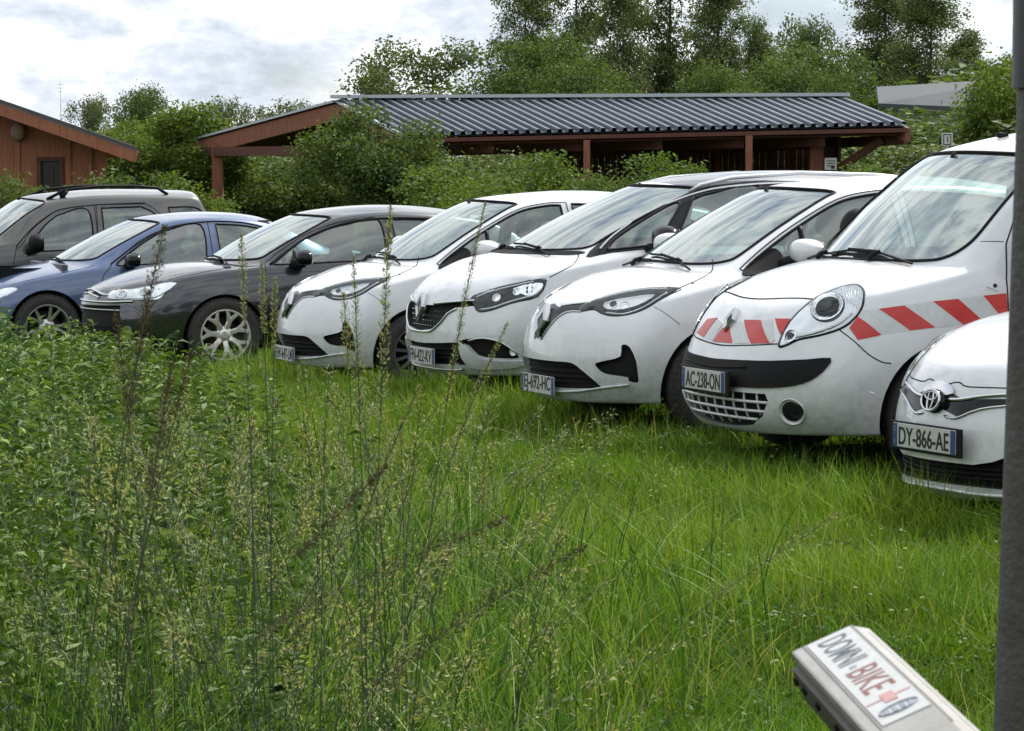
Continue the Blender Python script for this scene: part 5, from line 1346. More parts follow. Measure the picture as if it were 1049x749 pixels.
def ground():
    xs = np.concatenate([[-900, -400, -150, -60, -30], np.arange(-16, 16.1, .35), [30, 60, 150, 400, 900]])
    ys = np.concatenate([[-60, -20, -5, 2], np.arange(4, 40, .4), [45, 55, 70, 100, 160, 300, 600, 1500]])
    X, Y = np.meshgrid(xs, ys); Z = gzv(X, Y)
    n, k = X.shape; idx = np.arange(n*k).reshape(n, k)
    f = np.stack([idx[:-1, :-1], idx[:-1, 1:], idx[1:, 1:], idx[1:, :-1]], -1).reshape(-1, 4)
    m, nt = node_mat('meadow_soil'); b = nt.nodes['Principled BSDF']; b.inputs['Roughness'].default_value = 1; b.inputs['Specular IOR Level'].default_value = .0
    tc = nt.nodes.new('ShaderNodeTexCoord')
    n1 = nt.nodes.new('ShaderNodeTexNoise'); n1.inputs['Scale'].default_value = 1.3; n1.inputs['Detail'].default_value = 8
    n2 = nt.nodes.new('ShaderNodeTexNoise'); n2.inputs['Scale'].default_value = 60; n2.inputs['Detail'].default_value = 4
    nt.links.new(tc.outputs['Object'], n1.inputs['Vector']); nt.links.new(tc.outputs['Object'], n2.inputs['Vector'])
    r = nt.nodes.new('ShaderNodeValToRGB'); e = r.color_ramp.elements
    e[0].position = .35; e[0].color = (.030, .042, .010, 1); e[1].position = .65; e[1].color = (.055, .095, .015, 1)
    nt.links.new(n1.outputs['Fac'], r.inputs['Fac'])
    mx = nt.nodes.new('ShaderNodeMix'); mx.data_type = 'RGBA'; mx.blend_type = 'MULTIPLY'; mx.inputs[0].default_value = .8
    r2 = nt.nodes.new('ShaderNodeValToRGB'); r2.color_ramp.elements[0].position = .3; r2.color_ramp.elements[0].color = (.3, .3, .3, 1); r2.color_ramp.elements[1].position = .7
    nt.links.new(n2.outputs['Fac'], r2.inputs['Fac']); nt.links.new(r.outputs[0], mx.inputs[6]); nt.links.new(r2.outputs[0], mx.inputs[7])
    nt.links.new(mx.outputs[2], b.inputs['Base Color'])
    o = mesh_obj('ground', np.stack([X.ravel(), Y.ravel(), Z.ravel()], -1).tolist(), f.tolist(), m, None, True)
    tag(o, kind='structure')

def fast_mesh(name, V_, quads, m, parent=None, tint=None, uvy=None):
    """big mesh from numpy arrays; tint = one number per vertex"""
    me = bpy.data.meshes.new(name)
    nv, nf = len(V_), len(quads)
    me.vertices.add(nv); me.vertices.foreach_set('co', np.ascontiguousarray(V_, dtype=np.float32).ravel())
    me.loops.add(nf*4); me.loops.foreach_set('vertex_index', np.ascontiguousarray(quads, dtype=np.int32).ravel())
    me.polygons.add(nf); me.polygons.foreach_set('loop_start', np.arange(0, nf*4, 4, dtype=np.int32))
    me.polygons.foreach_set('use_smooth', np.ones(nf, bool))
    if tint is not None:
        a = me.attributes.new('tint', 'FLOAT', 'POINT'); a.data.foreach_set('value', np.ascontiguousarray(tint, dtype=np.float32))
    if uvy is not None:
        a = me.attributes.new('along', 'FLOAT', 'POINT'); a.data.foreach_set('value', np.ascontiguousarray(uvy, dtype=np.float32))
    me.materials.append(m); me.update(calc_edges=True)
    o = bpy.data.objects.new(name, me)
    return link(o, parent)

def leaf_mat(name, cols, trans=.35, rough=.55, along=None, patch=.8, pc=None):
    """cols: ramp over the per-leaf tint; along: colour reached at the tip"""
    m, nt = node_mat(name); nt.nodes.clear(); out = nt.nodes.new('ShaderNodeOutputMaterial')
    at_ = nt.nodes.new('ShaderNodeAttribute'); at_.attribute_name = 'tint'
    r = nt.nodes.new('ShaderNodeValToRGB'); el = r.color_ramp.elements
    while len(el) < len(cols): el.new(.5)
    for i, c in enumerate(cols): el[i].position = i/(len(cols)-1); el[i].color = (*c, 1)
    nt.links.new(at_.outputs['Fac'], r.inputs['Fac']); col = r.outputs[0]
    tc = nt.nodes.new('ShaderNodeTexCoord'); n = nt.nodes.new('ShaderNodeTexNoise'); n.inputs['Scale'].default_value = patch; n.inputs['Detail'].default_value = 3
    nt.links.new(tc.outputs['Object'], n.inputs['Vector'])
    mr = nt.nodes.new('ShaderNodeMapRange'); mr.inputs['From Min'].default_value = .35; mr.inputs['From Max'].default_value = .65; nt.links.new(n.outputs['Fac'], mr.inputs['Value'])
    mx = nt.nodes.new('ShaderNodeMix'); mx.data_type = 'RGBA'; mx.blend_type = 'MULTIPLY'
    mx.inputs[7].default_value = (*(pc or (1.25, 1.12, .8)), 1); nt.links.new(mr.outputs[0], mx.inputs[0]); nt.links.new(col, mx.inputs[6]); col = mx.outputs[2]
    if along:
        a2 = nt.nodes.new('ShaderNodeAttribute'); a2.attribute_name = 'along'
        m2 = nt.nodes.new('ShaderNodeMix'); m2.data_type = 'RGBA'; m2.inputs[7].default_value = (*along, 1)
        nt.links.new(a2.outputs['Fac'], m2.inputs[0]); nt.links.new(col, m2.inputs[6]); col = m2.outputs[2]
    b = nt.nodes.new('ShaderNodeBsdfPrincipled'); b.inputs['Roughness'].default_value = rough+.1; b.inputs['Specular IOR Level'].default_value = .22
    t = nt.nodes.new('ShaderNodeBsdfTranslucent'); ms = nt.nodes.new('ShaderNodeMixShader'); ms.inputs[0].default_value = trans
    br = nt.nodes.new('ShaderNodeMix'); br.data_type = 'RGBA'; br.blend_type = 'MULTIPLY'; br.inputs[0].default_value = 1; br.inputs[7].default_value = (1.35, 1.35, .65, 1)
    nt.links.new(col, b.inputs['Base Color']); nt.links.new(col, br.inputs[6]); nt.links.new(br.outputs[2], t.inputs['Color'])
    nt.links.new(b.outputs[0], ms.inputs[1]); nt.links.new(t.outputs[0], ms.inputs[2]); nt.links.new(ms.outputs[0], out.inputs[0])
    MATS[name] = m
    return m

rs = np.random.RandomState(11)
def blades(P, H, Wd, lean=.35, segs=3, curve=.5):
    """grass blades: P (n,3) roots, H heights, Wd widths -> verts, quads, tint, along"""
    n = len(P); az = rs.rand(n)*2*np.pi; la = rs.rand(n)*2*np.pi
    side = np.stack([np.cos(az), np.sin(az), np.zeros(n)], -1); ld = np.stack([np.cos(la), np.sin(la), np.zeros(n)], -1)
    ln = np.abs(rs.randn(n))*lean+.05
    vs = []; al = []
    for i in range(segs+1):
        t = i/segs
        c = P+np.stack([np.zeros(n)]*2+[H*(t-.22*ln*t*t)], -1)+ld*(H*ln*(t*(1-curve)+curve*t*t))[:, None]
        w = (Wd*(1-t)**.7*.5+.0002)[:, None]*side
        vs += [c-w, c+w]; al += [np.full(n, t)]*2
    A = np.stack(vs, 1); k = 2*(segs+1)
    base = (np.arange(n)*k)[:, None]
    q = np.concatenate([base+np.array([2*i, 2*i+1, 2*i+3, 2*i+2])[None] for i in range(segs)], 0)
    tint = np.repeat(rs.rand(n), k)
    return A.reshape(-1, 3), q, tint, np.stack(al, 1).reshape(-1)

def leaves(C, D, L, Wd, fold=.15, droop=.25):
    """pointed leaves: base C, direction D, length L, width Wd"""
    n = len(C); D = D/np.linalg.norm(D, axis=1, keepdims=True)
    r = rs.randn(n, 3); S = np.cross(D, r); S /= np.linalg.norm(S, axis=1, keepdims=True)+1e-9; N = np.cross(S, D)
    dn = np.array([0, 0, -1.0]); L_ = L[:, None]; W_ = Wd[:, None]
    a = C; b1 = C+D*L_*.4+S*W_*.5+N*L_*fold*.3; b2 = C+D*L_*.4-S*W_*.5+N*L_*fold*.3; e = C+D*L_+dn*L_*droop
    A = np.stack([a, b1, e, b2], 1).reshape(-1, 3)
    q = np.arange(n*4).reshape(n, 4)
    return A, q, np.repeat(rs.rand(n), 4)

def join(parts):
    Vs, Qs, Ts = [], [], []; o = 0
    for p in parts:
        Vs.append(p[0]); Qs.append(p[1]+o); Ts.append(p[2]); o += len(p[0])
    return np.concatenate(Vs), np.concatenate(Qs), np.concatenate(Ts)

def px_of(x, y, z=0):
    """photo column and row of a point on the ground (used to scatter plants where the picture needs them)"""
    d = y*math.cos(PITCH)-(z-CAM_H)*math.sin(PITCH)
    return 524.5+F_PX*x/d

CARBOX = []
for k, (px, d, z, th) in POSES.items():
    p = at(px, 380, d); t = R(th); CARBOX.append((p.x, p.y, math.sin(t), math.cos(t)))
def under_car(x, y):
    """1 deep under a car, 0 outside"""
    m = np.zeros_like(x)
    for cx, cy, s, c in CARBOX:
        u = (x-cx)*s+(y-cy)*c; v = -(x-cx)*c+(y-cy)*s
        m = np.maximum(m, (u > .12) & (u < 4.0) & (np.abs(v) < .74))
    return m

def grass():
    pts = []
    def zone(n, y0, y1, m=.6):
        y = y0+(y1-y0)*rs.rand(n)**1.0; w = .183*y+m; x = (rs.rand(n)*2-1)*w
        return x, y
    # lawn in three depth bands (density falls with distance)
    X = []; Y = []
    for (y0, y1, dens) in ((6.5, 9, 3300), (9, 12, 3000), (12, 16, 2500), (16, 21, 1600), (21, 28, 900), (28, 36, 350)):
        area = (.183*(y0+y1)/2+.6)*2*(y1-y0); n = int(area*dens)
        x, y = zone(n, y0, y1); keep = rs.rand(n) < .183*y/(.183*y1)+.2
        X.append(x[keep]); Y.append(y[keep])
    x = np.concatenate(X); y = np.concatenate(Y)
    # uneven patches: clumps taller, thin spots
    def nz(x, y, s, o): return np.sin(x*s+o)*np.cos(y*s*.83+1.7*o)+.6*np.sin((x+y)*s*1.9+o*2.1)+.4*np.cos((x-1.3*y)*s*3.1+o)
    a = nz(x, y, 1.1, .7); b = nz(x, y, 3.7, 2.2)
    keep = rs.rand(len(x)) < .80+.15*b
    uc = under_car(x, y) > 0; keep &= ~(uc & (rs.rand(len(x)) < .55))
    x, y, a, b, uc = x[keep], y[keep], a[keep], b[keep], uc[keep]
    h = (.100+.045*a.clip(-1, 1.5)+.03*b.clip(-1, 1.5)).clip(.04, .28)*(.55+.9*rs.rand(len(x)))
    h = np.where(uc, h*.7, h)
    nc = np.zeros(len(x))
    for cx, cy, s, c in CARBOX:
        u = (x-cx)*s+(y-cy)*c; v = -(x-cx)*c+(y-cy)*s
        nc = np.maximum(nc, np.exp(-((u-.1)/.55)**2)*(np.abs(v) < 1.1))
    h = h*(1+.75*nc)
    left = ((-x/(.18*y))-.0).clip(0, 1); h *= 1+.9*left*(y < 17)
    z = gzv(x, y)-.005
    A, q, t, al = blades(np.stack([x, y, z], -1), h, .0038+.0042*rs.rand(len(x)), .7)
    t = np.clip(t*.6+.4*np.repeat(((a+1.5)/3).clip(0, 1), 8), 0, 1)
    m = leaf_mat('grass_blade', [(.018, .050, .005), (.060, .145, .011), (.120, .240, .020), (.25, .35, .06)], .28, .5, patch=1.6, pc=(1.30, 1.02, .8))
    o = fast_mesh('lawn_grass', A, q, m, None, t, al); tag(o, 'bright green uneven meadow grass around and in front of the parked cars', 'grass', kind='stuff')
    # coarse arching grass of the left and middle foreground
    n = 10500; yy = 6.0+rs.rand(n)**1.1*6.5; pp = -10+810*rs.rand(n)**1.05; xx = (pp-524.5)/F_PX*yy
    kk = rs.rand(n) < 1/(1+np.exp((pp-560-60*np.sin(yy*3))/70)); xx, yy = xx[kk], yy[kk]
    A, q, t, al = blades(np.stack([xx, yy, gzv(xx, yy)], -1), .24+.36*rs.rand(len(xx))+.25*(((330-(xx/yy*F_PX+524.5))/330).clip(0, 1)), .0045+.0050*rs.rand(len(xx)), .62, segs=6, curve=.85)
    m = leaf_mat('grass_coarse', [(.016, .05, .007), (.05, .13, .014), (.11, .22, .03), (.22, .31, .08)], .26, .42)
    o = fast_mesh('coarse_grass', A, q, m, None, t, al); tag(o, 'coarse long arching grass blades in the left and middle foreground', 'grass', kind='stuff')
    # dry and long blades mixed in
    n = 15000; yy = 7+rs.rand(n)*15; xx = (rs.rand(n)*2-1)*(.183*yy+.4); c = nz(xx, yy, 2.0, 4.0) > .1
    xx, yy = xx[c], yy[c]
    A, q, t, al = blades(np.stack([xx, yy, gzv(xx, yy)], -1), .14+.16*rs.rand(len(xx)), .0035+.002*rs.rand(len(xx)), .8)
    m = leaf_mat('grass_long', [(.10, .15, .03), (.05, .12, .012), (.26, .235, .11)], .4, .5)
    o = fast_mesh('long_grass', A, q, m, None, t, al); tag(o, 'longer arching blades and dry straw scattered through the lawn', 'grass', kind='stuff')

def low_leaves():
    n = 5200; y = 6.6+rs.rand(n)*13; x = (rs.rand(n)*2-1)*(.183*y+.4)
    a = np.sin(x*2.9+1)*np.cos(y*2.3)+.7*np.sin((x-y)*4.1+2)
    k = a > .25; x, y = x[k], y[k]; n = len(x); z = gzv(x, y)
    idx = np.repeat(np.arange(n), 4); az = rs.rand(len(idx))*2*np.pi
    C = np.stack([x[idx]+rs.randn(len(idx))*.006, y[idx]+rs.randn(len(idx))*.006, z[idx]+(.03+.07*rs.rand(n))[idx]], -1)
    D = np.stack([np.cos(az), np.sin(az), .35*rs.rand(len(idx))], -1); L = .012+.016*rs.rand(len(idx))
    A, q, t = leaves(C, D, L, L*.7, droop=.1)
    o = fast_mesh('clover_patches', A, q, leaf_mat('clover_leaf', [(.03, .075, .014), (.055, .115, .022), (.10, .17, .045)], .3, .5), None, t)
    tag(o, 'patches of small round clover leaves in the lawn', 'clover', kind='stuff')
    n = 90; y = 7+rs.rand(n)*11; x = (rs.rand(n)*2-1)*(.18*y); z = gzv(x, y)+.10+.04*rs.rand(n)
    C = np.repeat(np.stack([x, y, z], -1), 10, 0); D = rs.randn(n*10, 3); D[:, 2] = np.abs(D[:, 2]); L = np.full(n*10, .011)
    A, q, t = leaves(C, D, L, L*.5); o = fast_mesh('clover_flowers', A, q, leaf_mat('clover_flower', [(.55, .55, .45), (.42, .45, .35)], .3, .7, pc=(1, 1, 1)), None, t)
    tag(o, 'small whitish clover flowers dotted over the lawn', 'flowers', kind='stuff')

def weeds():
    """dense leafy herbs filling the left foreground"""
    parts = []; stem = []
    n = 3000; y = 6.2+rs.rand(n)**.9*12.5; x = -(.19*y+.5)+rs.rand(n)*(.19*y+2.2)
    px = np.array([px_of(a, b) for a, b in zip(x, y)])
    edge = 330-(y-6)*12+40*np.sin(y*1.3)             # right-hand edge of the herb bed
    dens = 1/(1+np.exp((px-edge)/38))
    keep = rs.rand(n) < dens*.95; x, y, px = x[keep], y[keep], px[keep]
    n = len(x); z = gzv(x, y)
    fade = (1/(1+np.exp((px-edge[keep]+40)/45)))
    # nearer plants must stay below the line of the cars' wheels
    lim = CAM_H-(318+55*(px/330).clip(0, 1)-182)/F_PX*y-z
    h = np.minimum((.45+.55*rs.rand(n))*(.35+.65*fade)*1.15, (lim*(.72+.33*rs.rand(n))))
    h = h.clip(.14, 1.2)
    for i in range(n):
        H = h[i]; k = int(16+H*46*(1 if y[i] < 12 else .8))
        t = .12+.88*rs.rand(k)**.8; lean = rs.randn(2)*.10*H
        c = np.stack([x[i]+lean[0]*t**1.5, y[i]+lean[1]*t**1.5, z[i]+H*t], -1)
        a = rs.rand(k)*2*np.pi; up = .25+.9*t**2*rs.rand(k)
        D = np.stack([np.cos(a), np.sin(a), up], -1)
        L = (.095-.050*t)*(.6+.8*rs.rand(k))*min(1, .35+y[i]/17)
        sp = (i % 5) < 2
        if sp: L = L*1.55
        lt = leaves(c, D, L, L*((.12 if sp else .22)+.12*rs.rand(k)), droop=.45 if sp else .28)
        ti = np.clip(lt[2]*.55+np.repeat(t, 4)*.35+.15*(i % 3 == 0), 0, 1)  # leaf colour darkens low on the stem, standing in for shade between plants
        parts.append((lt[0], lt[1], ti))
        w = .0022; s0 = np.array([x[i], y[i], z[i]]); s1 = np.array([x[i]+lean[0], y[i]+lean[1], z[i]+H])
        stem.append((s0, s1, w))
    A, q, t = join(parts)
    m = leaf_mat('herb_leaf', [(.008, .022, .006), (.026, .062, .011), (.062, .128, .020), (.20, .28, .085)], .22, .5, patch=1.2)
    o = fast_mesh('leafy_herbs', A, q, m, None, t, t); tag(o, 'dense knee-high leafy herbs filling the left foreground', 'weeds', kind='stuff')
    S0 = np.array([s[0] for s in stem]); S1 = np.array([s[1] for s in stem]); W = np.array([s[2] for s in stem])
    vs = []
    for k in range(3):
        a = 2*np.pi*k/3; off = np.stack([np.cos(a)*W, np.sin(a)*W, W*0], -1); vs.append((S0+off, S1+off*.4))
    A = np.stack([v for p in vs for v in p], 1).reshape(-1, 3); b = (np.arange(len(S0))*6)[:, None]
    q = np.concatenate([b+np.array([2*k, 2*((k+1) % 3), 2*((k+1) % 3)+1, 2*k+1])[None] for k in range(3)])
    o2 = fast_mesh('herb_stems', A, q, mat('herb_stem', (.05, .075, .022), .7), None, np.zeros(len(A)))
    tag(o2, 'thin upright stems of the leafy herbs at left', 'weeds', kind='stuff')

def stalk_geo(p, H, lean, az, head=.16, style='open', hw=.03, rad=.0016, dens=1.0, ls=1.0):
    """one flowering grass stalk: stem tube + spikelets; returns stem pts and spikelet leaves"""
    n = 9; d = np.array([math.cos(az), math.sin(az), 0])
    S = np.array([p+np.array([0, 0, H*(t-.18*lean*t**3)])+d*H*lean*t**2.2 for t in np.linspace(0, 1, n)])
    # spikelets along the head
    k = int((95 if style == 'open' else 150)*head/.16*dens); t = rs.rand(k)
    i0 = 1-head/H
    f = i0+(1-i0)*t
    C = np.stack([np.interp(f, np.linspace(0, 1, n), S[:, j]) for j in range(3)], -1)
    ax = S[-1]-S[-3]; ax = ax/np.linalg.norm(ax)
    prof = np.sin(np.pi*np.clip(t*.92+.06, 0, 1))**(.7) if style != 'open' else (1-t)**.6*(.4+.6*np.minimum(1, t*6))
    r = rs.randn(k, 3); r -= (r @ ax)[:, None]*ax; r /= np.linalg.norm(r, axis=1, keepdims=True)
    rr = hw*prof*(rs.rand(k)**.6)
    C2 = C+r*rr[:, None]+ax*(rr*(.9 if style == 'open' else .3))[:, None]
    L = (.0085+.006*rs.rand(k))*(1+.35*(rs.rand() < .4)) if style == 'open' else .009+.005*rs.rand(k)
    L = L*ls
    D = r*.6+ax*1.0+rs.randn(k, 3)*.25
    return S, leaves(C2, D, L, L*.30, droop=.15), (C[::3], C2[::3])

def stalk_mesh(S, rad):
    n = len(S); vs = []; 
    for i in range(n):
        r = rad*(1-.55*i/(n-1))
        for k in range(4): a = math.pi/2*k; vs.append(S[i]+np.array([math.cos(a)*r, math.sin(a)*r, 0]))
    q = [(i*4+k, i*4+(k+1) % 4, (i+1)*4+(k+1) % 4, (i+1)*4+k) for i in range(n-1) for k in range(4)]
    return np.array(vs), np.array(q), np.zeros(len(vs))
def twigs(a, b, w=.0005):
    n = len(a); s = np.array([w, 0, 0]); A = np.stack([a-s, a+s, b+s, b-s], 1).reshape(-1, 3); return A, np.arange(n*4).reshape(n, 4), np.zeros(n*4)

def tall_grass():
    ms = mat('stalk_green', (.026, .045, .015), .6); mh = leaf_mat('seed_head', [(.07, .10, .035), (.17, .195, .09), (.38, .40, .26), (.06, .095, .028)], .3, .6)
    mb = leaf_mat('seed_head_brown', [(.028, .024, .015), (.055, .044, .028), (.11, .095, .062)], .25, .7)
    st = []; hd = []
    n = 470; k = 0
    while k < n:
        y = 5.2+rs.rand()*9; u = rs.rand(); px = 40+520*u**.9
        x = (px-524.5)/F_PX*y; z = gzs(x, y)
        # the heads end between the grass line and the bonnets
        top = 350+330*rs.rand()**.85+max(0, px-330)*.35
        if px > 420 and rs.rand() < .55: continue
        H = min(1.25, max(.35, (CAM_H-(top-182)/F_PX*y-z)))
        S, lf, tw = stalk_geo(np.array([x, y, z]), H, abs(rs.randn())*.38+.06, rs.rand()*6.28, .10+.14*rs.rand(), 'open', .022+.03*rs.rand(), dens=.8)
        st.append(stalk_mesh(S, .0014+.0008*rs.rand())); st.append(twigs(*tw)); hd.append(lf); k += 1
    o = fast_mesh('flowering_grass_stems', *join(st)[:2], ms); tag(o, 'thin green stems of tall flowering grass across the left and middle foreground', 'tall grass', kind='stuff')
    A, q, t = join(hd); o = fast_mesh('flowering_grass_heads', A, q, mh, None, t); tag(o, 'pale loose seed heads of the tall flowering grass', 'tall grass', kind='stuff')
    # big stalks standing out in front: things of their own (px, row of the tip, depth, lean, direction, head length, style)
    big = [(168, 232, 3.6, .10, 0.3, .13, 'dense', .009, 1, 'reddish brown narrow grass head crossing the blue and black cars'),
           (176, 372, 3.2, .08, 0.2, .16, 'dense', .008, 1, 'short dark grass head low in the weeds below the blue car'),
           (395, 478, 3.6, .40, 0.1, .14, 'dense', .008, 1, 'brown grass head bending right in the middle of the weeds'),
           (400, 212, 5.4, .03, 0.5, .42, 'open', .013, 0, 'tallest loose grass head reaching above the second white hatchback'),
           (362, 262, 5.6, .02, 2.8, .36, 'open', .016, 0, 'loose grass head in front of the small white hatchback nose'),
           (352, 300, 5.8, .03, 3.0, .16, 'dense', .010, 0, 'slim upright grass head just left of the tallest loose one'),
           (497, 208, 6.0, .10, 0.1, .44, 'open', .011, 0, 'slender grass head rising in front of the people carrier'),
           (520, 330, 6.2, .20, 0.1, .30, 'open', .014, 0, 'thin dark grass head leaning right before the people carrier bumper'),
           (268, 268, 5.8, .02, 2.5, .15, 'dense', .009, 0, 'short upright grass head over the front wheel arch of the black car'),
           (247, 240, 5.6, .02, 3.0, .17, 'dense', .008, 0, 'needle-thin grass head before the black car door'),
           (282, 285, 5.7, .02, 1.0, .15, 'dense', .008, 0, 'slim green grass head between black car and white hatchback'),
           (118, 318, 5.4, .06, 2.9, .22, 'open', .020, 1, 'bushy brown grass head in front of the black car nose'),
           (152, 300, 5.4, .08, 0.4, .26, 'open', .030, 1, 'wide drooping brown grass head beside the black car headlamp'),
           (196, 360, 3.9, .12, .2, .10, 'dense', .007, 1, 'dark brown grass head low below the black car'),
           (520, 530, 4.2, .75, 0.1, .26, 'open', .018, 1, 'long arching grass head bowed flat to the right over the lawn'),
           (600, 560, 4.4, .60, 0.05, .30, 'open', .022, 1, 'brown feathery grass head arching right in the centre foreground'),
           (860, 525, 4.6, .55, 0.1, .20, 'open', .018, 0, 'single dark stalk leaning right over open lawn in right foreground'),
           (430, 395, 5.0, .20, 0.2, .26, 'open', .02, 0, 'loose grass head leaning over the lawn under the people carrier')]
    for (px, row, d, lean, az, head, style, hw, brown, label) in big:
        tip = at(px, row, d); x0 = tip.x; y0 = tip.y
        H = 1.3
        for _ in range(6):
            bx = x0-H*lean*math.cos(az); by = y0-H*lean*math.sin(az); z = gzs(bx, by); H = (tip.z-z)/(1-.18*lean)
        S, lf, tw = stalk_geo(np.array([bx, by, z]), H, lean, az, head, style, hw, dens=3.0 if brown else 2.8, ls=.5 if brown else .55)
        A, q, t = join([stalk_mesh(S, .0016), twigs(*tw)])
        s = fast_mesh('grass_stalk', A, q, ms if not brown else mat('stalk_brown', (.040, .036, .018), .7)); tag(s, label, 'grass stalk', 'tall grass stalks in the foreground')
        fast_mesh('seed_head', lf[0], lf[1], mb if brown else mh, s, lf[2])

# ------------------------------------------------------------------ trees and bushes
BARK = mat('bark', (.10, .085, .065), .9, noise_amt=.5, nscale=8)
def crown_mesh(name, blobs, n, size, m, mode='shell', up=.0, holes=.0, flat=1.0):
    """blobs: (cx,cy,cz,rx,ry,rz) ; leaf clusters of small leaves gathered in clumps"""
    B = np.array(blobs, float); vol = B[:, 3]*B[:, 4]*B[:, 5]; pr = vol**(.7); pr /= pr.sum()
    nc = n//14                                   # clumps
    i = rs.choice(len(B), nc, p=pr); d = rs.randn(nc, 3); d /= np.linalg.norm(d, axis=1, keepdims=True)
    r = rs.rand(nc)**(.28 if mode == 'shell' else .45)
    C = B[i, :3]+d*r[:, None]*B[i, 3:6]
    if holes:
        w = np.sin(C[:, 0]*2.1/size*.2+1)+np.sin(C[:, 1]*1.9/size*.2+2)+np.sin(C[:, 2]*2.3/size*.2)
        C = C[w > -1.5+holes*1.5]
        nc = len(C)
    cs = size*1.5*(.6+.9*rs.rand(nc))
    k = 14; idx = np.repeat(np.arange(nc), k)
    P = C[idx]+rs.randn(nc*k, 3)*cs[idx][:, None]*np.array([1, 1, .62])
    D = rs.randn(nc*k, 3); D[:, 2] = D[:, 2]*.6+up
    L = size*(.6+.8*rs.rand(nc*k))
    A, q, t = leaves(P, D, L, L*.55, droop=.2)
    ct = rs.rand(nc)[idx]
    t = np.clip(t*.5+np.repeat(ct, 4)*.5, 0, 1)
    return A, q, t
TOPS = {}
def make_tree(name, h, blobs, n, size, m, label, cat, group=None, trunk=.15, limbs=6, kind=None, mode='shell', holes=0, lean=0, bark=None):
    root = empty(name); tag(root, label, cat, group, kind)
    b = MB(); top = h*.80
    pts = [V((lean*(t**2)*h*.1+.03*h*math.sin(t*5)*.3, .02*h*math.cos(t*4)*.3, top*t)) for t in [0, .2, .4, .6, .8, 1]]
    b.tube(pts, [trunk*(1.25-1.1*t) for t in [0, .2, .4, .6, .8, 1]], 8)
    bl = sorted(blobs, key=lambda q: q[2])
    for i in range(limbs):
        q = bl[int(i*len(bl)/limbs)]; z0 = min(max(.18*h, q[2]-q[5]*.9), top*.9); t = z0/top
        s = V((lean*(t**2)*h*.1, 0, z0)); e = V(q[:3])+V((0, 0, q[5]*.3)); mid = s.lerp(e, .5)+V((0, 0, -.05*h))
        b.tube([s, mid, e], [trunk*(.55*(1.2-t)), trunk*.3*(1.2-t), trunk*.08], 6)
    b.build('trunk', bark or BARK, root, True)
    A, q, t = crown_mesh('crown', blobs, n, size, m, mode, holes=holes); TOPS[cat+str(round(h, 2))] = float(np.percentile(A[:, 2], 99.8))
    fast_mesh('crown', A, q, m, root, t)
    return root

def rb(n, c, r, s, seed, top=0):
    """random blobs inside an ellipsoid c, r with blob radius s"""
    g = np.random.RandomState(seed); out = []
    for i in range(n):
        d = g.randn(3); d /= np.linalg.norm(d); k = g.rand()**.45
        p = [c[j]+d[j]*r[j]*k for j in range(3)]; q = s*(.6+.7*g.rand())
        out.append((*p, q, q, q*.8))
    return out

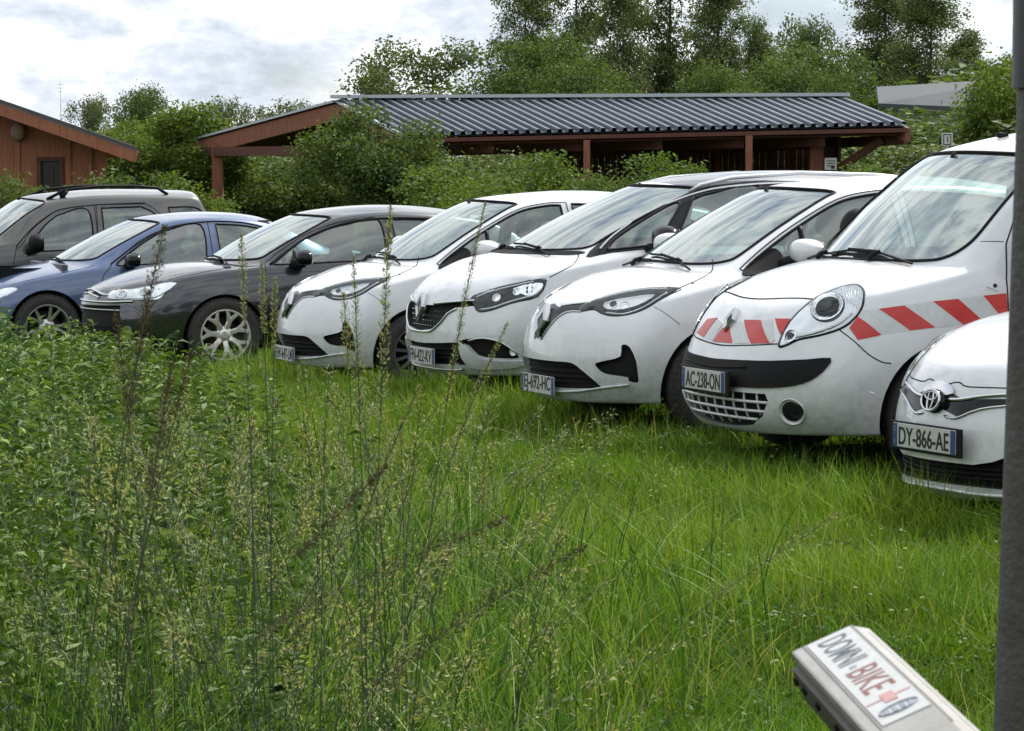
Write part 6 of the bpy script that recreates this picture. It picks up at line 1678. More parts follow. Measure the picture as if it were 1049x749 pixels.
def trees():
    LG = leaf_mat('foliage_mid', [(.024, .046, .014), (.052, .090, .025), (.090, .138, .040), (.15, .20, .075)], .3, .6, patch=.5)
    LD = leaf_mat('foliage_dark', [(.034, .056, .022), (.066, .098, .038), (.105, .145, .058), (.17, .21, .105)], .25, .55, patch=.4)
    LL = leaf_mat('foliage_light', [(.045, .080, .016), (.070, .115, .022), (.095, .150, .030), (.13, .185, .05)], .35, .6, patch=.6)
    LS = leaf_mat('foliage_silver', [(.06, .085, .045), (.085, .12, .06), (.12, .155, .085)], .3, .6)
    def put(o, px, row_top, d, h, sc=None, rz=0, sx=1):
        """stand a tree of height h so that its top shows at the given photo row"""
        p = at(px, 182, d); g = gzs(p.x, min(p.y, 60)); top = CAM_H+(182-row_top)/F_PX*d
        s = (top-g)/TOPS.get('tree'+str(round(h, 2)), TOPS.get('bush'+str(round(h, 2)), h)); o.location = (p.x, p.y, g); o.scale = (s*sx, s*sx, s); o.rotation_euler = (0, 0, rz); return o
    def cp(o, label, name=None):
        c = copy_tree(o); c['label'] = label; return c
    # four kinds, each with its own crown
    pop = lambda s: rb(70, (0, 0, 6.0), (1.6, 1.6, 4.4), .62, s)+rb(10, (0, 0, 9.6), (.8, .8, 1.3), .6, s+1)
    P1 = make_tree('poplar_tree', 11, pop(1), 46000, .115, LD, 'tall dark poplar at the left edge of the high tree group behind the shed', 'tree', 'tall poplars behind the shed', .17, 9, holes=.1)
    P2 = make_tree('poplar_tree', 11, pop(5), 46000, .115, LD, 'tall dark poplar second from left in the high group behind the shed', 'tree', 'tall poplars behind the shed', .17, 9, holes=.2)
    G = [(P1, 540, -50, 95, .80, 0), (P2, 590, -80, 98, .85, 1), (P1, 636, -40, 92, .75, 2.2), (P2, 684, -90, 96, .85, 3.1), (P1, 735, -45, 93, .85, 4.0), (P2, 775, 20, 90, .8, 5.0), (P1, 905, -45, 96, 1.0, 1.3), (P2, 950, -35, 92, 1.0, 2.6), (P1, 985, 20, 95, .95, 5.4)]
    lb = ['', '', 'tall dark poplar with sky gaps, third in the high group behind the shed', 'tallest broad poplar over the middle of the shed roof', 'poplar right of the tallest one, above the shed roof',
          'lower poplar at the right end of the group above the shed', 'tall poplar left in the pair above the grey barn roof', 'widest poplar in the pair above the grey barn roof', 'shorter poplar on the right side of the pair above the barn']
    for i, (src, px, row, d, sx, rz) in enumerate(G):
        o = src if i < 2 else cp(src, lb[i]); put(o, px, row, d, 11, rz=rz, sx=sx)
    rnd_ = lambda s: rb(20, (0, 0, 4.0), (2.3, 2.3, 1.9), .95, s)
    R1 = make_tree('broadleaf_tree', 6.6, rnd_(11), 34000, .115, LG, 'round mid-green tree just left above the shed roof ridge', 'tree', 'rounded trees along the skyline', .16, 8)
    put(R1, 552, 36, 78, 6.6)
    G = [(598, 62, 74, .85, 'smaller round tree behind the shed roof below the poplars', .8), (160, 90, 92, .75, 'round dark tree on the skyline between brown hut and shed', 2), (835, 48, 80, 1.1, 'broad green tree behind the right part of the shed roof', 3), (790, 62, 72, .9, 'green tree close behind the shed roof right of the poplars', 4.1),
         (718, 66, 76, .8, 'low round tree behind the shed roof under the tallest poplar', 5.2), (862, 76, 70, .6, 'green tree left of the grey barn roof', 1.1)]
    for px, row, d, sx, lab, rz in G: put(cp(R1, lab), px, row, d, 6.6, rz=rz, sx=sx)
    W1 = make_tree('willow_tree', 6.2, rb(22, (0, 0, 3.9), (2.5, 2.5, 1.9), .6, 21), 16000, .125, LS, 'airy grey-green willow with open crown left of the shed ridge', 'tree', None, .13, 14, holes=.45)
    put(W1, 445, 42, 84, 6.2, sx=1.0)
    W2 = cp(W1, 'small thin-crowned tree on the skyline right above the brown hut roof'); put(W2, 92, 98, 96, 6.2, rz=2, sx=.62)
    W3 = cp(W1, 'sparse grey treetop left of the open shed roof'); put(W3, 232, 100, 92, 6.2, rz=4, sx=.5)
    W4 = cp(W1, 'thin treetops showing over the left slope of the shed roof'); put(W4, 300, 103, 94, 6.2, rz=1, sx=.8)
    W5 = cp(W1, 'airy tree on the skyline between the two poplar groups'); put(W5, 830, 18, 92, 6.2, rz=5.1, sx=.6)
    # light sallow bush left of the shed
    S1 = make_tree('sallow_tree', 4.4, rb(24, (0, 0, 2.2), (1.9, 1.7, 1.7), .55, 31), 26000, .095, LL, 'large light green sallow bush left of the shed post', 'tree', None, .10, 10, mode='shell')
    put(S1, 192, 108, 66, 4.4, sx=1.15)
    S2 = cp(S1, 'light green tree in front of the grey barn at the far right'); put(S2, 1018, 58, 62, 4.4, rz=2, sx=.9)
    S3 = cp(S1, 'light green bush below the round skyline tree near the brown hut'); put(S3, 140, 135, 64, 4.4, rz=4, sx=1.2)
    # bushes behind the cars
    B1 = make_tree('bush', 2.6, rb(22, (0, 0, 1.25), (1.5, 1.3, 1.0), .45, 41), 15000, .085, LG, 'leafy green bush behind the blue car roof', 'bush', 'bushes growing behind the parked cars', .05, 8)
    B2 = make_tree('bush', 2.6, rb(22, (0, 0, 1.25), (1.5, 1.3, 1.0), .45, 43), 15000, .085, LL, 'bright green bush in front of the shed between its posts', 'bush', 'bushes growing behind the parked cars', .05, 8)
    B3 = make_tree('bush', 4.0, rb(26, (0, 0, 2.0), (1.7, 1.4, 1.6), .5, 47), 26000, .09, LG, 'big dark bush covering the left gable of the shed', 'bush', 'bushes growing behind the parked cars', .07, 10)
    D1 = make_tree('bush', 2.6, rb(22, (0, 0, 1.25), (1.5, 1.3, 1.0), .45, 45), 15000, .085, LD, 'dark low bush in shade under the open end of the shed', 'bush', 'bushes growing behind the parked cars', .05, 8)
    put(B3, 383, 108, 50, 4.0, sx=1.0)
    put(B1, 120, 170, 44, 2.6, sx=1.3); put(B2, 655, 162, 47, 2.6, sx=1.2); put(D1, 290, 158, 68, 2.6, sx=1.6)
    C = [(B1, 262, 150, 69, 1.4, 'mid-green bush right behind the shed corner post'), (B2, 28, 196, 42, .8, 'bush at the left edge before the brown hut'), (B1, 315, 150, 67, 1.2, 'bush at the foot of the big bush, left side'),
         (B1, 460, 148, 52, 1.3, 'bush right of the big gable bush'), (B2, 445, 176, 44, 1.4, 'low bright bush behind the roof of the black car'), (D1, 500, 160, 54, 1.5, 'dark bush in the open bay of the shed'), (B2, 545, 160, 48, 1.2, 'bright bush at the left end of the boarded wall'),
         (D1, 420, 150, 70, 1.8, 'dark undergrowth seen through the open shed, left part'), (D1, 350, 150, 72, 2.0, 'dark undergrowth seen through the open shed near the big bush'), (D1, 480, 150, 72, 2.0, 'dark undergrowth seen through the open shed, right part'),
         (B1, 600, 172, 46, 1.1, 'low green bush before the boarded wall'), (B2, 700, 172, 46, .9, 'small bright bush before the middle of the boarded wall'), (B1, 2, 170, 41, .75, 'flowering green bush cut by the left picture edge'),
         (B2, 205, 176, 67, 1.2, 'bright low bush just left of the shed corner post'), (B2, 170, 180, 50, 1.2, 'pale bush behind the off-roader roof'),
         (B1, 895, 150, 58, 1.6, 'bush right of the shed end'), (B2, 880, 172, 50, 1.3, 'bright low bush below the right shed eave'), (D1, 940, 130, 66, 2.0, 'dark bush on the bank right of the shed'), (B1, 985, 118, 64, 2.0, 'green bush high on the bank below the barn'),
         (D1, 1035, 120, 60, 2.0, 'dark bush at the right edge behind the van roof'), (B1, 1045, 85, 66, 1.8, 'tall green bush by the right picture edge'), (D1, 975, 150, 56, 1.8, 'dark bush behind the white info sign'), (B1, 915, 112, 66, 1.6, 'bush under the left end of the barn roof'),
         (B1, 1010, 150, 54, 1.5, 'green bush low on the bank behind the van roof'), (D1, 200, 150, 76, 2.2, 'dark hedge plant behind the light sallow'), (D1, 110, 155, 78, 2.2, 'dark hedge plant behind the brown hut corner'), (D1, 255, 142, 80, 2.0, 'dark hedge plant seen right of the shed corner post'),
         (D1, 310, 140, 82, 2.2, 'dark hedge plant under the left slope of the shed roof'), (B1, 955, 108, 67, 1.7, 'green bush right in front of the barn wall'), (B1, 1030, 60, 84, 2.4, 'tall bush behind the post top at right'),
         (D1, 390, 142, 84, 2.2, 'dark hedge plant far behind the big gable bush'), (D1, 560, 140, 84, 2.2, 'dark hedge plant far behind the open bay of the shed')]
    for i, (src, px, row, d, sx, lab) in enumerate(C): put(cp(src, lab), px, row, d, 2.6, rz=i*1.3, sx=sx)
    # unseen trees added behind the camera to darken reflections and shade the car fronts
    parts = []
    g = np.random.RandomState(9)
    for i in range(22):
        X = -34+68*i/21+g.randn()*1.5; Yd = -15-abs(X)*.15+g.randn()*1.5; hh = 7.5+4*g.rand()
        A, q, t = crown_mesh('w', rb(12, (X, Yd, hh*.55), (2.3, 2.0, hh*.42), 1.5, 300+i), 3000, .26, LD); parts.append((A, q, t))
    A, q, t = join(parts); o = fast_mesh('added_wood_edge', A, q, LD, None, t); tag(o, 'unseen row of trees added behind the camera to darken reflections in the car paint', 'wood', kind='stuff')
    # far wood closing the horizon
    parts = []
    g = np.random.RandomState(5)
    for i in range(46):
        X = -75+150*i/45+g.randn()*2; Yd = 135+g.rand()*25; hh = 3.4+1.6*g.rand()
        A, q, t = crown_mesh('w', rb(9, (X, Yd, hh*.55), (2.6, 2.2, hh*.5), 1.2, 100+i), 2600, .2, LD); parts.append((A, q, t))
    A, q, t = join(parts); o = fast_mesh('distant_wood', A, q, LD, None, t); tag(o, 'distant dark wood along the horizon behind the sheds', 'wood', kind='stuff')
# ------------------------------------------------------------------ buildings
def wood_mat(name, c1, c2, scale=2.2, board=.0):
    m, nt = node_mat(name); b = nt.nodes['Principled BSDF']; b.inputs['Roughness'].default_value = .8
    tc = nt.nodes.new('ShaderNodeTexCoord'); mp = nt.nodes.new('ShaderNodeMapping'); mp.inputs['Scale'].default_value = (scale*4, scale*4, scale*.5)
    n = nt.nodes.new('ShaderNodeTexNoise'); n.inputs['Scale'].default_value = 3; n.inputs['Detail'].default_value = 7
    nt.links.new(tc.outputs['Object'], mp.inputs[0]); nt.links.new(mp.outputs[0], n.inputs['Vector'])
    r = nt.nodes.new('ShaderNodeValToRGB'); r.color_ramp.elements[0].position = .35; r.color_ramp.elements[1].position = .7
    r.color_ramp.elements[0].color = (*c1, 1); r.color_ramp.elements[1].color = (*c2, 1)
    nt.links.new(n.outputs['Fac'], r.inputs[0]); nt.links.new(r.outputs[0], b.inputs['Base Color'])
    bp = nt.nodes.new('ShaderNodeBump'); bp.inputs['Strength'].default_value = .4; bp.inputs['Distance'].default_value = .01
    nt.links.new(n.outputs['Fac'], bp.inputs['Height']); nt.links.new(bp.outputs[0], b.inputs['Normal'])
    MATS[name] = m; return m
REDW = wood_mat('red_stained_wood', (.24, .085, .042), (.34, .135, .072))
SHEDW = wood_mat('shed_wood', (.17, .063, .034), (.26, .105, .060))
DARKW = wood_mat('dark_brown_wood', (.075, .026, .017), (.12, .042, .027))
ROOFM = mat('ribbed_roof_metal', (.13, .15, .18), .36, metal=.5, noise_amt=.25, nscale=1.5)
ROOFC = mat('ridge_cap_metal', (.42, .45, .48), .4, metal=.5)
GREYR = mat('grey_sheet_roof', (.11, .12, .125), .9, metal=0, noise_amt=.2, nscale=.6)
def beam(b, p, q, w, h):
    """rectangular beam between two points, h = vertical size"""
    p, q = V(p), V(q); d = (q-p).normalized(); s = d.cross(V((0, 0, 1))).normalized()*w/2; u = s.cross(d).normalized()*h/2
    vs = [p-s-u, p+s-u, p+s+u, p-s+u, q-s-u, q+s-u, q+s+u, q-s+u]
    b.add(vs, [(0, 1, 2, 3), (7, 6, 5, 4), (0, 4, 5, 1), (1, 5, 6, 2), (2, 6, 7, 3), (3, 7, 4, 0)])
def slab(p, q, r, s, t, m, name, parent):
    n = (V(q)-V(p)).cross(V(s)-V(p)).normalized(); n = n if n.z > 0 else -n
    a = [V(x) for x in (p, q, r, s)]; c = [x-n*t for x in a]
    return MB().add(a+c, [(0, 1, 2, 3), (7, 6, 5, 4), (0, 4, 5, 1), (1, 5, 6, 2), (2, 6, 7, 3), (3, 7, 4, 0)]).build(name, m, parent)

def shed():
    root = empty('open_shed', (at(600, 182, 57).x, 57, 0)); tag(root, 'long open wooden shed with dark ribbed metal roof behind the cars', 'shed')
    o = root.location
    L = lambda v: V(v)-V(o)
    rl, rr = L(at(345, 104, 60.5)), L(at(865, 102, 58.5)); nl, nr = L(at(413, 139, 57)), L(at(930, 128, 55)); fl = L(at(200, 143, 65)); fr = fl+(rr-rl)
    gl = -.35
    # ribbed near slope
    def ribbed(a0, a1, b0, b1, nm, m, n=46, hgt=.07):
        """a0-a1 ridge edge, b0-b1 eave edge"""
        N = (a1-a0).cross(b0-a0).normalized(); N = N if N.z > 0 else -N
        prof = [(0, 0), (.42, 0), (.50, 1), (.82, 1), (.90, 0)]
        ts = [((k+p)/n, h) for k in range(n) for p, h in prof]+[(1, 0)]
        vs = []; 
        for t, h in ts: vs += [a0.lerp(a1, t)+N*h*hgt, b0.lerp(b1, t)+N*h*hgt]
        fs = [(2*i, 2*i+1, 2*i+3, 2*i+2) for i in range(len(ts)-1)]
        k = len(vs); vs += [v-N*.03 for v in (a0, a1, b1, b0)]; fs += [(k, k+1, k+2, k+3)]
        return MB().add(vs, fs).build(nm, m, root)
    ribbed(rl, rr, nl, nr, 'roof_panel', ROOFM); ribbed(rl, rr, fl, fr, 'roof_panel', ROOFM, 40)
    b = MB(); beam(b, rl+V((-.1, 0, .10)), rr+V((.1, 0, .10)), .35, .07); b.build('ridge_cap', ROOFC, root)
    dn = V((0, 0, -.17))
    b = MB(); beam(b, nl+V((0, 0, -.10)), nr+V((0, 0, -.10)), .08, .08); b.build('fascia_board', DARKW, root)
    b = MB(); beam(b, fl+dn, fr+dn, .08, .20); b.build('fascia_board', SHEDW, root)
    for x, y, w in ((rl, nl, .30), (rl, fl, .34), (rr, nr, .26), (rr, fr, .26)):
        b = MB(); beam(b, x+V((0, 0, -.06-w/2)), y+V((0, 0, -.06-w/2)), .10, w); b.build('barge_board', SHEDW, root)
    for x, y, w in ((rl, fl, .22), (rl, nl, .07)):
        b = MB(); beam(b, x+V((0, 0, .0)), y+V((0, 0, .0)), w, .05); b.build('verge_trim', ROOFC, root)
    # underside lining and rafters
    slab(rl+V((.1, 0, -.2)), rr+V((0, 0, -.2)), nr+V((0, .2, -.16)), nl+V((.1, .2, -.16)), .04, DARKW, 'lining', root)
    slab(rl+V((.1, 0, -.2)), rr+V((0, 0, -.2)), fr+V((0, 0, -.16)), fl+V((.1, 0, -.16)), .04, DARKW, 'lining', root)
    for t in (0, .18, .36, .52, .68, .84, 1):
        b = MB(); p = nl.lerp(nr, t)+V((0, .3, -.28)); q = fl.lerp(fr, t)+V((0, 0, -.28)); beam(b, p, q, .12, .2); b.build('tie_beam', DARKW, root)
    def post(px, d, ztop, w=.17, m=SHEDW):
        p = L(at(px, 182, d)); b = MB(); b.box((p.x, p.y, (ztop-.5)/2), (w, w, ztop+.5)); b.build('post', m, root)
    zf = fl.z-.2
    post(223, 64.3, zf+.1, .24); post(601, 56.3, nl.z-.1, .13); post(767, 55.6, nr.z-.2, .13); post(836, 56.5, nr.z-.15, .26, SHEDW); post(443, 57, nl.z-.2, .15, DARKW)
    # boarded rear part
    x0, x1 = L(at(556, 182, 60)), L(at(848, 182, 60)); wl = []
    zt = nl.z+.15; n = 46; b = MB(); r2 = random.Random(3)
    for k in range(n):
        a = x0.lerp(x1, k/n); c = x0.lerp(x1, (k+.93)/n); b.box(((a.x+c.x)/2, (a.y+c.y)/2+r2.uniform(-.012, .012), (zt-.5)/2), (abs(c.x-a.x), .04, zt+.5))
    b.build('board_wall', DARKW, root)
    b = MB(); e0 = x1; e1 = L(at(852, 182, 56.6)); m = (e0+e1)/2; b.box((m.x, m.y, (zt-.5)/2), (.06, abs(e0.y-e1.y), zt+.5)); b.build('side_wall', DARKW, root)
    b = MB(); e0 = x0; e1 = L(at(556, 182, 58.5)); m = (e0+e1)/2; b.box((m.x, m.y, (zt-.5)/2), (.06, abs(e0.y-e1.y), zt+.5)); b.build('side_wall', SHEDW, root)
    p = L(at(700, 182, 59.9)); b = MB(); b.box((p.x, p.y-.05, .55), ((x1.x-x0.x)*.98, .05, .14)); b.build('wall_rail', SHEDW, root)
    b = MB(); p = L(at(838, 182, 56.4)); beam(b, V((p.x, p.y, nr.z-1.1)), V((p.x+1.2, p.y-.6, nr.z-.28)), .12, .14); b.build('brace', DARKW, root)
    for px in (566, 590, 628, 648, 700, 735, 790, 812): 
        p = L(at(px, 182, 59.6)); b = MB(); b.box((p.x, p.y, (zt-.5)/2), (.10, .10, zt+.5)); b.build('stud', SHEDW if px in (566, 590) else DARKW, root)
    # small notice on the end post
    p = at(851, 168, 55.9); s = MB(); s.bbox((0, 0, 0), (.24, .03, .24), .006); so = s.build('notice_board', mat('notice_white', (.50, .50, .46), .5)); so.location = p
    tag(so, 'small pale square notice fixed at the right end post of the shed', 'sign')
    q = MB(); 
    for k in range(3): q.box((0, -.018, .06-.05*k), (.16, .004, .016))
    q.box((.04, -.018, -.07), (.07, .004, .05)); q.build('notice_text', PLK, so)

def hut():
    d = 50; c = at(108, 182, d); root = empty('wooden_hut', (c.x, c.y, 0)); tag(root, 'red-brown wooden hut with low gable roof at the left edge', 'hut')
    o = V((c.x, c.y, 0)); L = lambda px, row, dd: at(px, row, dd)-o
    e = L(140, 152, d-.9); k = L(0, 103, d-.9); sl = (k.z-e.z)/(k.x-e.x)
    xr = L(-135, 182, d).x; ridge_z = e.z+sl*(xr-e.x); xl = 2*xr-e.x; dep = 7.0
    for a, bx in ((e.x, xr), (xl, xr)):
        p, q = V((a, -.9, e.z)), V((bx, -.9, ridge_z)); s, r = p+V((-.23*dep, dep, 0)), q+V((-.23*dep, dep, 0))
        slab(p, q, r, s, .05, ROOFM, 'roof', root)
        b = MB(); beam(b, p+V((0, .03, -.15)), q+V((0, .03, -.15)), .06, .20); b.build('barge_board', REDW, root)
        b = MB(); beam(b, p+V((0, .02, -.0)), q+V((0, .02, -.0)), .10, .05); b.build('verge_trim', mat('hut_verge', (.07, .06, .055), .6), root)
        slab(p+V((0, .1, -.10)), q+V((0, .1, -.10)), r+V((0, 0, -.10)), s+V((0, 0, -.10)), .04, REDW, 'lining', root)
    wr = 0.0; wl = 2*xr; zw = e.z-.12+sl*(wr-e.x)
    zr = ridge_z-.16
    # front gable wall with a window opening
    wx0, wx1 = L(42, 182, d).x, L(62, 182, d).x; wz1 = L(0, 165, d).z; wz0 = L(0, 201, d).z
    def zat(x): return zr+(zw-zr)*abs(x-xr)/abs(wr-xr)
    b = MB()
    def quad(x0, x1, z0, z1f):
        b.add([(x0, 0, z0), (x1, 0, z0), (x1, 0, z1f(x1)), (x0, 0, z1f(x0)), (x0, .12, z0), (x1, .12, z0), (x1, .12, z1f(x1)), (x0, .12, z1f(x0))], [(0, 1, 2, 3), (7, 6, 5, 4), (0, 4, 5, 1), (1, 5, 6, 2), (2, 6, 7, 3), (3, 7, 4, 0)])
    quad(wx1, wr, -.6, zat); quad(xr, wx0, -.6, zat); quad(wl, xr, -.6, zat)
    quad(wx0, wx1, -.6, lambda x: wz0); quad(wx0, wx1, wz1, zat)
    b.build('wall', REDW, root)
    b = MB(); beam(b, V((wr-.06, .12, (zw-.6)/2)), V((wr-.06-.23*5, 5.1, (zw-.6)/2)), .12, zw+.6); b.build('wall', REDW, root)
    b = MB(); b.box(((wl+wr)/2-1.2, 5.1, (zw-.6)/2), (wr-wl, .12, zw+.6)); b.build('wall', REDW, root)
    f = MB(); cx = (wx0+wx1)/2; cz = (wz0+wz1)/2; w, h = wx1-wx0, wz1-wz0
    f.box((wx0-.03, -.03, cz), (.07, .06, h+.14)); f.box((wx1+.03, -.03, cz), (.07, .06, h+.14)); f.box((cx, -.03, wz1+.035), (w, .06, .07)); f.box((cx, -.03, wz0-.035), (w, .06, .07))
    win = f.build('window', DARKW, root); MB().box((cx, .06, cz), (w, .01, h)).build('pane', mat('dark_pane', (.012, .012, .012), .25), win)
    MB().box((cx+.02, .03, cz-.1), (.03, .03, h)).build('glazing_bar', DARKW, win)
    for px in (18, 70, 92): p = L(px, 182, d); MB().box((p.x, -.02, (zat(p.x)-.6)/2), (.10, .035, zat(p.x)+.55)).build('batten', REDW, root)
    MB().box((-.05, -.03, (zw-.6)/2), (.16, .05, zw+.55)).build('corner_board', REDW, root)
    lp = L(20, 135, d); vs, fs = ellip((lp.x, -.12, lp.z), (.13, .09, .16), 2.2); MB().add(vs, fs).build('wall_fitting', mat('old_fitting', (.25, .17, .13), .6), root, True)  # small rounded fitting on the gable wall

def barn():
    d = 72; c = at(960, 100, d); root = empty('grey_barn', (c.x, c.y, 0)); tag(root, 'far grey barn roof showing between the trees at right', 'barn')
    o = V((c.x, c.y, 0)); L = lambda px, row, dd: at(px, row, dd)-o
    a, b_, e, f = L(898, 89, d+1.3), L(1049, 80, d+1.3), L(1049, 112, d), L(900, 106, d)
    slab(f, e, b_, a, .12, GREYR, 'roof', root)
    bz = MB(); m = (f+e)/2; bz.box((m.x, m.y+.5, (m.z-.2)/2), (abs(e.x-f.x)*.96, .2, m.z-.2)); bz.build('wall', mat('barn_wall', (.28, .28, .26), .8), root)
    bz = MB(); bz.box((m.x, m.y+8, (a.z-.3)/2), (abs(e.x-f.x)*.96, .2, a.z-.3)); bz.build('wall', mat('barn_wall'), root)

def street_things():
    # info sign above the van roof
    p = at(970, 143, 48); g = gzs(p.x, p.y); root = empty('info_sign', (p.x, p.y, g)); tag(root, 'small white square sign on a post above the van roof', 'sign')
    MB().tube([(0, 0, -.2), (0, 0, p.z-g)], .025, 8).build('post', mat('galvanised', (.35, .36, .36), .5, metal=.6), root, True)
    pl = MB().bbox((0, -.03, p.z-g), (.19, .02, .22), .006).build('sign_plate', PLW, root)
    q = MB(); z = p.z-g; q.box((0, -.042, z+.085), (.13, .004, .014)); q.box((0, -.042, z-.085), (.13, .004, .014)); q.box((-.06, -.042, z), (.014, .004, .156)); q.box((.06, -.042, z), (.014, .004, .156)); q.build('sign_border', PLK, pl)
    vs, fs = text_geo('1', .13, .9, .003, .002); MB().add([V((v.x+.005, -.043, v.y+z)) for v in vs], fs).build('sign_symbol', PLK, pl)
    # thin mast over the hut roof
    p = at(62, 82, 95); m = MB(); m.tube([(0, 0, -.3), (0, 0, p.z)], [.03, .012], 6)
    for k, w in ((.0, .22), (.12, .18), (.24, .14)): m.tube([(-w/2, 0, p.z-.15-k), (w/2, 0, p.z-.15-k)], .008, 5)
    o = m.build('radio_mast', mat('galvanised'), None, True); o.location = (p.x, p.y, 0); tag(o, 'thin radio mast rising behind the brown hut roof', 'mast')
    # dark post at the right edge
    d = 3.2; b0 = at(1018+38, 749, d); t0 = at(1037+38, 0, d*1.0)
    root = empty('post', (b0.x, b0.y, 0)); tag(root, 'dark grey metal post at the right picture edge', 'post')
    dx = (t0.x-b0.x)/(t0.z-b0.z); r = .0415
    POST = mat('post_paint', (.085, .082, .078), .6, metal=.2, noise_amt=.35, nscale=30, color2=(.055, .05, .046), bump=.3, bscale=120)
    g = gzs(b0.x, b0.y)
    pts = [V((dx*(z-b0.z), 0, z)) for z in (g-.2, .6, 1.2, 1.8, 2.6)]
    MB().tube(pts, r, 32).build('shaft', POST, root, True)
    zc = at(1040, 92, d).z; x = dx*(zc-b0.z)
    c = MB(); c.lathe([(r+.001, 0), (r+.007, 0), (r+.007, .35), (r+.001, .35)], 32, 'z', (x+.0008, 0, zc)); c.build('sleeve', mat('sleeve_dark', (.022, .022, .025), .45, noise_amt=.3, nscale=25), root, 'auto')
    # aluminium arm end of a bike carrier with its sticker
    A, L2 = at(811, 668, 2.6), at(885, 749, 2.30); u = (L2-A).normalized()
    lo, hi = 2.2, 3.2
    for _ in range(40):                       # depth at which the end edge is square to the arm
        md = (lo+hi)/2; B = at(886, 634, md)
        if (B-A).dot(u) > 0: lo = md
        else: hi = md
    w = A-B; wd = w.length; w.normalize(); n = w.cross(u).normalized()
    if n.z < 0: n = -n
    M = Matrix((( u.x, -w.x, n.x, A.x), (u.y, -w.y, n.y, A.y), (u.z, -w.z, n.z, A.z), (0, 0, 0, 1)))
    Mi = M.inverted(); camp = Mi @ cam.location
    def onarm(px, py):
        q = Mi @ at(px, py, 2); dr = q-camp; k = -camp.z/dr.z; return camp+dr*k
    print('arm', wd, [tuple(round(c, 3) for c in onarm(*p)) for p in ((869, 642), (827, 663), (953, 720), (908, 747), (866, 640))])
    lenA = .95; th = .048
    CR = mat('cream_aluminium', (.34, .335, .315), .45, metal=.1, noise_amt=.14, nscale=14, color2=(.25, .24, .215), bump=.12, bscale=200)
    root = bpy.data.objects.new('bike_carrier', None); COL.objects.link(root); root.matrix_world = M; tag(root, 'cream aluminium bike carrier arm with red and blue sticker, lower right corner', 'bike carrier')
    prof = [(0, -.001), (.002, 0), (wd*.80, 0), (wd, -.010), (wd, -th), (wd-.003, -th), (wd-.003, -.012), (wd*.80-.001, -.003), (.003, -.003), (.003, -th), (0, -th)]
    k = len(prof); vs = [V((0, y, z)) for y, z in prof]+[V((lenA, y, z)) for y, z in prof]
    b = MB().add(vs, [(i, (i+1) % k, k+(i+1) % k, k+i) for i in range(k)]+[tuple(range(k)), tuple(range(k, 2*k))]); b.build('arm', CR, root)
    MB().box((.30, wd*.5, -th*.55), (.56, wd*.9, th*.8)).build('arm_core', DARK, root)
    MB().bbox((lenA/2, -.003, -th*.62), (lenA-.01, .008, th*.72), .002).build('shaded_side', mat('side_shade', (.07, .06, .052), .6, noise_amt=.4, nscale=40), root)  # dark strip along the arm's left side: its shade put into the colour
    for x in (.012, .05, .11, .19): disc_ = MB().lathe([(.004, .0), (.004, .003), (.0, .003)], 10, 'y', (x, -.010, -th*.5)); disc_.build('rivet', DARK, root, True)
    MB().box((lenA, wd/2, -.45), (.05, .05, .86)).build('support', CR, root)
    sx0, sx1, sy0, sy1 = .005, .315, .0145, .0575
    st = MB().box(((sx0+sx1)/2, (sy0+sy1)/2, .0006), (sx1-sx0, sy1-sy0, .0008)).build('sticker', mat('sticker_white', (.46, .47, .46), .35, noise_amt=.10, nscale=60), root)
    BL = mat('sticker_blue', (.15, .18, .25), .45, nscale=160, color2=(.33, .35, .37)); RD = mat('sticker_red', (.42, .16, .14), .45, nscale=160, color2=(.42, .31, .30))
    h = sy1-sy0; S_ = sx1-sx0; cy = (sy0+sy1)/2
    def put(txt, f0, f1, hh, m, nm='lettering'):
        vs, fs = text_geo(txt, .05, 1, .0003, .0004)
        w = max(v.x for v in vs)-min(v.x for v in vs); t = max(v.y for v in vs)-min(v.y for v in vs)
        kx = S_*(f1-f0)/w; ky = h*hh/t; x = sx0+S_*(f0+f1)/2
        MB().add([V((v.x*kx+x, cy+v.y*ky, .0013)) for v in vs], fs).build(nm, m, st)
    put('DOMNI', .04, .36, .66, BL); put('BIKE', .44, .70, .66, RD)
    MB().box((sx0+S_*.40, cy-.004, .0013), (.007, .006, .0004)).build('lettering', BL, st)
    x = sx0+S_*.79; q = MB(); q.box((x, cy, .0013), (.0035, h*.92, .0004)); q.box((x, cy, .0014), (.026, h*.26, .0005)); q.build('cross_symbol', RD, st)
    q = MB(); x = sx0+S_*.91; N = 28
    q.tube([V((x+.011*math.cos(a), cy+h*.40*math.sin(a), .0013)) for a in [2*math.pi*i/N for i in range(N+1)]], .0012, 5, cap=False)
    for k in range(4): q.box((x, cy-h*.25+k*h*.165, .0013), (.012, h*.10, .0005))
    q.build('oval_logo', BL, st)
    q = MB()
    for y in (sy0-.003, sy1+.003): q.box((sx1/2+.03, y, .0004), (sx1+.06, .0007, .0006))
    q.build('groove', mat('groove_dark', (.12, .11, .10), .7), root)

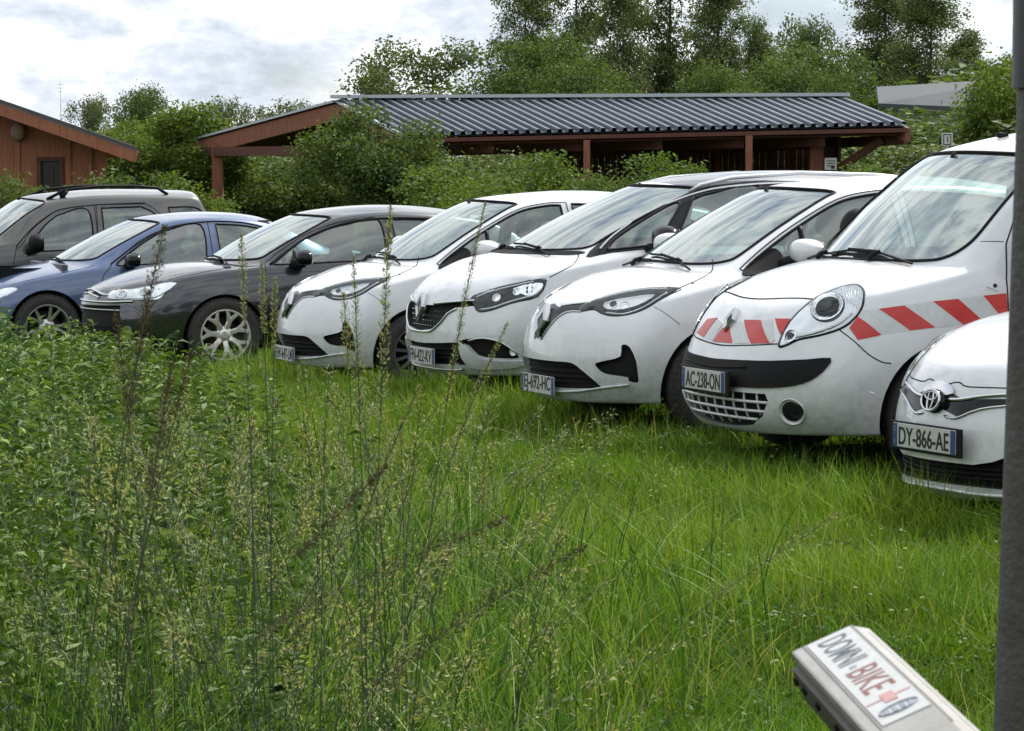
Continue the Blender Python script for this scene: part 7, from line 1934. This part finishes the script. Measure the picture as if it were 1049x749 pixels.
# ------------------------------------------------------------------ sky and light
def sky():
    w = bpy.data.worlds.new('World'); scene.world = w; w.use_nodes = True; nt = w.node_tree; bg = nt.nodes['Background']
    s = nt.nodes.new('ShaderNodeTexSky'); s.sky_type = 'NISHITA'; s.sun_disc = False; s.sun_elevation = SUN_EL; s.sun_rotation = SUN_AZ; s.air_density = 1; s.dust_density = 1.5
    tc = nt.nodes.new('ShaderNodeTexCoord'); mp = nt.nodes.new('ShaderNodeMapping'); mp.inputs['Scale'].default_value = (1, 1, 2.1); mp.inputs['Location'].default_value = (.35, .2, .1)
    nt.links.new(tc.outputs['Generated'], mp.inputs[0])
    def noise_(sc, det, rough=.55):
        n = nt.nodes.new('ShaderNodeTexNoise'); n.inputs['Scale'].default_value = sc; n.inputs['Detail'].default_value = det; n.inputs['Roughness'].default_value = rough
        nt.links.new(mp.outputs[0], n.inputs['Vector']); return n.outputs['Fac']
    def ramp(src, stops):
        r = nt.nodes.new('ShaderNodeValToRGB'); e = r.color_ramp.elements
        while len(e) < len(stops): e.new(.5)
        for i, (p, c) in enumerate(stops): e[i].position = p; e[i].color = (*c, 1)
        nt.links.new(src, r.inputs[0]); return r.outputs[0]
    cov = ramp(noise_(7.5, 8, .58), [(.30, (0, 0, 0)), (.45, (1, 1, 1))])
    K = CLOUD
    se = nt.nodes.new('ShaderNodeSeparateXYZ'); nt.links.new(tc.outputs['Generated'], se.inputs[0])
    el = nt.nodes.new('ShaderNodeMapRange'); el.inputs['From Min'].default_value = .08; el.inputs['From Max'].default_value = .28; nt.links.new(se.outputs[2], el.inputs['Value'])
    nm = nt.nodes.new('ShaderNodeMix'); nt.links.new(el.outputs[0], nm.inputs[0]); nt.links.new(noise_(19, 10, .62), nm.inputs[2]); nt.links.new(noise_(6.0, 7, .55), nm.inputs[3])
    shade = ramp(nm.outputs[0], [(.34, (.44*K, .49*K, .57*K)), (.46, (.64*K, .69*K, .76*K)), (.57, (1.02*K, 1.03*K, 1.04*K))])
    tint = nt.nodes.new('ShaderNodeMix'); tint.data_type = 'RGBA'; tint.blend_type = 'MULTIPLY'; tint.inputs[0].default_value = 1; tint.inputs[7].default_value = (.72*SKYK, .84*SKYK, 1.0*SKYK, 1)
    nt.links.new(s.outputs[0], tint.inputs[6])
    mx = nt.nodes.new('ShaderNodeMix'); mx.data_type = 'RGBA'; nt.links.new(cov, mx.inputs[0]); nt.links.new(tint.outputs[2], mx.inputs[6]); nt.links.new(shade, mx.inputs[7])
    nt.links.new(mx.outputs[2], bg.inputs[0]); bg.inputs[1].default_value = .1
    l = bpy.data.lights.new('sun', 'SUN'); l.energy = SUN_E; l.angle = R(SUN_ANG); l.color = (1, .965, .91)
    o = bpy.data.objects.new('sun', l); COL.objects.link(o)
    # SUN_AZ measured from +Y towards +X
    d = V((math.sin(SUN_AZ)*math.cos(SUN_EL), math.cos(SUN_AZ)*math.cos(SUN_EL), math.sin(SUN_EL)))
    o.rotation_euler = d.to_track_quat('Z', 'Y').to_euler(); o.location = d*50
SUN_EL, SUN_AZ, SUN_E, SUN_ANG = R(50), R(38), 4.4, 1.5
CLOUD, SKYK = 10.2, 1.1

import time as _time
_t0 = _time.time()
ground(); sky(); shed(); hut(); barn(); street_things(); print('T build', _time.time()-_t0)
grass(); low_leaves(); print('T grass', _time.time()-_t0); weeds(); tall_grass(); low_leaves(); print('T weeds', _time.time()-_t0); trees(); print('T trees', _time.time()-_t0)

cam_d.dof.use_dof = True; cam_d.dof.focus_distance = 16; cam_d.dof.aperture_fstop = 36
vs_ = scene.view_settings; vs_.view_transform = 'Standard'; vs_.look = 'None'; vs_.exposure = 0.45; vs_.gamma = 1; vs_.use_curve_mapping = False
scene.render.engine = 'CYCLES'; cy = scene.cycles
cy.max_bounces = 8; cy.diffuse_bounces = 2; cy.glossy_bounces = 3; cy.transmission_bounces = 4; cy.transparent_max_bounces = 12
cy.use_denoising = True; cy.use_adaptive_sampling = True; cy.adaptive_threshold = .02; cy.caustics_reflective = False; cy.caustics_refractive = False
